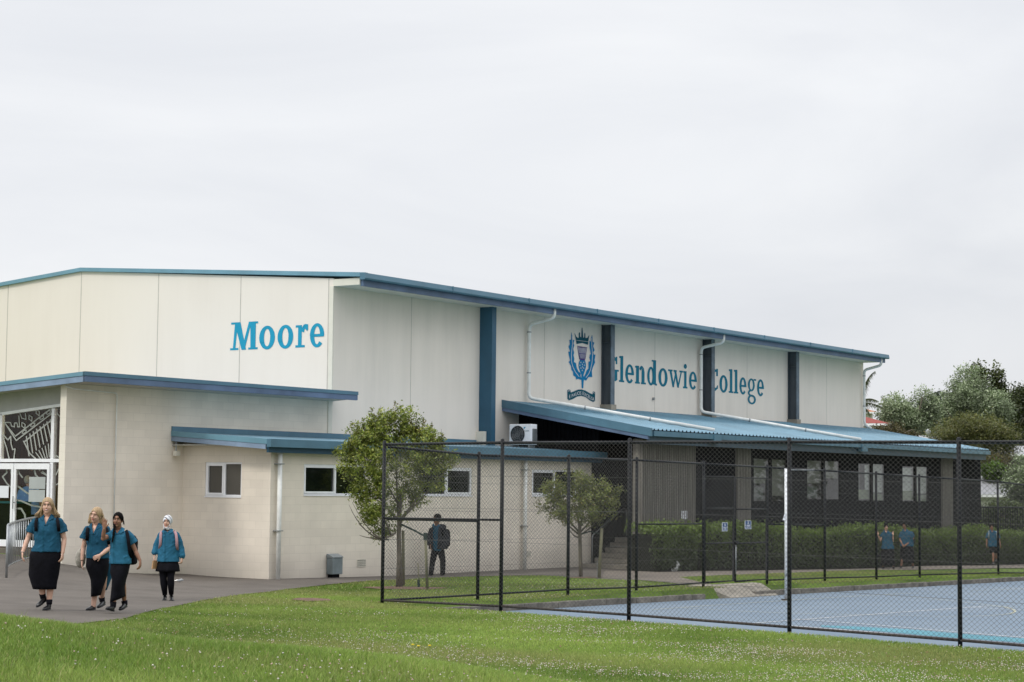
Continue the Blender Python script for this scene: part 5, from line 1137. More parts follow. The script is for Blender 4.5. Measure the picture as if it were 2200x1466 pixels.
w = MB(); w.tube([at2(1290, 1148, -.2), at2(1268, 1142, -.1), at2(1247, 1148, 0)], .018, 6); w.build('tie_strap', M['green_strap'], s4, tuple(s4.location))
w = MB(); w.tube([at2(1283, 1246, -.2), at2(1283, 1205, -.2)], .008, 5); w.build('peg', M['galv'], s4, tuple(s4.location))

# hedges along the dark wing
def hedge(u0, u1, v0, v1, ztf, label, n, zb_=-.4, hole=None):
    x, y = uv2xy((u0+u1)/2, (v0+v1)/2); z0 = gz_fast(x, y); root = empty('hedge', (x, y, z0), 0, label, 'hedge'); O = (x, y, z0)
    u = rng.uniform(u0, u1, n); zt_ = np.array([ztf(q) for q in u]); face = rng.random(n)
    gz0 = np.array([gz_fast(*uv2xy(q, v1)) for q in u]); h = rng.random(n)**.8
    edge = np.minimum((u-u0), (u1-u))/.35; rnd = np.clip(edge, 0, 1)**.5
    v_ = np.where(face < .62, v1-np.abs(rng.normal(0, .07, n))-(.25*(1-rnd)), rng.uniform(v0, v1, n)); z = np.where(face < .62, gz0+.08+(zt_-gz0-.05)*h, zt_+rng.normal(-.03, .085, n)-.08*(1-rnd))
    z += np.array([(mnoise.noise(Vector((q*1.3, 0, 5)))*.22+mnoise.noise(Vector((q*5, 0, 9)))*.12) for q in u])*h; v_ += np.array([mnoise.noise(Vector((q*1.1, k*1.5, 2)))*.18 for q, k in zip(u, z)])
    X = GX+u*LX+v_*NX; Y = GY+u*LY+v_*NY; p = np.stack([X, Y, z], 1)
    a = rng.normal(size=(n, 3))+np.array([0, 0, .5]); a /= np.linalg.norm(a, axis=1)[:, None]; b_ = np.cross(a, rng.normal(size=(n, 3))); b_ /= np.linalg.norm(b_, axis=1)[:, None]
    s_ = .10*rng.uniform(.6, 1.3, n)[:, None]; a *= s_; b_ *= s_*.45; vv = np.stack([p-a*.5, p+b_*.5, p+a*.5, p-b_*.5], 1).reshape(-1, 3); o = np.arange(n)*4
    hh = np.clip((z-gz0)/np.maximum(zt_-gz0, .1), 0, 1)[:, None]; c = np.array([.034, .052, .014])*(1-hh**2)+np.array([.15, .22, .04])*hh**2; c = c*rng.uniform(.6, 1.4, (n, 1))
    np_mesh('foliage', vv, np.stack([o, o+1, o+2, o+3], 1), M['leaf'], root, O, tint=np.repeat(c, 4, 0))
    w = MB(); k = int((u1-u0)/.5)
    for i in range(k):
        uu = u0+.25+i*(u1-u0-.4)/max(k, 1); a_ = uv2xy(uu, (v0+v1)/2); gzz = gz_fast(*a_); w.tube([(a_[0], a_[1], gzz-.05), (a_[0]+.05, a_[1], gzz+.7)], [.02, .008], 5)
    w.build('stem', M['bark'], root, O)
    # dark twiggy inside
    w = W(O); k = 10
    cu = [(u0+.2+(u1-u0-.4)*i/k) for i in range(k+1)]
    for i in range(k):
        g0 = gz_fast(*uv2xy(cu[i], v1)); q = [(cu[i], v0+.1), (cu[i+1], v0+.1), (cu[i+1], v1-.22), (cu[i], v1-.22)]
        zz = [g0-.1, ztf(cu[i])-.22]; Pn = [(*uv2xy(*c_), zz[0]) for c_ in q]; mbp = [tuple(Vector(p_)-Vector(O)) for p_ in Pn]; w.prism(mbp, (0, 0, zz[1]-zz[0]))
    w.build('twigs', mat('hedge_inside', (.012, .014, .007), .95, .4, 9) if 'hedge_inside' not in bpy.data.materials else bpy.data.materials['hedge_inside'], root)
hedge(7.3, 9.95, 5.0, 6.25, lambda u: 1.18-.5*abs((u-8.4)/1.6)**3*.4, 'rounded green bush at the near end of the hedge row', 6500)
hedge(10.1, 44, 5.35, 6.15, lambda u: 1.12-(u-10)*.0175+.10*math.sin(u*.6), 'long clipped green hedge along the dark clad wing', 42000)
for k in range(6):
    pass
# rubbish
bg = hitg(1445, 1229); bagE = empty('plastic_bag', tuple(bg), 0, 'crumpled white plastic bag lying at the foot of the rounded bush', 'bag')
w = MB(); w.ell((bg.x, bg.y, bg.z+.10), (.17, .10, .12), 10); w.ell((bg.x+.12, bg.y, bg.z+.2), (.09, .08, .14), 10); w.ell((bg.x-.16, bg.y, bg.z+.05), (.14, .07, .05), 10)
me = remeshed(w, .025, 2)
for v in me.vertices: v.co += Vector([mnoise.noise(v.co*9+Vector((k*7, 0, 0)))*.05 for k in range(3)])
link_mesh('bag_body', me, M['plastic_bag'], bagE, tuple(bg), smooth=False)
bl = hitg(385, 1254); bo = empty('plastic_bottle', tuple(bl), 0, 'small crushed clear plastic bottle lying on the grey path', 'bottle'); w = MB()
a = Vector((bl.x-.10, bl.y, bl.z+.06)); w.tube([a, a+Vector((.05, 0, .01)), a+Vector((.09, .0, .0)), a+Vector((.15, .02, .02)), a+Vector((.19, .02, .01))], [.009, .016, .028, .030, .012], 9); w.build('bottle_body', M['clear_plastic'], bo, tuple(bl))

# ---------------------------------------------------------------- background
def bg_tree(px0, px1, py0, py1, Y, n, size, cols, label, seed, name='tree', lob=22, r0=.22, r1=.42, shell=.55, group=None, trunk=True, yfoot=None, asp=.5, cat='tree'):
    c = atY((px0+px1)/2, (py0+py1)/2, Y); s_ = Y/F; Rr = ((px1-px0)/2*s_, (px1-px0)/2*s_*.8, (py1-py0)/2*s_)
    zf = -.9; root = empty(name, (c.x, c.y, zf), 0, label, cat, group); O = (c.x, c.y, zf)
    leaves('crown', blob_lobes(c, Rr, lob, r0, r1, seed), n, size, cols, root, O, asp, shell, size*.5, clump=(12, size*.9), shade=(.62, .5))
    if trunk:
        w = MB(); rq = random.Random(seed); w.tube([(c.x, c.y, zf-.2), (c.x, c.y, c.z-Rr[2]*.5), (c.x, c.y, c.z)], [Rr[0]*.09+.05, Rr[0]*.07+.03, .05], 8); limbs(w, (c.x, c.y, c.z-Rr[2]*.6), (c.x, c.y, c.z+Rr[2]*.1), Rr[0]*.06+.02, (Rr[0]*.7, Rr[1]*.6, Rr[2]*.6), 6, rq, 0); w.build('trunk', M['bark'], root, O)
    return root
silver = [(.09, .14, .055), (.19, .25, .12), (.33, .40, .23), (.52, .58, .40)]
dark = [(.02, .03, .008), (.045, .062, .014), (.085, .10, .024)]
olive = [(.06, .075, .016), (.12, .14, .03), (.18, .19, .05), (.21, .175, .06)]
bg_tree(1868, 2035, 820, 1010, 125, 52000, .15, silver, 'round silver leaved tree just right of the hall corner', 1, lob=34, r0=.3, r1=.5)
bg_tree(1985, 2182, 786, 1010, 128, 70000, .15, silver, 'larger silver leaved tree in the middle of the background group', 2, lob=44, r0=.28, r1=.48)
bg_tree(1975, 2060, 840, 960, 133, 16000, .16, [(.03, .05, .025), (.07, .10, .055)], 'shaded grey green tree between the two silver leaved trees', 12)
r_ = bg_tree(2075, 2115, 778, 850, 140, 1500, .26, [(.06, .08, .015), (.12, .14, .03)], 'thin tall tree with loose yellow green top rising behind the silver tree', 3, lob=16, r0=.18, r1=.34, shell=.1)
bg_tree(2122, 2165, 790, 870, 141, 1500, .26, [(.05, .07, .015), (.11, .13, .03)], 'second thin tall tree with loose top, nearer the dark tree', 4, lob=16, r0=.18, r1=.34, shell=.1)
bg_tree(2122, 2290, 808, 1030, 135, 36000, .2, dark, 'tall dark evergreen tree at the right edge of the picture', 5, lob=28)
bg_tree(2110, 2215, 850, 1010, 132, 14000, .2, dark, 'lower dark evergreen tree in front of the tall dark tree', 15, lob=16)
bg_tree(1978, 2195, 880, 1010, 108, 38000, .16, olive, 'wide olive brown feathery tree below the silver trees', 6, lob=44, asp=.25, shell=.35, r0=.25, r1=.45)
bg_tree(1850, 1975, 912, 965, 100, 15000, .11, [(.05, .05, .012), (.11, .095, .03), (.15, .11, .05)], 'low rusty brown shrub above the lean-to roof edge', 7, 'shrub', lob=26, cat='shrub', trunk=True)
bg_tree(2085, 2200, 960, 1070, 104, 14000, .13, [(.06, .055, .015), (.13, .12, .03), (.17, .13, .05)], 'loose yellow brown shrub right of the lean-to roof', 8, 'shrub', lob=24, asp=.3, shell=.3, cat='shrub')
bg_tree(2108, 2165, 985, 1045, 98, 5000, .15, [(.06, .12, .012), (.14, .23, .03)], 'bright green bush behind the low grey roof', 9, 'bush', lob=12, cat='bush')
bg_tree(2148, 2270, 975, 1110, 92, 20000, .13, silver, 'silver leaved bush in front of the grey roof at the right edge', 10, 'bush', lob=26, cat='bush')
bg_tree(2095, 2260, 1080, 1150, 88, 14000, .12, [(.04, .07, .015), (.09, .13, .03), (.16, .19, .07)], 'green shrubbery behind the low black fence', 11, 'bush', lob=26, cat='bush')
# distant tree line that closes the view behind the lawn
tag(leaves('distant_trees', [(x, 260+random.uniform(-20, 20), 1.5+random.uniform(-1, 2), 11, 8, 5+random.uniform(0, 3)) for x in range(60, 260, 12)], 9000, 1.0, [(.02, .03, .01), (.05, .065, .018)], None, (0, 0, 0)), 'far line of dark trees beyond the houses', 'trees', kind='stuff')
# palm
pc = atY(1846, 872, 112); pm_ = empty('palm_tree', (pc.x, pc.y, -.9), 0, 'palm with arching fronds partly hidden behind the hall corner', 'palm tree'); O = (pc.x, pc.y, -.9)
w = MB(); w.tube([(pc.x, pc.y, -1), (pc.x, pc.y, pc.z)], [.22, .16], 10); w.build('trunk', M['bark'], pm_, O, smooth=True)
rq = random.Random(3)
fronds = [((1853, 850), (1858, 812), (1880, 798)), ((1850, 862), (1868, 852), (1886, 862)), ((1850, 868), (1872, 862), (1900, 878)), ((1850, 860), (1853, 830), (1866, 815)), ((1848, 862), (1838, 815), (1815, 812)), ((1850, 872), (1862, 874), (1868, 892)), ((1846, 866), (1830, 850), (1800, 880))]
for (a, m_, e) in fronds:
    P_ = [Vector(q) for q in bezier(atY(*a, 112), atY(*m_, 111.5), atY(*e, 111), 16)]; w = MB(); w.tube(P_, [.03*(1-.8*i/16) for i in range(17)], 5)
    for i in range(2, 17):
        for sg in (-1, 1):
            for _k in range(2):
                q = P_[i].lerp(P_[i-1], .5*_k); e2 = q+Vector((sg*.08+rq.uniform(.05, .22), rq.uniform(-.3, .3)*sg, -.30-rq.uniform(0, .22)))*(1.15-.045*i); t_ = (e2-q).cross(Vector((0, 1, 0))).normalized()*.018
                w.add([q-t_, q+t_, e2], [(0, 1, 2)])
    w.build('frond', mat('palm_frond', (.07, .085, .035), .6, .3, 4) if 'palm_frond' not in bpy.data.materials else bpy.data.materials['palm_frond'], pm_, O, fixn=False)
# houses
def house(px0, px1, pyr0, pye, pyb, Y, roofm, wallm, label, hip=.35, apexy=None, ridge=None):
    a = atY(px0, pye, Y); b_ = atY(px1, pye, Y); zr_ = atY(px0, pyr0, Y).z; zb_ = min(atY(px0, pyb, Y).z, -1); D = 7
    root = empty('house', (a.x, Y, zb_), 0, label, 'house'); O = (a.x, Y, zb_)
    w = MB(); w.box(a.x+.3, b_.x-.3, Y+.3, Y+D-.3, zb_, a.z); w.build('wall', wallm, root, O)
    w = MB(); h = (b_.x-a.x)*hip; y0, y1 = Y, Y+D; ym = Y+D/2
    v = [(a.x, y0, a.z), (b_.x, y0, a.z), (b_.x, y1, a.z), (a.x, y1, a.z), (a.x+h, ym, zr_), (b_.x-h, ym, zr_)]
    w.add(v, [(0, 1, 5, 4), (1, 2, 5), (2, 3, 4, 5), (3, 0, 4), (0, 3, 2, 1)]); r_ = w.build('roof', roofm, root, O)
    w = MB(); w.box(a.x-.02, b_.x+.02, Y-.1, Y-.005, a.z-.14, a.z-.01); w.build('gutter', M['white'], root, O)
    w = MB()
    for k in range(3): x = a.x+(b_.x-a.x)*(.2+.25*k); w.box(x, x+.9, Y+.26, Y+.31, zb_+1, zb_+2)
    w.build('window', wg, root, O); return root
wm = mat('pale_house_wall', (.62, .61, .58), .8, .06)
red_tiles = M['red_roof']
house(1790, 1914, 889, 909, 960, 118, M['red_roof'], wm, 'house with red tiled hip roof behind the palm', .3)
house(1780, 1885, 868, 884, 930, 150, M['orange_roof'], wm, 'white house with orange tiled roof seen beside the hall corner', .3)
house(1960, 2035, 932, 945, 975, 112, M['grey_roof'], wm, 'house with low grey roof above the end of the lean-to', .1)
house(2080, 2180, 1008, 1062, 1110, 96, M['grey_roof'], wm, 'house with broad pale grey metal roof at the right edge', .02)
house(2170, 2260, 955, 975, 1010, 120, M['grey_roof'], mat('grey_weatherboard', (.35, .37, .38), .7, .06), 'pale grey house half hidden at the far right edge', .1)
# satellite dish
dp = atY(1998, 947, 109); ds = empty('satellite_dish', tuple(dp), 0, 'small grey satellite dish on a mast above the low grey roof', 'satellite dish'); O = tuple(dp); w = MB()
w.tube([(dp.x, dp.y, dp.z-3.5), (dp.x, dp.y, dp.z+.5)], .03, 6); w.build('mast', M['galv'], ds, O); w = MB(); w.ell((dp.x-.12, dp.y-.12, dp.z+.45), (.17, .04, .2), 14, Matrix.Rotation(-.6, 3, 'Z')); w.build('dish', M['galv'], ds, O, smooth=True); w = MB(); w.tube([(dp.x, dp.y, dp.z+.3), (dp.x+.32, dp.y-.4, dp.z+.5)], .015, 5); w.build('arm', M['galv'], ds, O)
# trees right of the court, outside the frame, seen only mirrored in the windows
for k, (x, y, h) in enumerate(((31, 58, 6.5), (36, 66, 8), (33, 74, 7), (40, 84, 9))):
    root = empty('tree', (x, y, -.8), 0, ('leafy tree beyond the right side of the court, mirrored in the windows'), 'tree', 'trees right of the court mirrored in the windows')
    leaves('crown', blob_lobes((x, y, h*.5), (4, 4, h*.5), 16, .3, .5, 40+k), 3500, .4, dark+[(.06, .10, .02)], root, (x, y, -.8), .5, .4, .1)
    w = MB(); w.tube([(x, y, -1), (x, y, h*.5)], [.25, .12], 8); w.build('trunk', M['bark'], root, (x, y, -.8))
# ---------------------------------------------------------------- people
def hand(w, wr, d, nrm, s=1., curl=.35, thumb=1, spread=.0, n=7):
    d = Vector(d).normalized(); nrm = Vector(nrm); nrm = (nrm-d*nrm.dot(d)).normalized(); lat = d.cross(nrm)
    wr = Vector(wr); kn = wr+d*.082*s
    w.tube([wr-d*.015*s, wr+d*.02*s, wr+d*.055*s, kn], [(.017*s, .024*s), (.016*s, .032*s), (.014*s, .039*s), (.010*s, .036*s)], 10, up=nrm)
    for off, ln in ((-.030, .066), (-.010, .076), (.010, .072), (.029, .056)):
        p = kn+lat*off*s-d*.006*s; q = [p]; a = curl*.5
        fd = (d+lat*off*spread*10).normalized()
        for k, fr in enumerate((.45, .32, .25)):
            a += curl*(.55 if k == 0 else .8); p = p+(fd*math.cos(a)+nrm*math.sin(a))*ln*fr*s*1.0; q.append(p)
        w.tube(q, [.0088*s, .0084*s, .0075*s, .0056*s], n)
    p = wr+d*.018*s-lat*(-thumb)*.026*s; t1 = (d*.72+lat*thumb*.68+nrm*.15).normalized(); t2 = (d*.95+lat*thumb*.25+nrm*.25).normalized()
    w.tube([wr+d*.005*s+lat*thumb*.012*s, p+t1*.022*s, p+t1*.045*s, p+t1*.045*s+t2*.030*s], [.014*s, .012*s, .0098*s, .007*s], n)
def cloth_noise(me, amp, fr=7., seed=0., aniso=(1, 1, .6)):
    me.update()
    nr = [v.normal.copy() for v in me.vertices]
    for v, nn in zip(me.vertices, nr):
        q_ = v.co; c = Vector((q_.x*fr*1.1+seed, q_.y*fr, q_.z*fr*.55+q_.x*fr*.45)); c2 = Vector((q_.x*fr*.5-seed, q_.y*fr*.8, q_.z*fr*1.5-q_.x*fr*.9)); k = (.12-abs(mnoise.noise(c)))*1.3+(.12-abs(mnoise.noise(c2)))*1.1+.35*mnoise.noise(c*3.1); v.co += nn*amp*max(-.35, min(1.1, k*1.6))
class Fig:
    def __init__(s, px, py, H_px, H_m, label, voxel=.0055, group=None, Y=None):
        s.Y = Y or F*H_m/H_px; b_ = atY(px, py, s.Y); s.O = (b_.x, b_.y, b_.z); s.vox = voxel; s.label = label; s.group = group; s.parts = []
    def J(s, px, py, d=0.): return atY(px, py, s.Y+d)
    def m(s, px): return px*s.Y/F
    def secs(s, L_, k=1., grow=0.):
        out = []
        for r_ in L_:
            py, xl_, xr_, ry = r_[:4]; d = r_[4] if len(r_) > 4 else 0.
            c = s.J((xl_+xr_)/2, py, d); out.append((c.x, c.y, c.z, s.m((xr_-xl_)/2)*k+grow, ry*k+grow))
        return out
    def add(s, name, me_or_mb, m_, remesh=None, amp=0, fr=7., smooth=True, sm=3, post=None):
        if isinstance(me_or_mb, MB):
            if remesh: me = remeshed(me_or_mb, remesh, sm)
            else:
                o = me_or_mb.build(name, m_, s.root, s.O, smooth=smooth); return o
        else: me = me_or_mb
        if amp: cloth_noise(me, amp, fr, seed=s.O[0])
        if post: me = post(me)
        return link_mesh(name, me, m_, s.root, s.O, smooth)
    def head_frame(s, top, chin, d=0., yaw=0., tilt=0., nod=0.):
        a = s.J(*top, d); b_ = s.J(*chin, d); k = (a-b_).length/.243*1.05; c = (a+b_)/2; ax = (a-b_).normalized()
        Rm = Matrix.Rotation(yaw, 3, 'Z') @ Matrix.Rotation(nod, 3, 'X'); lean = Vector((0, 0, 1)).rotation_difference(ax).to_matrix()
        s.hc, s.hk, s.hR = c, k, lean @ Rm
    def hp(s, x, y, z): return s.hc+s.hR @ (Vector((x, y, z))*s.hk)
    def head(s, w):
        k = s.hk; R_ = s.hR
        w.ell(s.hp(0, .008, .028), (.076*k, .091*k, .094*k), 20, R_); w.ell(s.hp(0, -.020, -.028), (.067*k, .068*k, .086*k), 20, R_)
        w.ell(s.hp(0, -.050, -.092), (.030*k, .030*k, .026*k), 12, R_); w.ell(s.hp(0, -.078, .032), (.042*k, .016*k, .016*k), 12, R_)
        w.tube([s.hp(0, -.084, .012), s.hp(0, -.096, -.010), s.hp(0, -.106, -.024), s.hp(0, -.086, -.034)], [.007*k, .009*k, .012*k, .012*k], 8)
        for sx in (-1, 1): w.ell(s.hp(sx*.072, .012, -.012), (.009*k, .020*k, .031*k), 10, R_); w.ell(s.hp(sx*.034, -.062, -.030), (.022*k, .022*k, .022*k), 10, R_)
    def face(s, lips, brow, smile=False, closed=False):
        k = s.hk
        for sx in (-1, 1):
            if not closed:
                w = MB(); w.ell(s.hp(sx*.029, -.0835, .010), (.0125*k, .006*k, .0062*k), 10, s.hR); e = s.add('eye', w, M['eye_white'])
                w = MB(); w.ell(s.hp(sx*.029, -.0885, .010), (.0066*k, .003*k, .0064*k), 8, s.hR); o = w.build('iris', M['eye_dark'], e, s.O, smooth=True)
            w = MB(); w.tube([s.hp(sx*.014, -.090, .016 if not closed else .008), s.hp(sx*.029, -.092, .019 if not closed else .005), s.hp(sx*.044, -.084, .014 if not closed else .008)], [.0018*k, .0030*k, .0018*k], 6); s.add('eyelash', w, M['eye_dark'])
            w = MB(); w.tube([s.hp(sx*.012, -.0925, .032), s.hp(sx*.030, -.092, .038), s.hp(sx*.048, -.080, .031)], [.0030*k, .0035*k, .0018*k], 6); s.add('eyebrow', w, brow)
        w = MB(); w.tube([s.hp(-.026, -.078, -.052 if smile else -.058), s.hp(-.012, -.088, -.060), s.hp(0, -.090, -.061), s.hp(.012, -.088, -.060), s.hp(.026, -.078, -.052 if smile else -.058)], [.003*k, (.007*k, .005*k), (.008*k, .005*k), (.007*k, .005*k), .003*k], 8, up=(0, 0, 1)); s.add('lips', w, lips)
        if smile: w = MB(); w.tube([s.hp(-.017, -.090, -.0585), s.hp(0, -.0955, -.0605), s.hp(.017, -.090, -.0585)], [.0022*k, .0034*k, .0022*k], 6, up=(0, 0, 1)); s.add('teeth', w, M['white'])
    def cap(s, w, g=1.09, hair_z=.052, side=.066, back=-.09, yf=-.02, n=26):
        """hair cap: ellipsoid shell round the skull, open at the face"""
        k = s.hk; t = MB(); t.ell((0, .010, .026), (.079*g, .093*g, .096*g), 44)
        vs = t.v; keep = []
        for f in t.f:
            c = sum((Vector(vs[i]) for i in f), Vector())/len(f)
            if c.y < yf and (c.x/side)**2+((c.z+.045)/(hair_z+.045))**2 < 1: continue
            if c.z < back: continue
            keep.append(f)
        pv = [s.hp(*v) for v in vs]; w.add(pv, keep)
    def start(s, skin, torso, arms, legs, neck, handspec, hips=True):
        s.neck = neck
        s.root = None
        w = MB(); s.head(w); k = s.hk
        w.tube([s.hp(0, .020, -.06), s.J(*neck, .02), s.J(neck[0], neck[1]+9*30/s.Y, .02)], [.052*k, .054*k, .075*k], 14)
        w.rings(s.secs(torso, .84), 28)
        for a in arms: # (shoulder, elbow, wrist) each (px,py,d)
            P_ = [s.J(*q) for q in a[:3]]; r_ = a[3] if len(a) > 3 else 1.
            P_[0] = P_[0]-Vector((0, 0, .012))
            w.tube([P_[0], P_[0].lerp(P_[1], .5), P_[1], P_[1].lerp(P_[2], .35), P_[2]], [.045*r_, .042*r_, .036*r_, .036*r_, .025*r_], 12)
            w.ell(P_[0], (.046*r_,)*3, 10); w.ell(P_[1], (.037*r_,)*3, 10)
        for (wr, tip, nrm, curl, th, sc_) in handspec:
            a = s.J(*wr); b_ = s.J(*tip); hand(w, a, b_-a, nrm, sc_, curl, th, .4 if curl < .1 else 0)
        for l in legs:
            P_ = [s.J(*q) for q in l[:3]]; r_ = l[3] if len(l) > 3 else 1.
            w.tube([P_[0], P_[0].lerp(P_[1], .5), P_[1], P_[1].lerp(P_[2], .35), P_[2]], [.085*r_, .072*r_, .054*r_, .055*r_, .035*r_], 12)
        me = remeshed(w, s.vox, 3)
        s.root = link_mesh('person', me, skin, None, s.O); s.root.location = s.O
        tag(s.root, s.label, 'person', s.group)
    def shirt(s, secs, sleeves, m_, v=None, hw=9, name='shirt', amp=.012, grow=.010, long=False, placket=True, collar=True):
        w = MB(); w.rings(s.secs(secs, 1., grow), 34)
        for sl in sleeves:
            P_ = [s.J(*q) for q in sl[0]]; rs = sl[1]; w.tube(P_, rs, 14); w.ell(P_[0], (rs[0]*1.02,)*3, 12)
        def cut(me):
            if not v: return me
            ap = s.J(*v[:3]); bm = bmesh.new(); bm.from_mesh(me); top = s.J(v[0], s.neck[1]); dz = max(top.z-ap.z, .02)
            dl = [f for f in bm.faces if (lambda c: c.z > ap.z and c.y < s.Y+.015 and abs(c.x-(ap.x)) < s.m(hw)*(c.z-ap.z)/dz)(f.calc_center_median())]
            bmesh.ops.delete(bm, geom=dl, context='FACES'); bm.to_mesh(me); bm.free(); return me
        o = s.add(name, w, m_, max(s.vox*1.5, .008), amp, 6.5, post=cut)
        if v:
            ap = s.J(*v[:3]); t_ = s.J(v[0], s.neck[1]); zf = t_.z
            yf = lambda z: None
            if collar:
                dp = .075
                S_ = sorted((q[2], q[1]-q[4]-grow) for q in s.secs(secs)); fy = lambda z: float(np.interp(z, [a[0] for a in S_], [a[1] for a in S_]))
                for sx in (-1, 1):
                    w = MB(); P1 = Vector((ap.x+sx*.040, fy(zf-.015)-.006, zf-.012)); P2 = Vector((ap.x+sx*.002, fy(ap.z)-.008, ap.z-.004)); w.prism([P1, P2, P2+Vector((sx*.020, .002, -.012)), P1+Vector((sx*.030, .006, -.006))], (0, -.007, .002)); s.add('lapel', w, m_, smooth=False)
                    w = MB(); A_ = Vector((ap.x+sx*.052, s.Y-.02, zf+.030)); B_ = Vector((ap.x+sx*.042, s.Y-dp, zf-.012)); C_ = Vector((ap.x+sx*.045, s.Y-dp-.045, zf-.072)); D_ = Vector((ap.x+sx*.105, s.Y-dp-.005, zf-.035)); E_ = Vector((ap.x+sx*.090, s.Y+.03, zf+.008))
                    w.prism([A_, B_, C_, D_, E_], (0, -.009, .004)); s.add('collar', w, m_, smooth=False)
            if placket:
                pts = []
                for (py, xl_, xr_, ry, *rest) in secs:
                    c = s.J((xl_+xr_)/2, py, rest[0] if rest else 0)
                    if c.z < ap.z+.01: pts.append((s.J(v[0]+(v[3] if len(v) > 3 else 0), py).x, c.y-ry-grow-.006, c.z))
                if len(pts) > 1: w = MB(); w.tube([(x-.010, y, z) for x, y, z in pts], [.0026]*len(pts), 5); w2 = s.add('button_placket', w, M['crest_dark'])
        return o
    def skirt(s, secs, m_, name='skirt', wob=.03, k=6, n=48, amp=.003, slant=0.):
        secs = [secs[0]]+[tuple(a_*(1-t)+b_*t for a_, b_ in zip((*p, 0)[:5], (*q, 0)[:5])) for p, q in zip(secs, secs[1:]) for t in (.5, 1.)]
        w = MB(); ph = random.random()*6
        w.rings(s.secs(secs), n, lambda q, t: wob*(t if secs[0][0] < secs[-1][0] else 1-t)*(math.sin(k*q+ph)+.5*math.sin((2*k+1)*q+ph*2)))
        if slant:
            cx = s.J((secs[-1][1]+secs[-1][2])/2, secs[-1][0]).x
            for i in range(1, 4):
                for j in range(n): v = w.v[(len(secs)-i)*n+j]; w.v[(len(secs)-i)*n+j] = (v[0], v[1], v[2]+slant*(v[0]-cx)*(1-.3*(i-1)))
        o = s.add(name, w, m_); return o
    def shoe(s, heel, toe, ank, m_=None, k=1., sock=None, sockm=None):
        h = s.J(*heel); t = s.J(*toe); w = MB(); up = Vector((0, 0, 1)); d = (t-h)
        P_ = [h-d*.04, h+d*.10, h+d*.35, h+d*.62, h+d*.88, t+d*.03]; off = up*.030*k
        w.tube([p+off*q for p, q in zip(P_, (1.4, 1.5, 1.3, 1.05, .9, .75))], [(.026*k, .020*k), (.040*k, .030*k), (.038*k, .031*k), (.030*k, .038*k), (.024*k, .036*k), (.011*k, .018*k)], 12, up=up)
        w.tube([h+d*.18+off*1.5, s.J(*ank)], [.038*k, .037*k], 10)
        me = remeshed(w, max(s.vox, .007), 2)
        o = s.add('shoe', me, m_ or M['black_leather'])
        w = MB(); w.tube([p+up*.010*k for p in P_], [(.011*k, .020*k), (.013*k, .036*k), (.012*k, .035*k), (.012*k, .046*k), (.012*k, .043*k), (.010*k, .018*k)], 12, up=up)
        so = w.build('sole', M['black_pvc'], o, s.O, smooth=True)
        if sock:
            w = MB(); w.tube([s.J(*ank)-Vector((0, 0, .02)), s.J(*ank), s.J(*sock)], [.043*k, .045*k, .050*k], 12); s.add('sock', w, sockm or M['black_cloth'])
        return o
    def pack(s, box, m_, label, straps, strapm=None, depth=.16, dy=.12):
        """backpack worn by the figure: a thing of its own"""
        x0, x1, y0, y1 = box; c = s.J((x0+x1)/2, y1, dy+depth/2)
        root = empty('backpack', tuple(c), 0, label, 'backpack'); O = tuple(c); a = s.J(x0, y0, dy); b_ = s.J(x1, y1, dy)
        w = MB(); cx, cz = (a.x+b_.x)/2, (a.z+b_.z)/2; hx_, hz_ = (b_.x-a.x)/2, (a.z-b_.z)/2
        w.rings([(cx, c.y, b_.z, hx_*.75, depth*.38), (cx, c.y, b_.z+hz_*.15, hx_, depth*.5), (cx, c.y, cz, hx_*1.02, depth*.52), (cx, c.y, a.z-hz_*.3, hx_*.97, depth*.48), (cx, c.y-.01, a.z, hx_*.6, depth*.3)], 20, sq=.6)
        me = remeshed(w, .012, 3); cloth_noise(me, .006, 9); link_mesh('bag_body', me, m_, root, O)
        for st_ in straps:
            w = MB(); w.tube([s.J(*q) for q in st_], [(.008, .026)]*len(st_), 8, up=(0, -1, .2)); w.build('strap', strapm or m_, root, O, smooth=True)
        return root
def locks(fig, w, n, st, mid, en, r=.008, seed=1, js=2.5, je=4., jd=.03):
    rq = random.Random(seed)
    for i in range(n):
        a = fig.J(st[0]+rq.uniform(-js, js), st[1]+rq.uniform(-js, js), st[2]+rq.uniform(-jd, jd)); m_ = fig.J(mid[0]+rq.uniform(-js, js), mid[1]+rq.uniform(-js, js), mid[2]+rq.uniform(-jd, jd)); e = fig.J(en[0]+rq.uniform(-je, je), en[1]+rq.uniform(-je, je), en[2]+rq.uniform(-jd, jd))
        w.tube(bezier(a, m_, e, 6), [r*.8, r*1.2, r*1.3, r*1.2, r, r*.7, r*.2], 6)

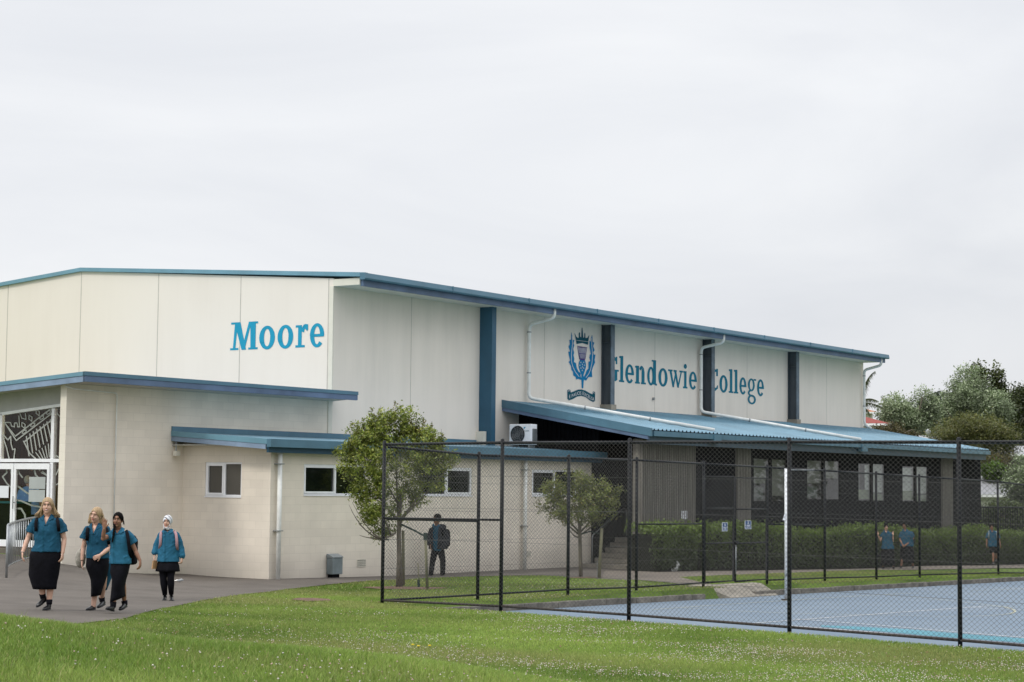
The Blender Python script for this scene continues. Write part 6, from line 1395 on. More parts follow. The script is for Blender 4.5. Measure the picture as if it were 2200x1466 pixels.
# --- 1: smiling girl with long blonde hair, long black skirt
f1 = Fig(97, 1312, 240, 1.72, 'smiling girl with long blonde hair, teal shirt and long straight black skirt')
f1.head_frame((103, 1070), (101, 1103.5), -.03, .08)
sh1 = [(1186, 68.5, 131, .165), (1183, 69, 131, .165), (1172, 74, 130.5, .155), (1163, 75, 129, .15), (1152, 75, 129, .155), (1140, 74, 128.5, .165), (1131, 76, 128, .15), (1123, 74, 129, .125), (1116, 79, 126, .10), (1111, 90, 114, .07)]
f1.start(M['skin_fair'], sh1, [((76, 1121, .0), (60.5, 1156, .02), (48.5, 1187, -.08), 1.1), ((128, 1121, 0), (138, 1158, .03), (134.5, 1189, -.03), 1.1)],
         [((88, 1195, 0), (88, 1240, -.02), (92.5, 1284, .03), 1.12), ((112, 1195, 0), (110, 1240, .0), (105.7, 1290, 0), 1.12)], (101, 1109),
         [((48.5, 1188, -.08), (47.8, 1212, -.14), (1, .3, 0), .35, -1, 1.), ((134.5, 1190, -.03), (131, 1214, -.08), (-1, .2, 0), .4, 1, 1.)])
f1.face(M['lips'], M['blonde'], smile=True)
f1.shirt(sh1, [([(76, 1121, 0), (70, 1132, .01), (64.5, 1144, .01)], [.062, .074, .083]), ([(128, 1121, 0), (132.5, 1132, .01), (136, 1145, .01)], [.062, .074, .083])], M['shirt'], v=(99.5, 1127, -.1), hw=8)
f1.skirt([(1176, 74, 127, .13), (1184, 67.5, 130.5, .155), (1195, 64, 130.5, .175), (1215, 63.5, 129, .175), (1235, 62.3, 126, .165), (1250, 66.5, 122.5, .150), (1266, 71.5, 120.5, .140)], M['black_cloth'], wob=.02)
w = MB(); f1.cap(w, 1.08, .070, .070); w.rings([(q[0], q[1]+.045, q[2], q[3], q[4]) for q in f1.secs([(1083, 91, 114.5, .07), (1094, 88.5, 117, .065), (1103, 84, 121, .055), (1110, 79, 126, .045), (1116, 82, 124, .03)])], 36, lambda q, t: .09*math.sin(9*q)*t); locks(f1, w, 30, (92, 1082, .01), (88.5, 1098, .0), (77, 1109, -.02), .007, 1, 1.8, 3.5); locks(f1, w, 12, (92, 1080, .0), (89, 1098, -.01), (87, 1110, -.03), .006, 4, 1.2, 2)
locks(f1, w, 30, (113, 1082, .01), (118, 1096, .02), (127, 1110, .02), .007, 2, 1.8, 3); locks(f1, w, 12, (113, 1082, .0), (117, 1095, .0), (119, 1108, .0), .006, 5, 1.2, 2)
locks(f1, w, 22, (103, 1070.5, -.02), (94, 1072, -.05), (92, 1086, -.03), .006, 6, 1., 1.2, .015); locks(f1, w, 22, (103.5, 1070.5, -.02), (112, 1072, -.05), (113.5, 1086, -.03), .006, 7, 1., 1.2, .015); f1.add('hair', w, M['blonde'])
f1.shoe((99, 1291, .06), (79.5, 1305.5, -.10), (93, 1286, .04), sock=(91, 1276, .02)); f1.shoe((107, 1309.5, .02), (94, 1312.5, -.19), (105.7, 1296, -.01), sock=(106, 1289, 0))
f1.pack((82, 120, 1118, 1165), M['black_cloth'], 'black backpack worn by the blonde girl in the long skirt', [[(79, 1113, -.02), (77.5, 1120, -.13), (77, 1132, -.165), (77.5, 1142, -.15)], [(122, 1113, -.02), (124, 1120, -.13), (125.5, 1132, -.165), (126.5, 1142, -.13)]])
w = MB(); w.tube([tuple(f1.J(49.3, 1186, -.08)+Vector((.030*math.cos(q*.5236), .030*math.sin(q*.5236), .004*math.sin(q)))) for q in range(13)], .003, 5); f1.add('bracelet', w, M['galv'])

# --- 2: girl with shoulder length hair looking down, forearm across
f2 = Fig(205, 1313, 222, 1.62, Y=30.7, label='girl with shoulder length blonde hair looking sideways, one forearm held across her waist')
f2.head_frame((210, 1091), (203.5, 1123), -.03, -.35, 0, .12)
sh2 = [(1200, 186, 234, .15), (1196, 186, 234.5, .15), (1184, 186, 234, .14), (1172, 188, 232, .135), (1160, 188, 231.5, .145), (1150, 188, 231.5, .145), (1141, 187, 232.5, .125), (1134, 190, 229, .10), (1129, 198, 216, .07)]
f2.start(M['skin_fair'], sh2, [((188, 1138, 0), (179.3, 1177, .02), (176.5, 1205, -.03), 1.05), ((229, 1138, 0), (237, 1176, .0), (216, 1193, -.19), 1.05)],
         [((202, 1205, 0), (207, 1243, -.05), (200.5, 1305, -.12), 1.0), ((220, 1205, 0), (222, 1245, .0), (218.5, 1286, .22), 1.05)], (205.5, 1128),
         [((176.5, 1206, -.03), (175.5, 1225, -.05), (1, .2, 0), .4, -1, 1.), ((215.5, 1193.5, -.19), (199, 1201, -.20), (0, 1, -.2), .45, 1, 1.)])
f2.face(M['lips'], M['blonde'], closed=True)
f2.shirt(sh2, [([(188, 1138, 0), (183.5, 1148, .01), (179.8, 1158.5, .01)], [.060, .068, .076]), ([(229, 1138, 0), (232, 1149, .01), (234.5, 1160, .01)], [.060, .068, .076])], M['shirt'], v=(202, 1146, -.1, -1), hw=7)
f2.skirt([(1190, 190, 231, .12), (1200, 186, 234, .145), (1218, 185, 233.5, .16, -.02), (1236, 192, 230, .15, -.04), (1246, 195.5, 227, .14, -.06), (1262, 196.5, 221.5, .14, -.08), (1281, 196, 216, .125, -.09)], M['black_cloth'], wob=.025, slant=.15)
w = MB(); f2.cap(w, 1.08, .068, .070); w.rings([(q[0], q[1]+.045, q[2], q[3], q[4]) for q in f2.secs([(1103, 196.5, 220.5, .075), (1113, 192.5, 223, .07), (1122, 190.5, 224.5, .055), (1129, 192.5, 223, .03)])], 36, lambda q, t: .09*math.sin(9*q)*t); locks(f2, w, 30, (197, 1103, .03), (191, 1112, .04), (191.5, 1124, .03), .007, 3, 1.8, 2.5); locks(f2, w, 26, (219, 1104, .03), (222, 1115, .04), (222, 1127, .04), .007, 4, 1.8, 2.5); locks(f2, w, 18, (210, 1092, -.03), (200, 1094, -.04), (196, 1108, .0), .006, 6, 1., 1.5, .015); locks(f2, w, 20, (211, 1092, -.03), (219, 1095, -.05), (220, 1112, -.02), .006, 7, 1., 1.5, .015); f2.add('hair', w, M['blonde'])
f2.shoe((203.5, 1310, -.06), (186, 1313.3, -.27), (200.3, 1302, -.11)); f2.shoe((224, 1300, .26), (210.5, 1307, .04), (219.5, 1291, .22), sock=(218.3, 1284, .2))
f2.pack((190, 234, 1136, 1185), M['black_cloth'], 'black backpack on the back of the girl with her forearm across her waist', [[(189, 1132, -.02), (187.5, 1138, -.12), (187.5, 1150, -.15), (187, 1162, -.12)], [(226, 1131, -.01), (229, 1138, -.11), (232, 1152, -.13), (234, 1170, -.10)]])
w = MB(); w.tube([tuple(f2.J(176.8, 1204, -.03)+Vector((.028*math.cos(q*.5236), .028*math.sin(q*.5236), 0))) for q in range(13)], .004, 5); f2.add('bracelet', w, M['black_cloth'])
c = f2.J(172, 1224, .14); tb = empty('tote_bag', tuple(c), 0, 'grey and white rounded bag hanging behind the arm of the girl looking sideways', 'bag'); w = MB(); a = f2.J(173, 1200, .14)
w.ell(a, (.085, .06, .155), 18); me = remeshed(w, .012, 2); cloth_noise(me, .006, 8); link_mesh('bag_body', me, mat('grey_white_mesh_fabric', (.40, .38, .33), .8, .25, 12), tb, tuple(c))
w = MB(); w.tube([f2.J(173, 1183, .12), f2.J(181, 1165, .02), f2.J(190, 1145, -.13)], [(.004, .012)]*3, 6); w.build('strap', bpy.data.materials['grey_white_mesh_fabric'], tb, tuple(c))
# teal garment hanging from the bag between the two girls
a = f2.J(233, 1222, .1); jk = empty('folded_jumper', tuple(f2.J(229, 1266, .1)), 0, 'dark teal garment hanging in pointed folds between the two walking girls', 'garment'); O = tuple(jk.location); w = MB()
q = [(1205, 227, 243), (1225, 224, 242), (1240, 222.5, 238.5), (1252, 223, 234.5), (1266, 225.5, 229)]; w.rings([(f2.J((x0+x1)/2, y, .12).x, f2.Y+.14, f2.J(0, y, .12).z+0, f2.m((x1-x0)/2), .05) for y, x0, x1 in q], 20, lambda q_, t: .12*math.sin(3*q_+t*4)); w.build('cloth', M['shirt'], jk, O, smooth=True)

# --- 3: waving girl with black plait
f3 = Fig(252, 1317, 217, 1.62, Y=30.05, label='waving girl with a black plait, brighter teal shirt and long black skirt, hand raised')
f3.head_frame((254.5, 1101.5), (252, 1132.5), -.03, -.06)
sh3 = [(1212, 236.5, 281, .14), (1208, 236.5, 281.5, .14), (1196, 237, 280.5, .13), (1184, 237.5, 279, .125), (1172, 238, 278.5, .135), (1162, 238.5, 278, .135), (1152, 237.5, 278.5, .12), (1145, 240, 275, .10), (1139, 247, 264, .07)]
f3.start(M['skin_brown'], sh3, [((240, 1148, 0), (221.5, 1157.5, -.12), (224, 1135, -.20), .95), ((275, 1147, 0), (291, 1184, .04), (301, 1205, .0), .95)],
         [((254, 1215, 0), (253, 1250, .0), (243, 1301, -.10), .85), ((264, 1215, 0), (263, 1250, .02), (267.2, 1292, .20), .9)], (255, 1137),
         [((224, 1134.5, -.20), (226, 1111, -.22), (0, -1, .0), .04, 1, 1.02), ((301.3, 1206, 0), (300, 1228, -.04), (-1, .2, 0), .45, 1, 1.)])
f3.face(M['lips_dark'], M['black_hair'])
f3.shirt(sh3, [([(240, 1148, 0), (235, 1151.5, -.03), (230, 1154, -.06)], [.056, .062, .066]), ([(275, 1147, 0), (281.5, 1157, .01), (288.5, 1168, .02)], [.056, .066, .074])], M['shirt2'], v=(251.5, 1147, -.1, -1.5), hw=6)
f3.skirt([(1200, 241, 277, .11), (1212, 238, 279.5, .13), (1230, 237.5, 275.5, .155, -.02), (1246, 241.5, 270.5, .15, -.04), (1262, 240.5, 267.5, .155, -.02), (1276, 239, 268, .165, .0), (1288, 237.5, 269, .175, .02)], M['black_cloth'], wob=.03, slant=.45)
w = MB(); f3.cap(w, 1.06, .066, .068, -.07)
for k in range(15): p = (246.5-k*.33+(.5 if k % 2 else -.5), 1129+k*2.45, -.10-.006*min(k, 7)); w.ell(f3.J(*p), (.019-.0004*k, .018, .022), 8)
locks(f3, w, 10, (246.5, 1112, -.03), (243, 1122, -.05), (246, 1133, -.08), .009, 3, 1.5, 2); locks(f3, w, 6, (264, 1112, -.03), (266, 1120, -.02), (266, 1128, .0), .004, 3, 1.5, 2); f3.add('hair', w, M['black_hair'])
f3.shoe((243.5, 1314, -.08), (229.5, 1310, -.32), (243, 1303, -.10), sock=(243.5, 1294, -.09)); f3.shoe((271, 1304, .24), (258, 1312, .02), (268, 1297, .2), sock=(267, 1291, .2))
f3.pack((262, 292, 1150, 1214), M['black_cloth'], 'black backpack hanging behind the shoulder of the waving girl', [[(271, 1140, -.01), (273.5, 1147, -.10), (275.5, 1160, -.13), (278, 1180, -.11), (281, 1200, -.02)]], depth=.2)

# --- 4: girl in white head scarf with long sleeves
f4 = Fig(361, 1292, 186, 1.60, 'girl in white striped head scarf with long teal sleeves, black tights and a book')
f4.head_frame((361, 1108.5), (358.8, 1134.5), -.03, -.12)
sh4 = [(1207, 337.5, 384, .15), (1202, 338.5, 383.5, .145), (1188, 340.5, 382.5, .135), (1172, 342, 381.5, .135), (1160, 343, 381.5, .13), (1151, 342.5, 381.5, .12), (1145, 345, 378, .10), (1140, 353, 367, .065)]
f4.start(M['skin_fair'], sh4, [((345, 1149, 0), (336.5, 1173, .02), (332, 1194, -.04), .9), ((379.5, 1149, 0), (387.5, 1174, .03), (390.5, 1200, -.02), .9)],
         [((351, 1205, 0), (351.5, 1243, -.05), (354.5, 1278, -.02), .95), ((370, 1205, 0), (366.5, 1240, -.08), (368, 1277, -.05), .95)], (359.5, 1139),
         [((331.8, 1195, -.04), (330.5, 1209, -.07), (1, .2, 0), .9, -1, .92), ((390.7, 1200.5, -.02), (389.5, 1214, -.05), (-1, .2, 0), .9, 1, .92)])
f4.face(M['lips'], M['brown_hair'])
f4.shirt(sh4, [([(345, 1149, 0), (339.5, 1162, .01), (335.5, 1176, .01), (331.5, 1189, -.03), (331.5, 1192.5, -.04)], [.052, .056, .060, .062, .036]), ([(379.5, 1149, 0), (385, 1162, .01), (389, 1178, .02), (391.5, 1195, -.01), (391.3, 1200, -.02)], [.052, .056, .062, .064, .038])], M['shirt2'], v=(359, 1143.5, -.1, -.5), hw=4)
f4.skirt([(1196, 344, 380, .10), (1208, 339.5, 382.5, .135), (1218, 336.5, 384.5, .17), (1228, 335.5, 385, .185)], M['black_cloth'], wob=.055, k=7)
w = MB()
for l in ([(351, 1206, 0), (351, 1243, -.05), (354.4, 1279, -.02)], [(370, 1206, 0), (366.5, 1240, -.08), (368, 1278, -.05)]):
    P_ = [f4.J(*q) for q in l]; w.tube([P_[0], P_[0].lerp(P_[1], .5), P_[1], P_[1].lerp(P_[2], .35), P_[2]], [.100, .086, .064, .066, .042], 14)
f4.add('tights', w, M['black_cloth'])
w = MB(); f4.cap(w, 1.12, .052, .062, -.16); k = f4.hk
w.tube([f4.hp(-.058, -.055, .04), f4.hp(-.066, -.040, -.02), f4.hp(-.055, -.055, -.075), f4.hp(-.02, -.085, -.118), f4.hp(.02, -.085, -.118), f4.hp(.055, -.055, -.075), f4.hp(.066, -.04, -.02), f4.hp(.058, -.055, .04), f4.hp(.0, -.085, .068), f4.hp(-.058, -.055, .04)], .008*k, 8)
w.rings([(f4.hp(0, .0, -.13).x, f4.hp(0, -.01, -.13).y, f4.hp(0, 0, -.155).z, .062*k, .065*k), (f4.hp(0, .0, -.13).x, f4.hp(0, -.005, -.13).y, f4.hp(0, 0, -.105).z, .064*k, .072*k)], 20); f4.add('head_scarf', w, M['scarf'])
f4.shoe((355, 1289.5, .06), (351, 1293, -.17), (354.5, 1281, -.01), k=.95); f4.shoe((368.3, 1289.5, .04), (369.5, 1293, -.20), (368, 1280, -.04), k=.95)
f4.pack((347, 378, 1145, 1190), M['pink'], 'pink backpack with grey pink straps worn by the girl in the head scarf', [[(348, 1141, -.0), (345.5, 1147, -.10), (345, 1158, -.13), (344.5, 1170, -.12), (342.5, 1180, -.06)], [(374, 1141, -.0), (378, 1147, -.10), (379.5, 1158, -.13), (380, 1172, -.12), (381, 1182, -.06)]])
a = f4.J(331.5, 1222, -.06); bk = empty('book', tuple(a), 0, 'tan covered book held in the right hand of the girl in the head scarf', 'book'); w = MB(); O = tuple(a); p = f4.J(332, 1214, -.07)
Rb = Matrix.Rotation(.12, 3, 'Y') @ Matrix.Rotation(1.0, 3, 'Z')
def obox(w, c, h, Rm): n = len(w.v); w.add([Vector(c)+Rm @ Vector((x*h[0], y*h[1], z*h[2])) for x in (-1, 1) for y in (-1, 1) for z in (-1, 1)], [(0, 1, 3, 2), (4, 6, 7, 5), (0, 4, 5, 1), (2, 3, 7, 6), (0, 2, 6, 4), (1, 5, 7, 3)])
obox(w, p, (.055, .012, .075), Rb); w.build('cover', M['kraft'], bk, O); w = MB(); obox(w, p+Rb @ Vector((.003, 0, 0)), (.055, .0085, .072), Rb); w.build('pages', M['paper'], bk, O)

# --- 5: student in black jacket walking by the annex, seen through the net
f5 = Fig(937, 1241, 137, 1.70, 'student in open black jacket and trousers walking past the annex wall', .008)
f5.head_frame((940.3, 1105), (937.8, 1126.5), -.02, -.7)
sh5 = [(1184, 929, 951, .11), (1176, 928.5, 952, .115), (1160, 929, 952, .115), (1145, 928, 953, .12), (1136, 927, 953.5, .11), (1131, 932, 949, .08), (1128.5, 936, 945, .06)]
f5.start(M['skin_brown'], sh5, [((929, 1136, 0), (923, 1156, .02), (925, 1172, -.08), .95), ((952, 1136, 0), (958, 1156, .03), (955, 1174, -.05), .95)], [((934, 1181, 0), (928, 1207, -.05), (924.8, 1233, -.0), .95), ((947.5, 1181, 0), (952, 1207, .05), (951, 1233, .1), .95)], (939, 1128), [((925, 1173, -.08), (925, 1180, -.1), (1, .2, 0), .6, -1, .95), ((955, 1174, -.05), (952, 1182, -.06), (-1, 0, 0), .6, 1, .95)])
f5.face(M['lips_dark'], M['black_hair'])
f5.shirt(sh5, [], M['shirt'], v=(936.5, 1131, -.1), hw=3, amp=.004)
w = MB(); jk5 = [(1180, 921, 962, .15), (1170, 920.5, 963, .155), (1155, 923, 961, .15), (1142, 925, 957.5, .145), (1134, 926, 955, .125), (1130, 931, 951, .095)]
w.rings(f5.secs(jk5), 30); w.tube([f5.J(928, 1136, 0), f5.J(922, 1155, .01), f5.J(922.5, 1171, -.06)], [.07, .078, .07], 12); w.tube([f5.J(953, 1136, 0), f5.J(960, 1156, .02), f5.J(958, 1174, -.03)], [.07, .085, .075], 12)
w.tube([f5.J(945, 1128, -.02), f5.J(953, 1131, .05), f5.J(958, 1134, .08)], [.03, .06, .04], 10)
def open_front(me):
    bm = bmesh.new(); bm.from_mesh(me); dl = []
    for f in bm.faces:
        c = f.calc_center_median(); px = 1100+F*c.x/c.y*.997
        lo_, hi_ = f5.J(930.5, 1150).x, f5.J(942, 1150).x; t = (c.z-f5.J(0, 1176).z)/(f5.J(0, 1130).z-f5.J(0, 1176).z)
        if c.y < f5.Y-.03 and lo_ < c.x < hi_-.03*(1-t): dl.append(f)
    bmesh.ops.delete(bm, geom=dl, context='FACES'); bm.to_mesh(me); bm.free(); return me
f5.add('jacket', w, M['dark_jacket'], .011, .008, 8, post=open_front)
w = MB(); w.rings(f5.secs([(1188, 930.5, 950.5, .10), (1176, 929, 952, .11)]), 20)
for l in ([(935, 1180, 0), (929.3, 1207, -.05), (925.5, 1235, 0)], [(946.5, 1180, 0), (951.5, 1207, .05), (951, 1235, .1)]): P_ = [f5.J(*q) for q in l]; w.tube([P_[0], P_[0].lerp(P_[1], .5), P_[1], P_[2]], [.10, .092, .078, .068], 12)
f5.add('trousers', w, M['black_cloth'], .011, .006, 8)
w = MB(); f5.cap(w, 1.10, .04, .062, -.06); f5.add('hair', w, M['black_hair']); f5.shoe((926.5, 1239.5, .03), (913.5, 1241, -.12), (925, 1235, .0)); f5.shoe((952.5, 1239.5, .13), (944, 1242.5, -.05), (951, 1235, .1))
f5.pack((945, 967, 1137, 1175), M['black_cloth'], 'black backpack carried behind the student in the black jacket', [[(948, 1132, -.02), (950, 1140, -.14), (952, 1152, -.15)]], depth=.2, dy=.08)

# --- 6,7: two girls far off on the hedge path
def far_girl(px, py, H_px, H_m, top, chin, secs, arms, hands, legs, skirtsecs, label, skin, neck, sleeves, shoes, shorts=None, hairm='black_hair', yaw=.0):
    f = Fig(px, py, H_px, H_m, label, .012); f.head_frame(top, chin, -.02, yaw); f.start(skin, secs, arms, legs, neck, hands); f.face(M['lips_dark'], M['black_hair'])
    f.shirt(secs, sleeves, M['shirt3'], v=(neck[0], neck[1]+4, -.08), hw=3, amp=.006, collar=True)
    if skirtsecs: f.skirt(skirtsecs, M['black_cloth'], wob=.03)
    w = MB(); f.cap(w, 1.10, .05, .058, -.07); f.add('hair', w, M[hairm])
    for s_ in shoes: f.shoe(*s_)
    return f
f6 = far_girl(1905, 1222, 97, 1.60, (1904, 1126), (1903.5, 1139.5), [(1180, 1893, 1921, .14), (1172, 1895, 1919, .13), (1160, 1896, 1917, .12), (1150, 1895.5, 1917, .13), (1145, 1897, 1915, .10), (1142, 1901, 1908, .06)],
    [((1896.5, 1147, 0), (1891.5, 1162, .0), (1886, 1149, -.1), .85), ((1915, 1147, 0), (1918.5, 1163, .0), (1919, 1149, -.14), .85)], [((1886, 1149, -.1), (1885, 1144, -.1), (0, -1, 0), .3, 1, .9), ((1919, 1149, -.14), (1918.5, 1142, -.14), (0, -1, 0), .3, -1, .9)],
    [((1900, 1180, 0), (1898, 1200, -.05), (1897, 1218, 0), .95), ((1914, 1180, 0), (1917, 1200, 0), (1919.5, 1218, .1), .95)], [(1176, 1895, 1919, .12), (1190, 1893, 1921, .15), (1205, 1892.5, 1922, .17), (1216, 1893, 1923, .18)], 'girl on the hedge path with both hands raised beside her shoulders', M['skin_fair'], (1904, 1141),
    [([(1896.5, 1147, 0), (1893, 1154, 0)], [.055, .065]), ([(1915, 1147, 0), (1917, 1155, 0)], [.055, .065])], [((1899, 1221, .05), (1895, 1223.5, -.15), (1897.5, 1219, 0)), ((1921, 1221, .15), (1918.5, 1223, -.05), (1919.5, 1219, .1))])
f7 = far_girl(1948, 1223, 101, 1.68, (1941.8, 1122.5), (1943.3, 1136), [(1174, 1934, 1963, .15), (1164, 1934.5, 1962, .14), (1152, 1935, 1961, .145), (1146, 1935, 1960.5, .13), (1142, 1938, 1957, .10), (1139, 1941, 1949, .06)],
    [((1936, 1146, 0), (1933.5, 1159, .0), (1938.5, 1170, -.14), .95), ((1959, 1146, 0), (1962.5, 1157, .0), (1948, 1170, -.17), .95)], [((1938.5, 1170, -.14), (1941, 1174, -.18), (0, 1, 0), .5, 1, .9), ((1948, 1170, -.17), (1944, 1173, -.19), (0, 1, 0), .5, -1, .9)],
    [((1942, 1176, 0), (1940, 1198, -.05), (1936, 1216, -.1), 1.), ((1956, 1176, 0), (1959, 1198, 0), (1961.5, 1216, .1), 1.)], [(1170, 1936, 1961, .13), (1185, 1934, 1963, .16), (1200, 1934, 1964, .17), (1210, 1934, 1964.5, .17)], 'girl on the hedge path with hands clasped in front of her long skirt', M['skin_brown'], (1944.5, 1138),
    [([(1936, 1146, 0), (1933.8, 1156, 0)], [.06, .07]), ([(1959, 1146, 0), (1962, 1155, 0)], [.06, .07])], [((1937, 1222, .0), (1932, 1224, -.18), (1936, 1218, -.1)), ((1963, 1222, .15), (1958.5, 1224, -.02), (1961.5, 1218, .1))], yaw=-.3)
f7.pack((1950, 1966, 1142, 1170), M['black_cloth'], 'black backpack of the girl with clasped hands on the hedge path', [[(1953, 1140, -.0), (1954.5, 1146, -.11), (1956.5, 1158, -.13)]], dy=.1)
# --- 8: boy
f8 = far_girl(2133, 1213, 87, 1.50, (2130, 1125.8), (2130, 1139), [(1175, 2122.5, 2144.5, .12), (1166, 2123, 2144, .115), (1154, 2122, 2144.5, .12), (1147, 2121, 2145, .11), (1143, 2125, 2141, .09), (1140.5, 2128, 2136, .05)],
    [((2122.5, 1147, 0), (2120, 1160, .0), (2119.5, 1172, -.05), .8), ((2143.5, 1147, 0), (2147, 1160, .0), (2149.5, 1172, -.05), .8)], [((2119.5, 1172, -.05), (2120, 1178, -.06), (1, 0, 0), .5, -1, .85), ((2149.5, 1172, -.05), (2150, 1178, -.06), (-1, 0, 0), .5, 1, .85)],
    [((2129, 1175, 0), (2134, 1191, -.08), (2134, 1208, -.1), .85), ((2139, 1175, 0), (2140, 1190, .1), (2140, 1200, .35), .85)], None, 'boy in teal shirt and dark shorts walking on the path at the far right', M['skin_brown'], (2131.5, 1140),
    [([(2122.5, 1147, 0), (2119.8, 1157, 0)], [.055, .068]), ([(2143.5, 1147, 0), (2147, 1157, 0)], [.055, .068])], [((2135, 1212.5, -.02), (2133, 1214, -.22), (2134, 1209, -.1)), ((2141, 1204, .4), (2139, 1209, .25), (2140, 1201, .35))])
w = MB(); w.rings(f8.secs([(1180, 2125, 2143, .11), (1170, 2124, 2144, .115)]), 20)
for l in ([(2129.5, 1176, 0), (2133, 1188, -.06)], [(2139.5, 1176, 0), (2139.5, 1188, .06)]): w.tube([f8.J(*q) for q in l], [.098, .092], 12)
f8.add('shorts', w, M['black_cloth'], .012, .004)
f8.pack((2124, 2143, 1143, 1170), M['black_cloth'], 'grey backpack worn by the boy at the far right', [[(2125, 1141, 0), (2124.5, 1147, -.10), (2124.5, 1158, -.12)], [(2140, 1141, 0), (2142, 1147, -.10), (2142.5, 1158, -.12)]], strapm=M['bin'])
# --- 9: man indoors behind the glass, back to the camera
f9 = Fig(60, 1182, 1, 1, 'man with white hair and light blue shirt standing behind the glass door', .009, Y=50.0)
bz = .70; zpx = lambda z: 0
f9.O = tuple(Vector((f9.J(60, 1100).x, 50., .70)))
f9.head_frame((59, 1023), (61, 1043.5), 0, 3.0)
sh9 = [(1106, 43, 84, .15), (1098, 42, 84, .15), (1085, 42, 84, .16), (1070, 41.5, 84, .15), (1058, 42, 83, .13), (1050, 47, 78, .10), (1045.5, 55, 68, .07)]
f9.start(M['skin_fair'], sh9, [((45, 1056, 0), (40, 1078, .02), (42, 1098, .1)), ((80, 1056, 0), (86, 1078, .03), (86, 1098, .1))], [((53, 1105, 0), (53, 1140, 0), (53, 1165, 0)), ((73, 1105, 0), (73, 1140, 0), (73, 1165, 0))], (62, 1045), [((42, 1098, .1), (43, 1106, .15), (1, 0, 0), .5, 1, 1.), ((86, 1098, .1), (85, 1106, .15), (-1, 0, 0), .5, -1, 1.)])
f9.shirt(sh9, [([(45, 1056, 0), (41, 1074, .01)], [.07, .085]), ([(80, 1056, 0), (85, 1074, .02)], [.07, .085])], M['blue_shirt'], amp=.008)
w = MB(); w.rings(f9.secs([(1112, 46, 82, .14), (1102, 44, 83, .145)]), 20)
for x in (54, 73): w.tube([f9.J(x, 1106), f9.J(x, 1140), f9.J(x, 1166)], [.10, .085, .07], 12)
f9.add('trousers', w, M['black_cloth'], .012, .004)
w = MB(); f9.cap(w, 1.10, .06, .06, -.06); f9.add('hair', w, M['white_hair'])
for x in (53, 73): f9.shoe((x, 1168, 0), (x, 1166, .25), (x, 1163, .03))
# ---------------------------------------------------------------- camera, light, sky
cam = bpy.data.cameras.new('camera'); co = bpy.data.objects.new('camera', cam); col.objects.link(co); sc.camera = co
cam.sensor_width = 36; cam.lens = F/2200*36; cam.clip_start = .5; cam.clip_end = 3000
fw = Vector((0, math.cos(PIT), math.sin(PIT))); upv = Vector((0, -math.sin(PIT), math.cos(PIT))); X_ = Vector((1, 0, 0))
rx_ = X_*math.cos(ROL)+upv*math.sin(ROL); ux_ = -X_*math.sin(ROL)+upv*math.cos(ROL)
co.matrix_world = Matrix(((rx_.x, ux_.x, -fw.x, 0), (rx_.y, ux_.y, -fw.y, 0), (rx_.z, ux_.z, -fw.z, CZ), (0, 0, 0, 1)))
saz = Vector((-.78, -.62)).normalized(); EL = R(48)
sun = bpy.data.lights.new('sun', 'SUN'); sun.energy = 1.45; sun.angle = R(11); sun.color = (1, .955, .88); so = bpy.data.objects.new('sun', sun); col.objects.link(so)
sd = Vector((saz.x*math.cos(EL), saz.y*math.cos(EL), math.sin(EL))); so.rotation_euler = (-sd).to_track_quat('-Z', 'Y').to_euler()
wd = bpy.data.worlds.new('World'); sc.world = wd; wd.use_nodes = True; nt = wd.node_tree; nt.nodes.clear(); N_ = nt.nodes.new; K = nt.links.new
sky = N_('ShaderNodeTexSky'); sky.sky_type = 'NISHITA'; sky.sun_disc = False; sky.sun_elevation = EL; sky.sun_rotation = math.atan2(saz.x, saz.y); sky.air_density = 1.2; sky.dust_density = 2
bg1 = N_('ShaderNodeBackground'); bg1.inputs[1].default_value = .10; K(sky.outputs[0], bg1.inputs[0])
tc = N_('ShaderNodeTexCoord'); mp = N_('ShaderNodeMapping'); mp.inputs['Scale'].default_value = (1, 1, 3.2); K(tc.outputs['Generated'], mp.inputs[0])
n1 = N_('ShaderNodeTexNoise'); n1.inputs['Scale'].default_value = 2.6; n1.inputs['Detail'].default_value = 9; n1.inputs['Roughness'].default_value = .52; n1.inputs['Distortion'].default_value = .6; K(mp.outputs[0], n1.inputs[0])
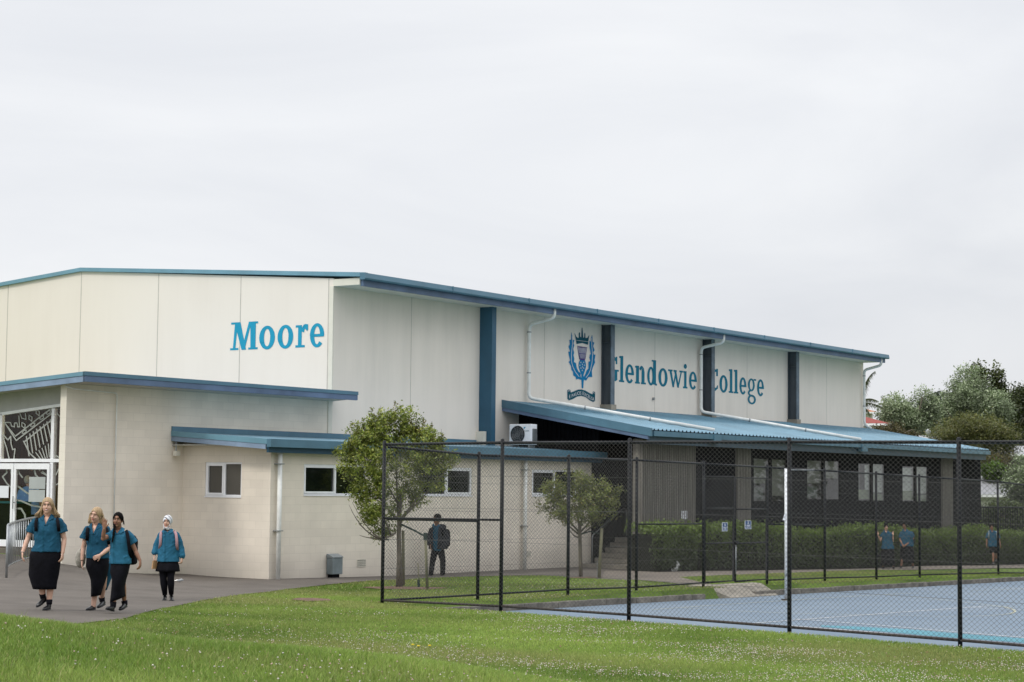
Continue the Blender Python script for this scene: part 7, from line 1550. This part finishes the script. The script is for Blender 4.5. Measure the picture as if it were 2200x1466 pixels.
cr = N_('ShaderNodeValToRGB'); e = cr.color_ramp.elements; e[0].position = .32; e[0].color = (.755, .775, .82, 1); e[1].position = .66; e[1].color = (.90, .912, .935, 1); K(n1.outputs[0], cr.inputs[0])
# slightly greyer cloud low on the right
sp = N_('ShaderNodeSeparateXYZ'); K(tc.outputs['Generated'], sp.inputs[0])
ad = N_('ShaderNodeMath'); ad.operation = 'MULTIPLY_ADD'; K(sp.outputs[2], ad.inputs[0]); ad.inputs[1].default_value = -2.2; K(sp.outputs[0], ad.inputs[2])
mr = N_('ShaderNodeMapRange'); mr.inputs[1].default_value = -.25; mr.inputs[2].default_value = .28; mr.inputs[3].default_value = 1.0; mr.inputs[4].default_value = .90; K(ad.outputs[0], mr.inputs[0])
sc_ = N_('ShaderNodeVectorMath'); sc_.operation = 'SCALE'; K(cr.outputs[0], sc_.inputs[0]); K(mr.outputs[0], sc_.inputs['Scale'])
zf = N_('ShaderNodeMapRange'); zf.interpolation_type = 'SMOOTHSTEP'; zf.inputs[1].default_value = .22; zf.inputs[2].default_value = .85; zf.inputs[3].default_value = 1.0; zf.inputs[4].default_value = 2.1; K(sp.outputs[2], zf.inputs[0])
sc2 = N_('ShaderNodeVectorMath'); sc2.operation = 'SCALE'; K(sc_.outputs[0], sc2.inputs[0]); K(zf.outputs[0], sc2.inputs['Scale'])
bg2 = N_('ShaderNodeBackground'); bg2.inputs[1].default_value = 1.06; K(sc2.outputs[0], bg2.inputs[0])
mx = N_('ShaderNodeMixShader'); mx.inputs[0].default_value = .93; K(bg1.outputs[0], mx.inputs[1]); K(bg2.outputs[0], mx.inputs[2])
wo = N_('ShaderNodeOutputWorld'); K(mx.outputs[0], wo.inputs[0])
sc.view_settings.view_transform = 'Standard'; sc.view_settings.look = 'None'; sc.view_settings.exposure = 0; sc.view_settings.gamma = 1
try:
    sc.cycles.use_denoising = True; sc.cycles.denoiser = 'OPENIMAGEDENOISE'; sc.cycles.denoising_input_passes = 'RGB_ALBEDO_NORMAL'; sc.cycles.denoising_prefilter = 'ACCURATE'
except Exception: pass
sc.cycles.max_bounces = 6; sc.cycles.transparent_max_bounces = 16
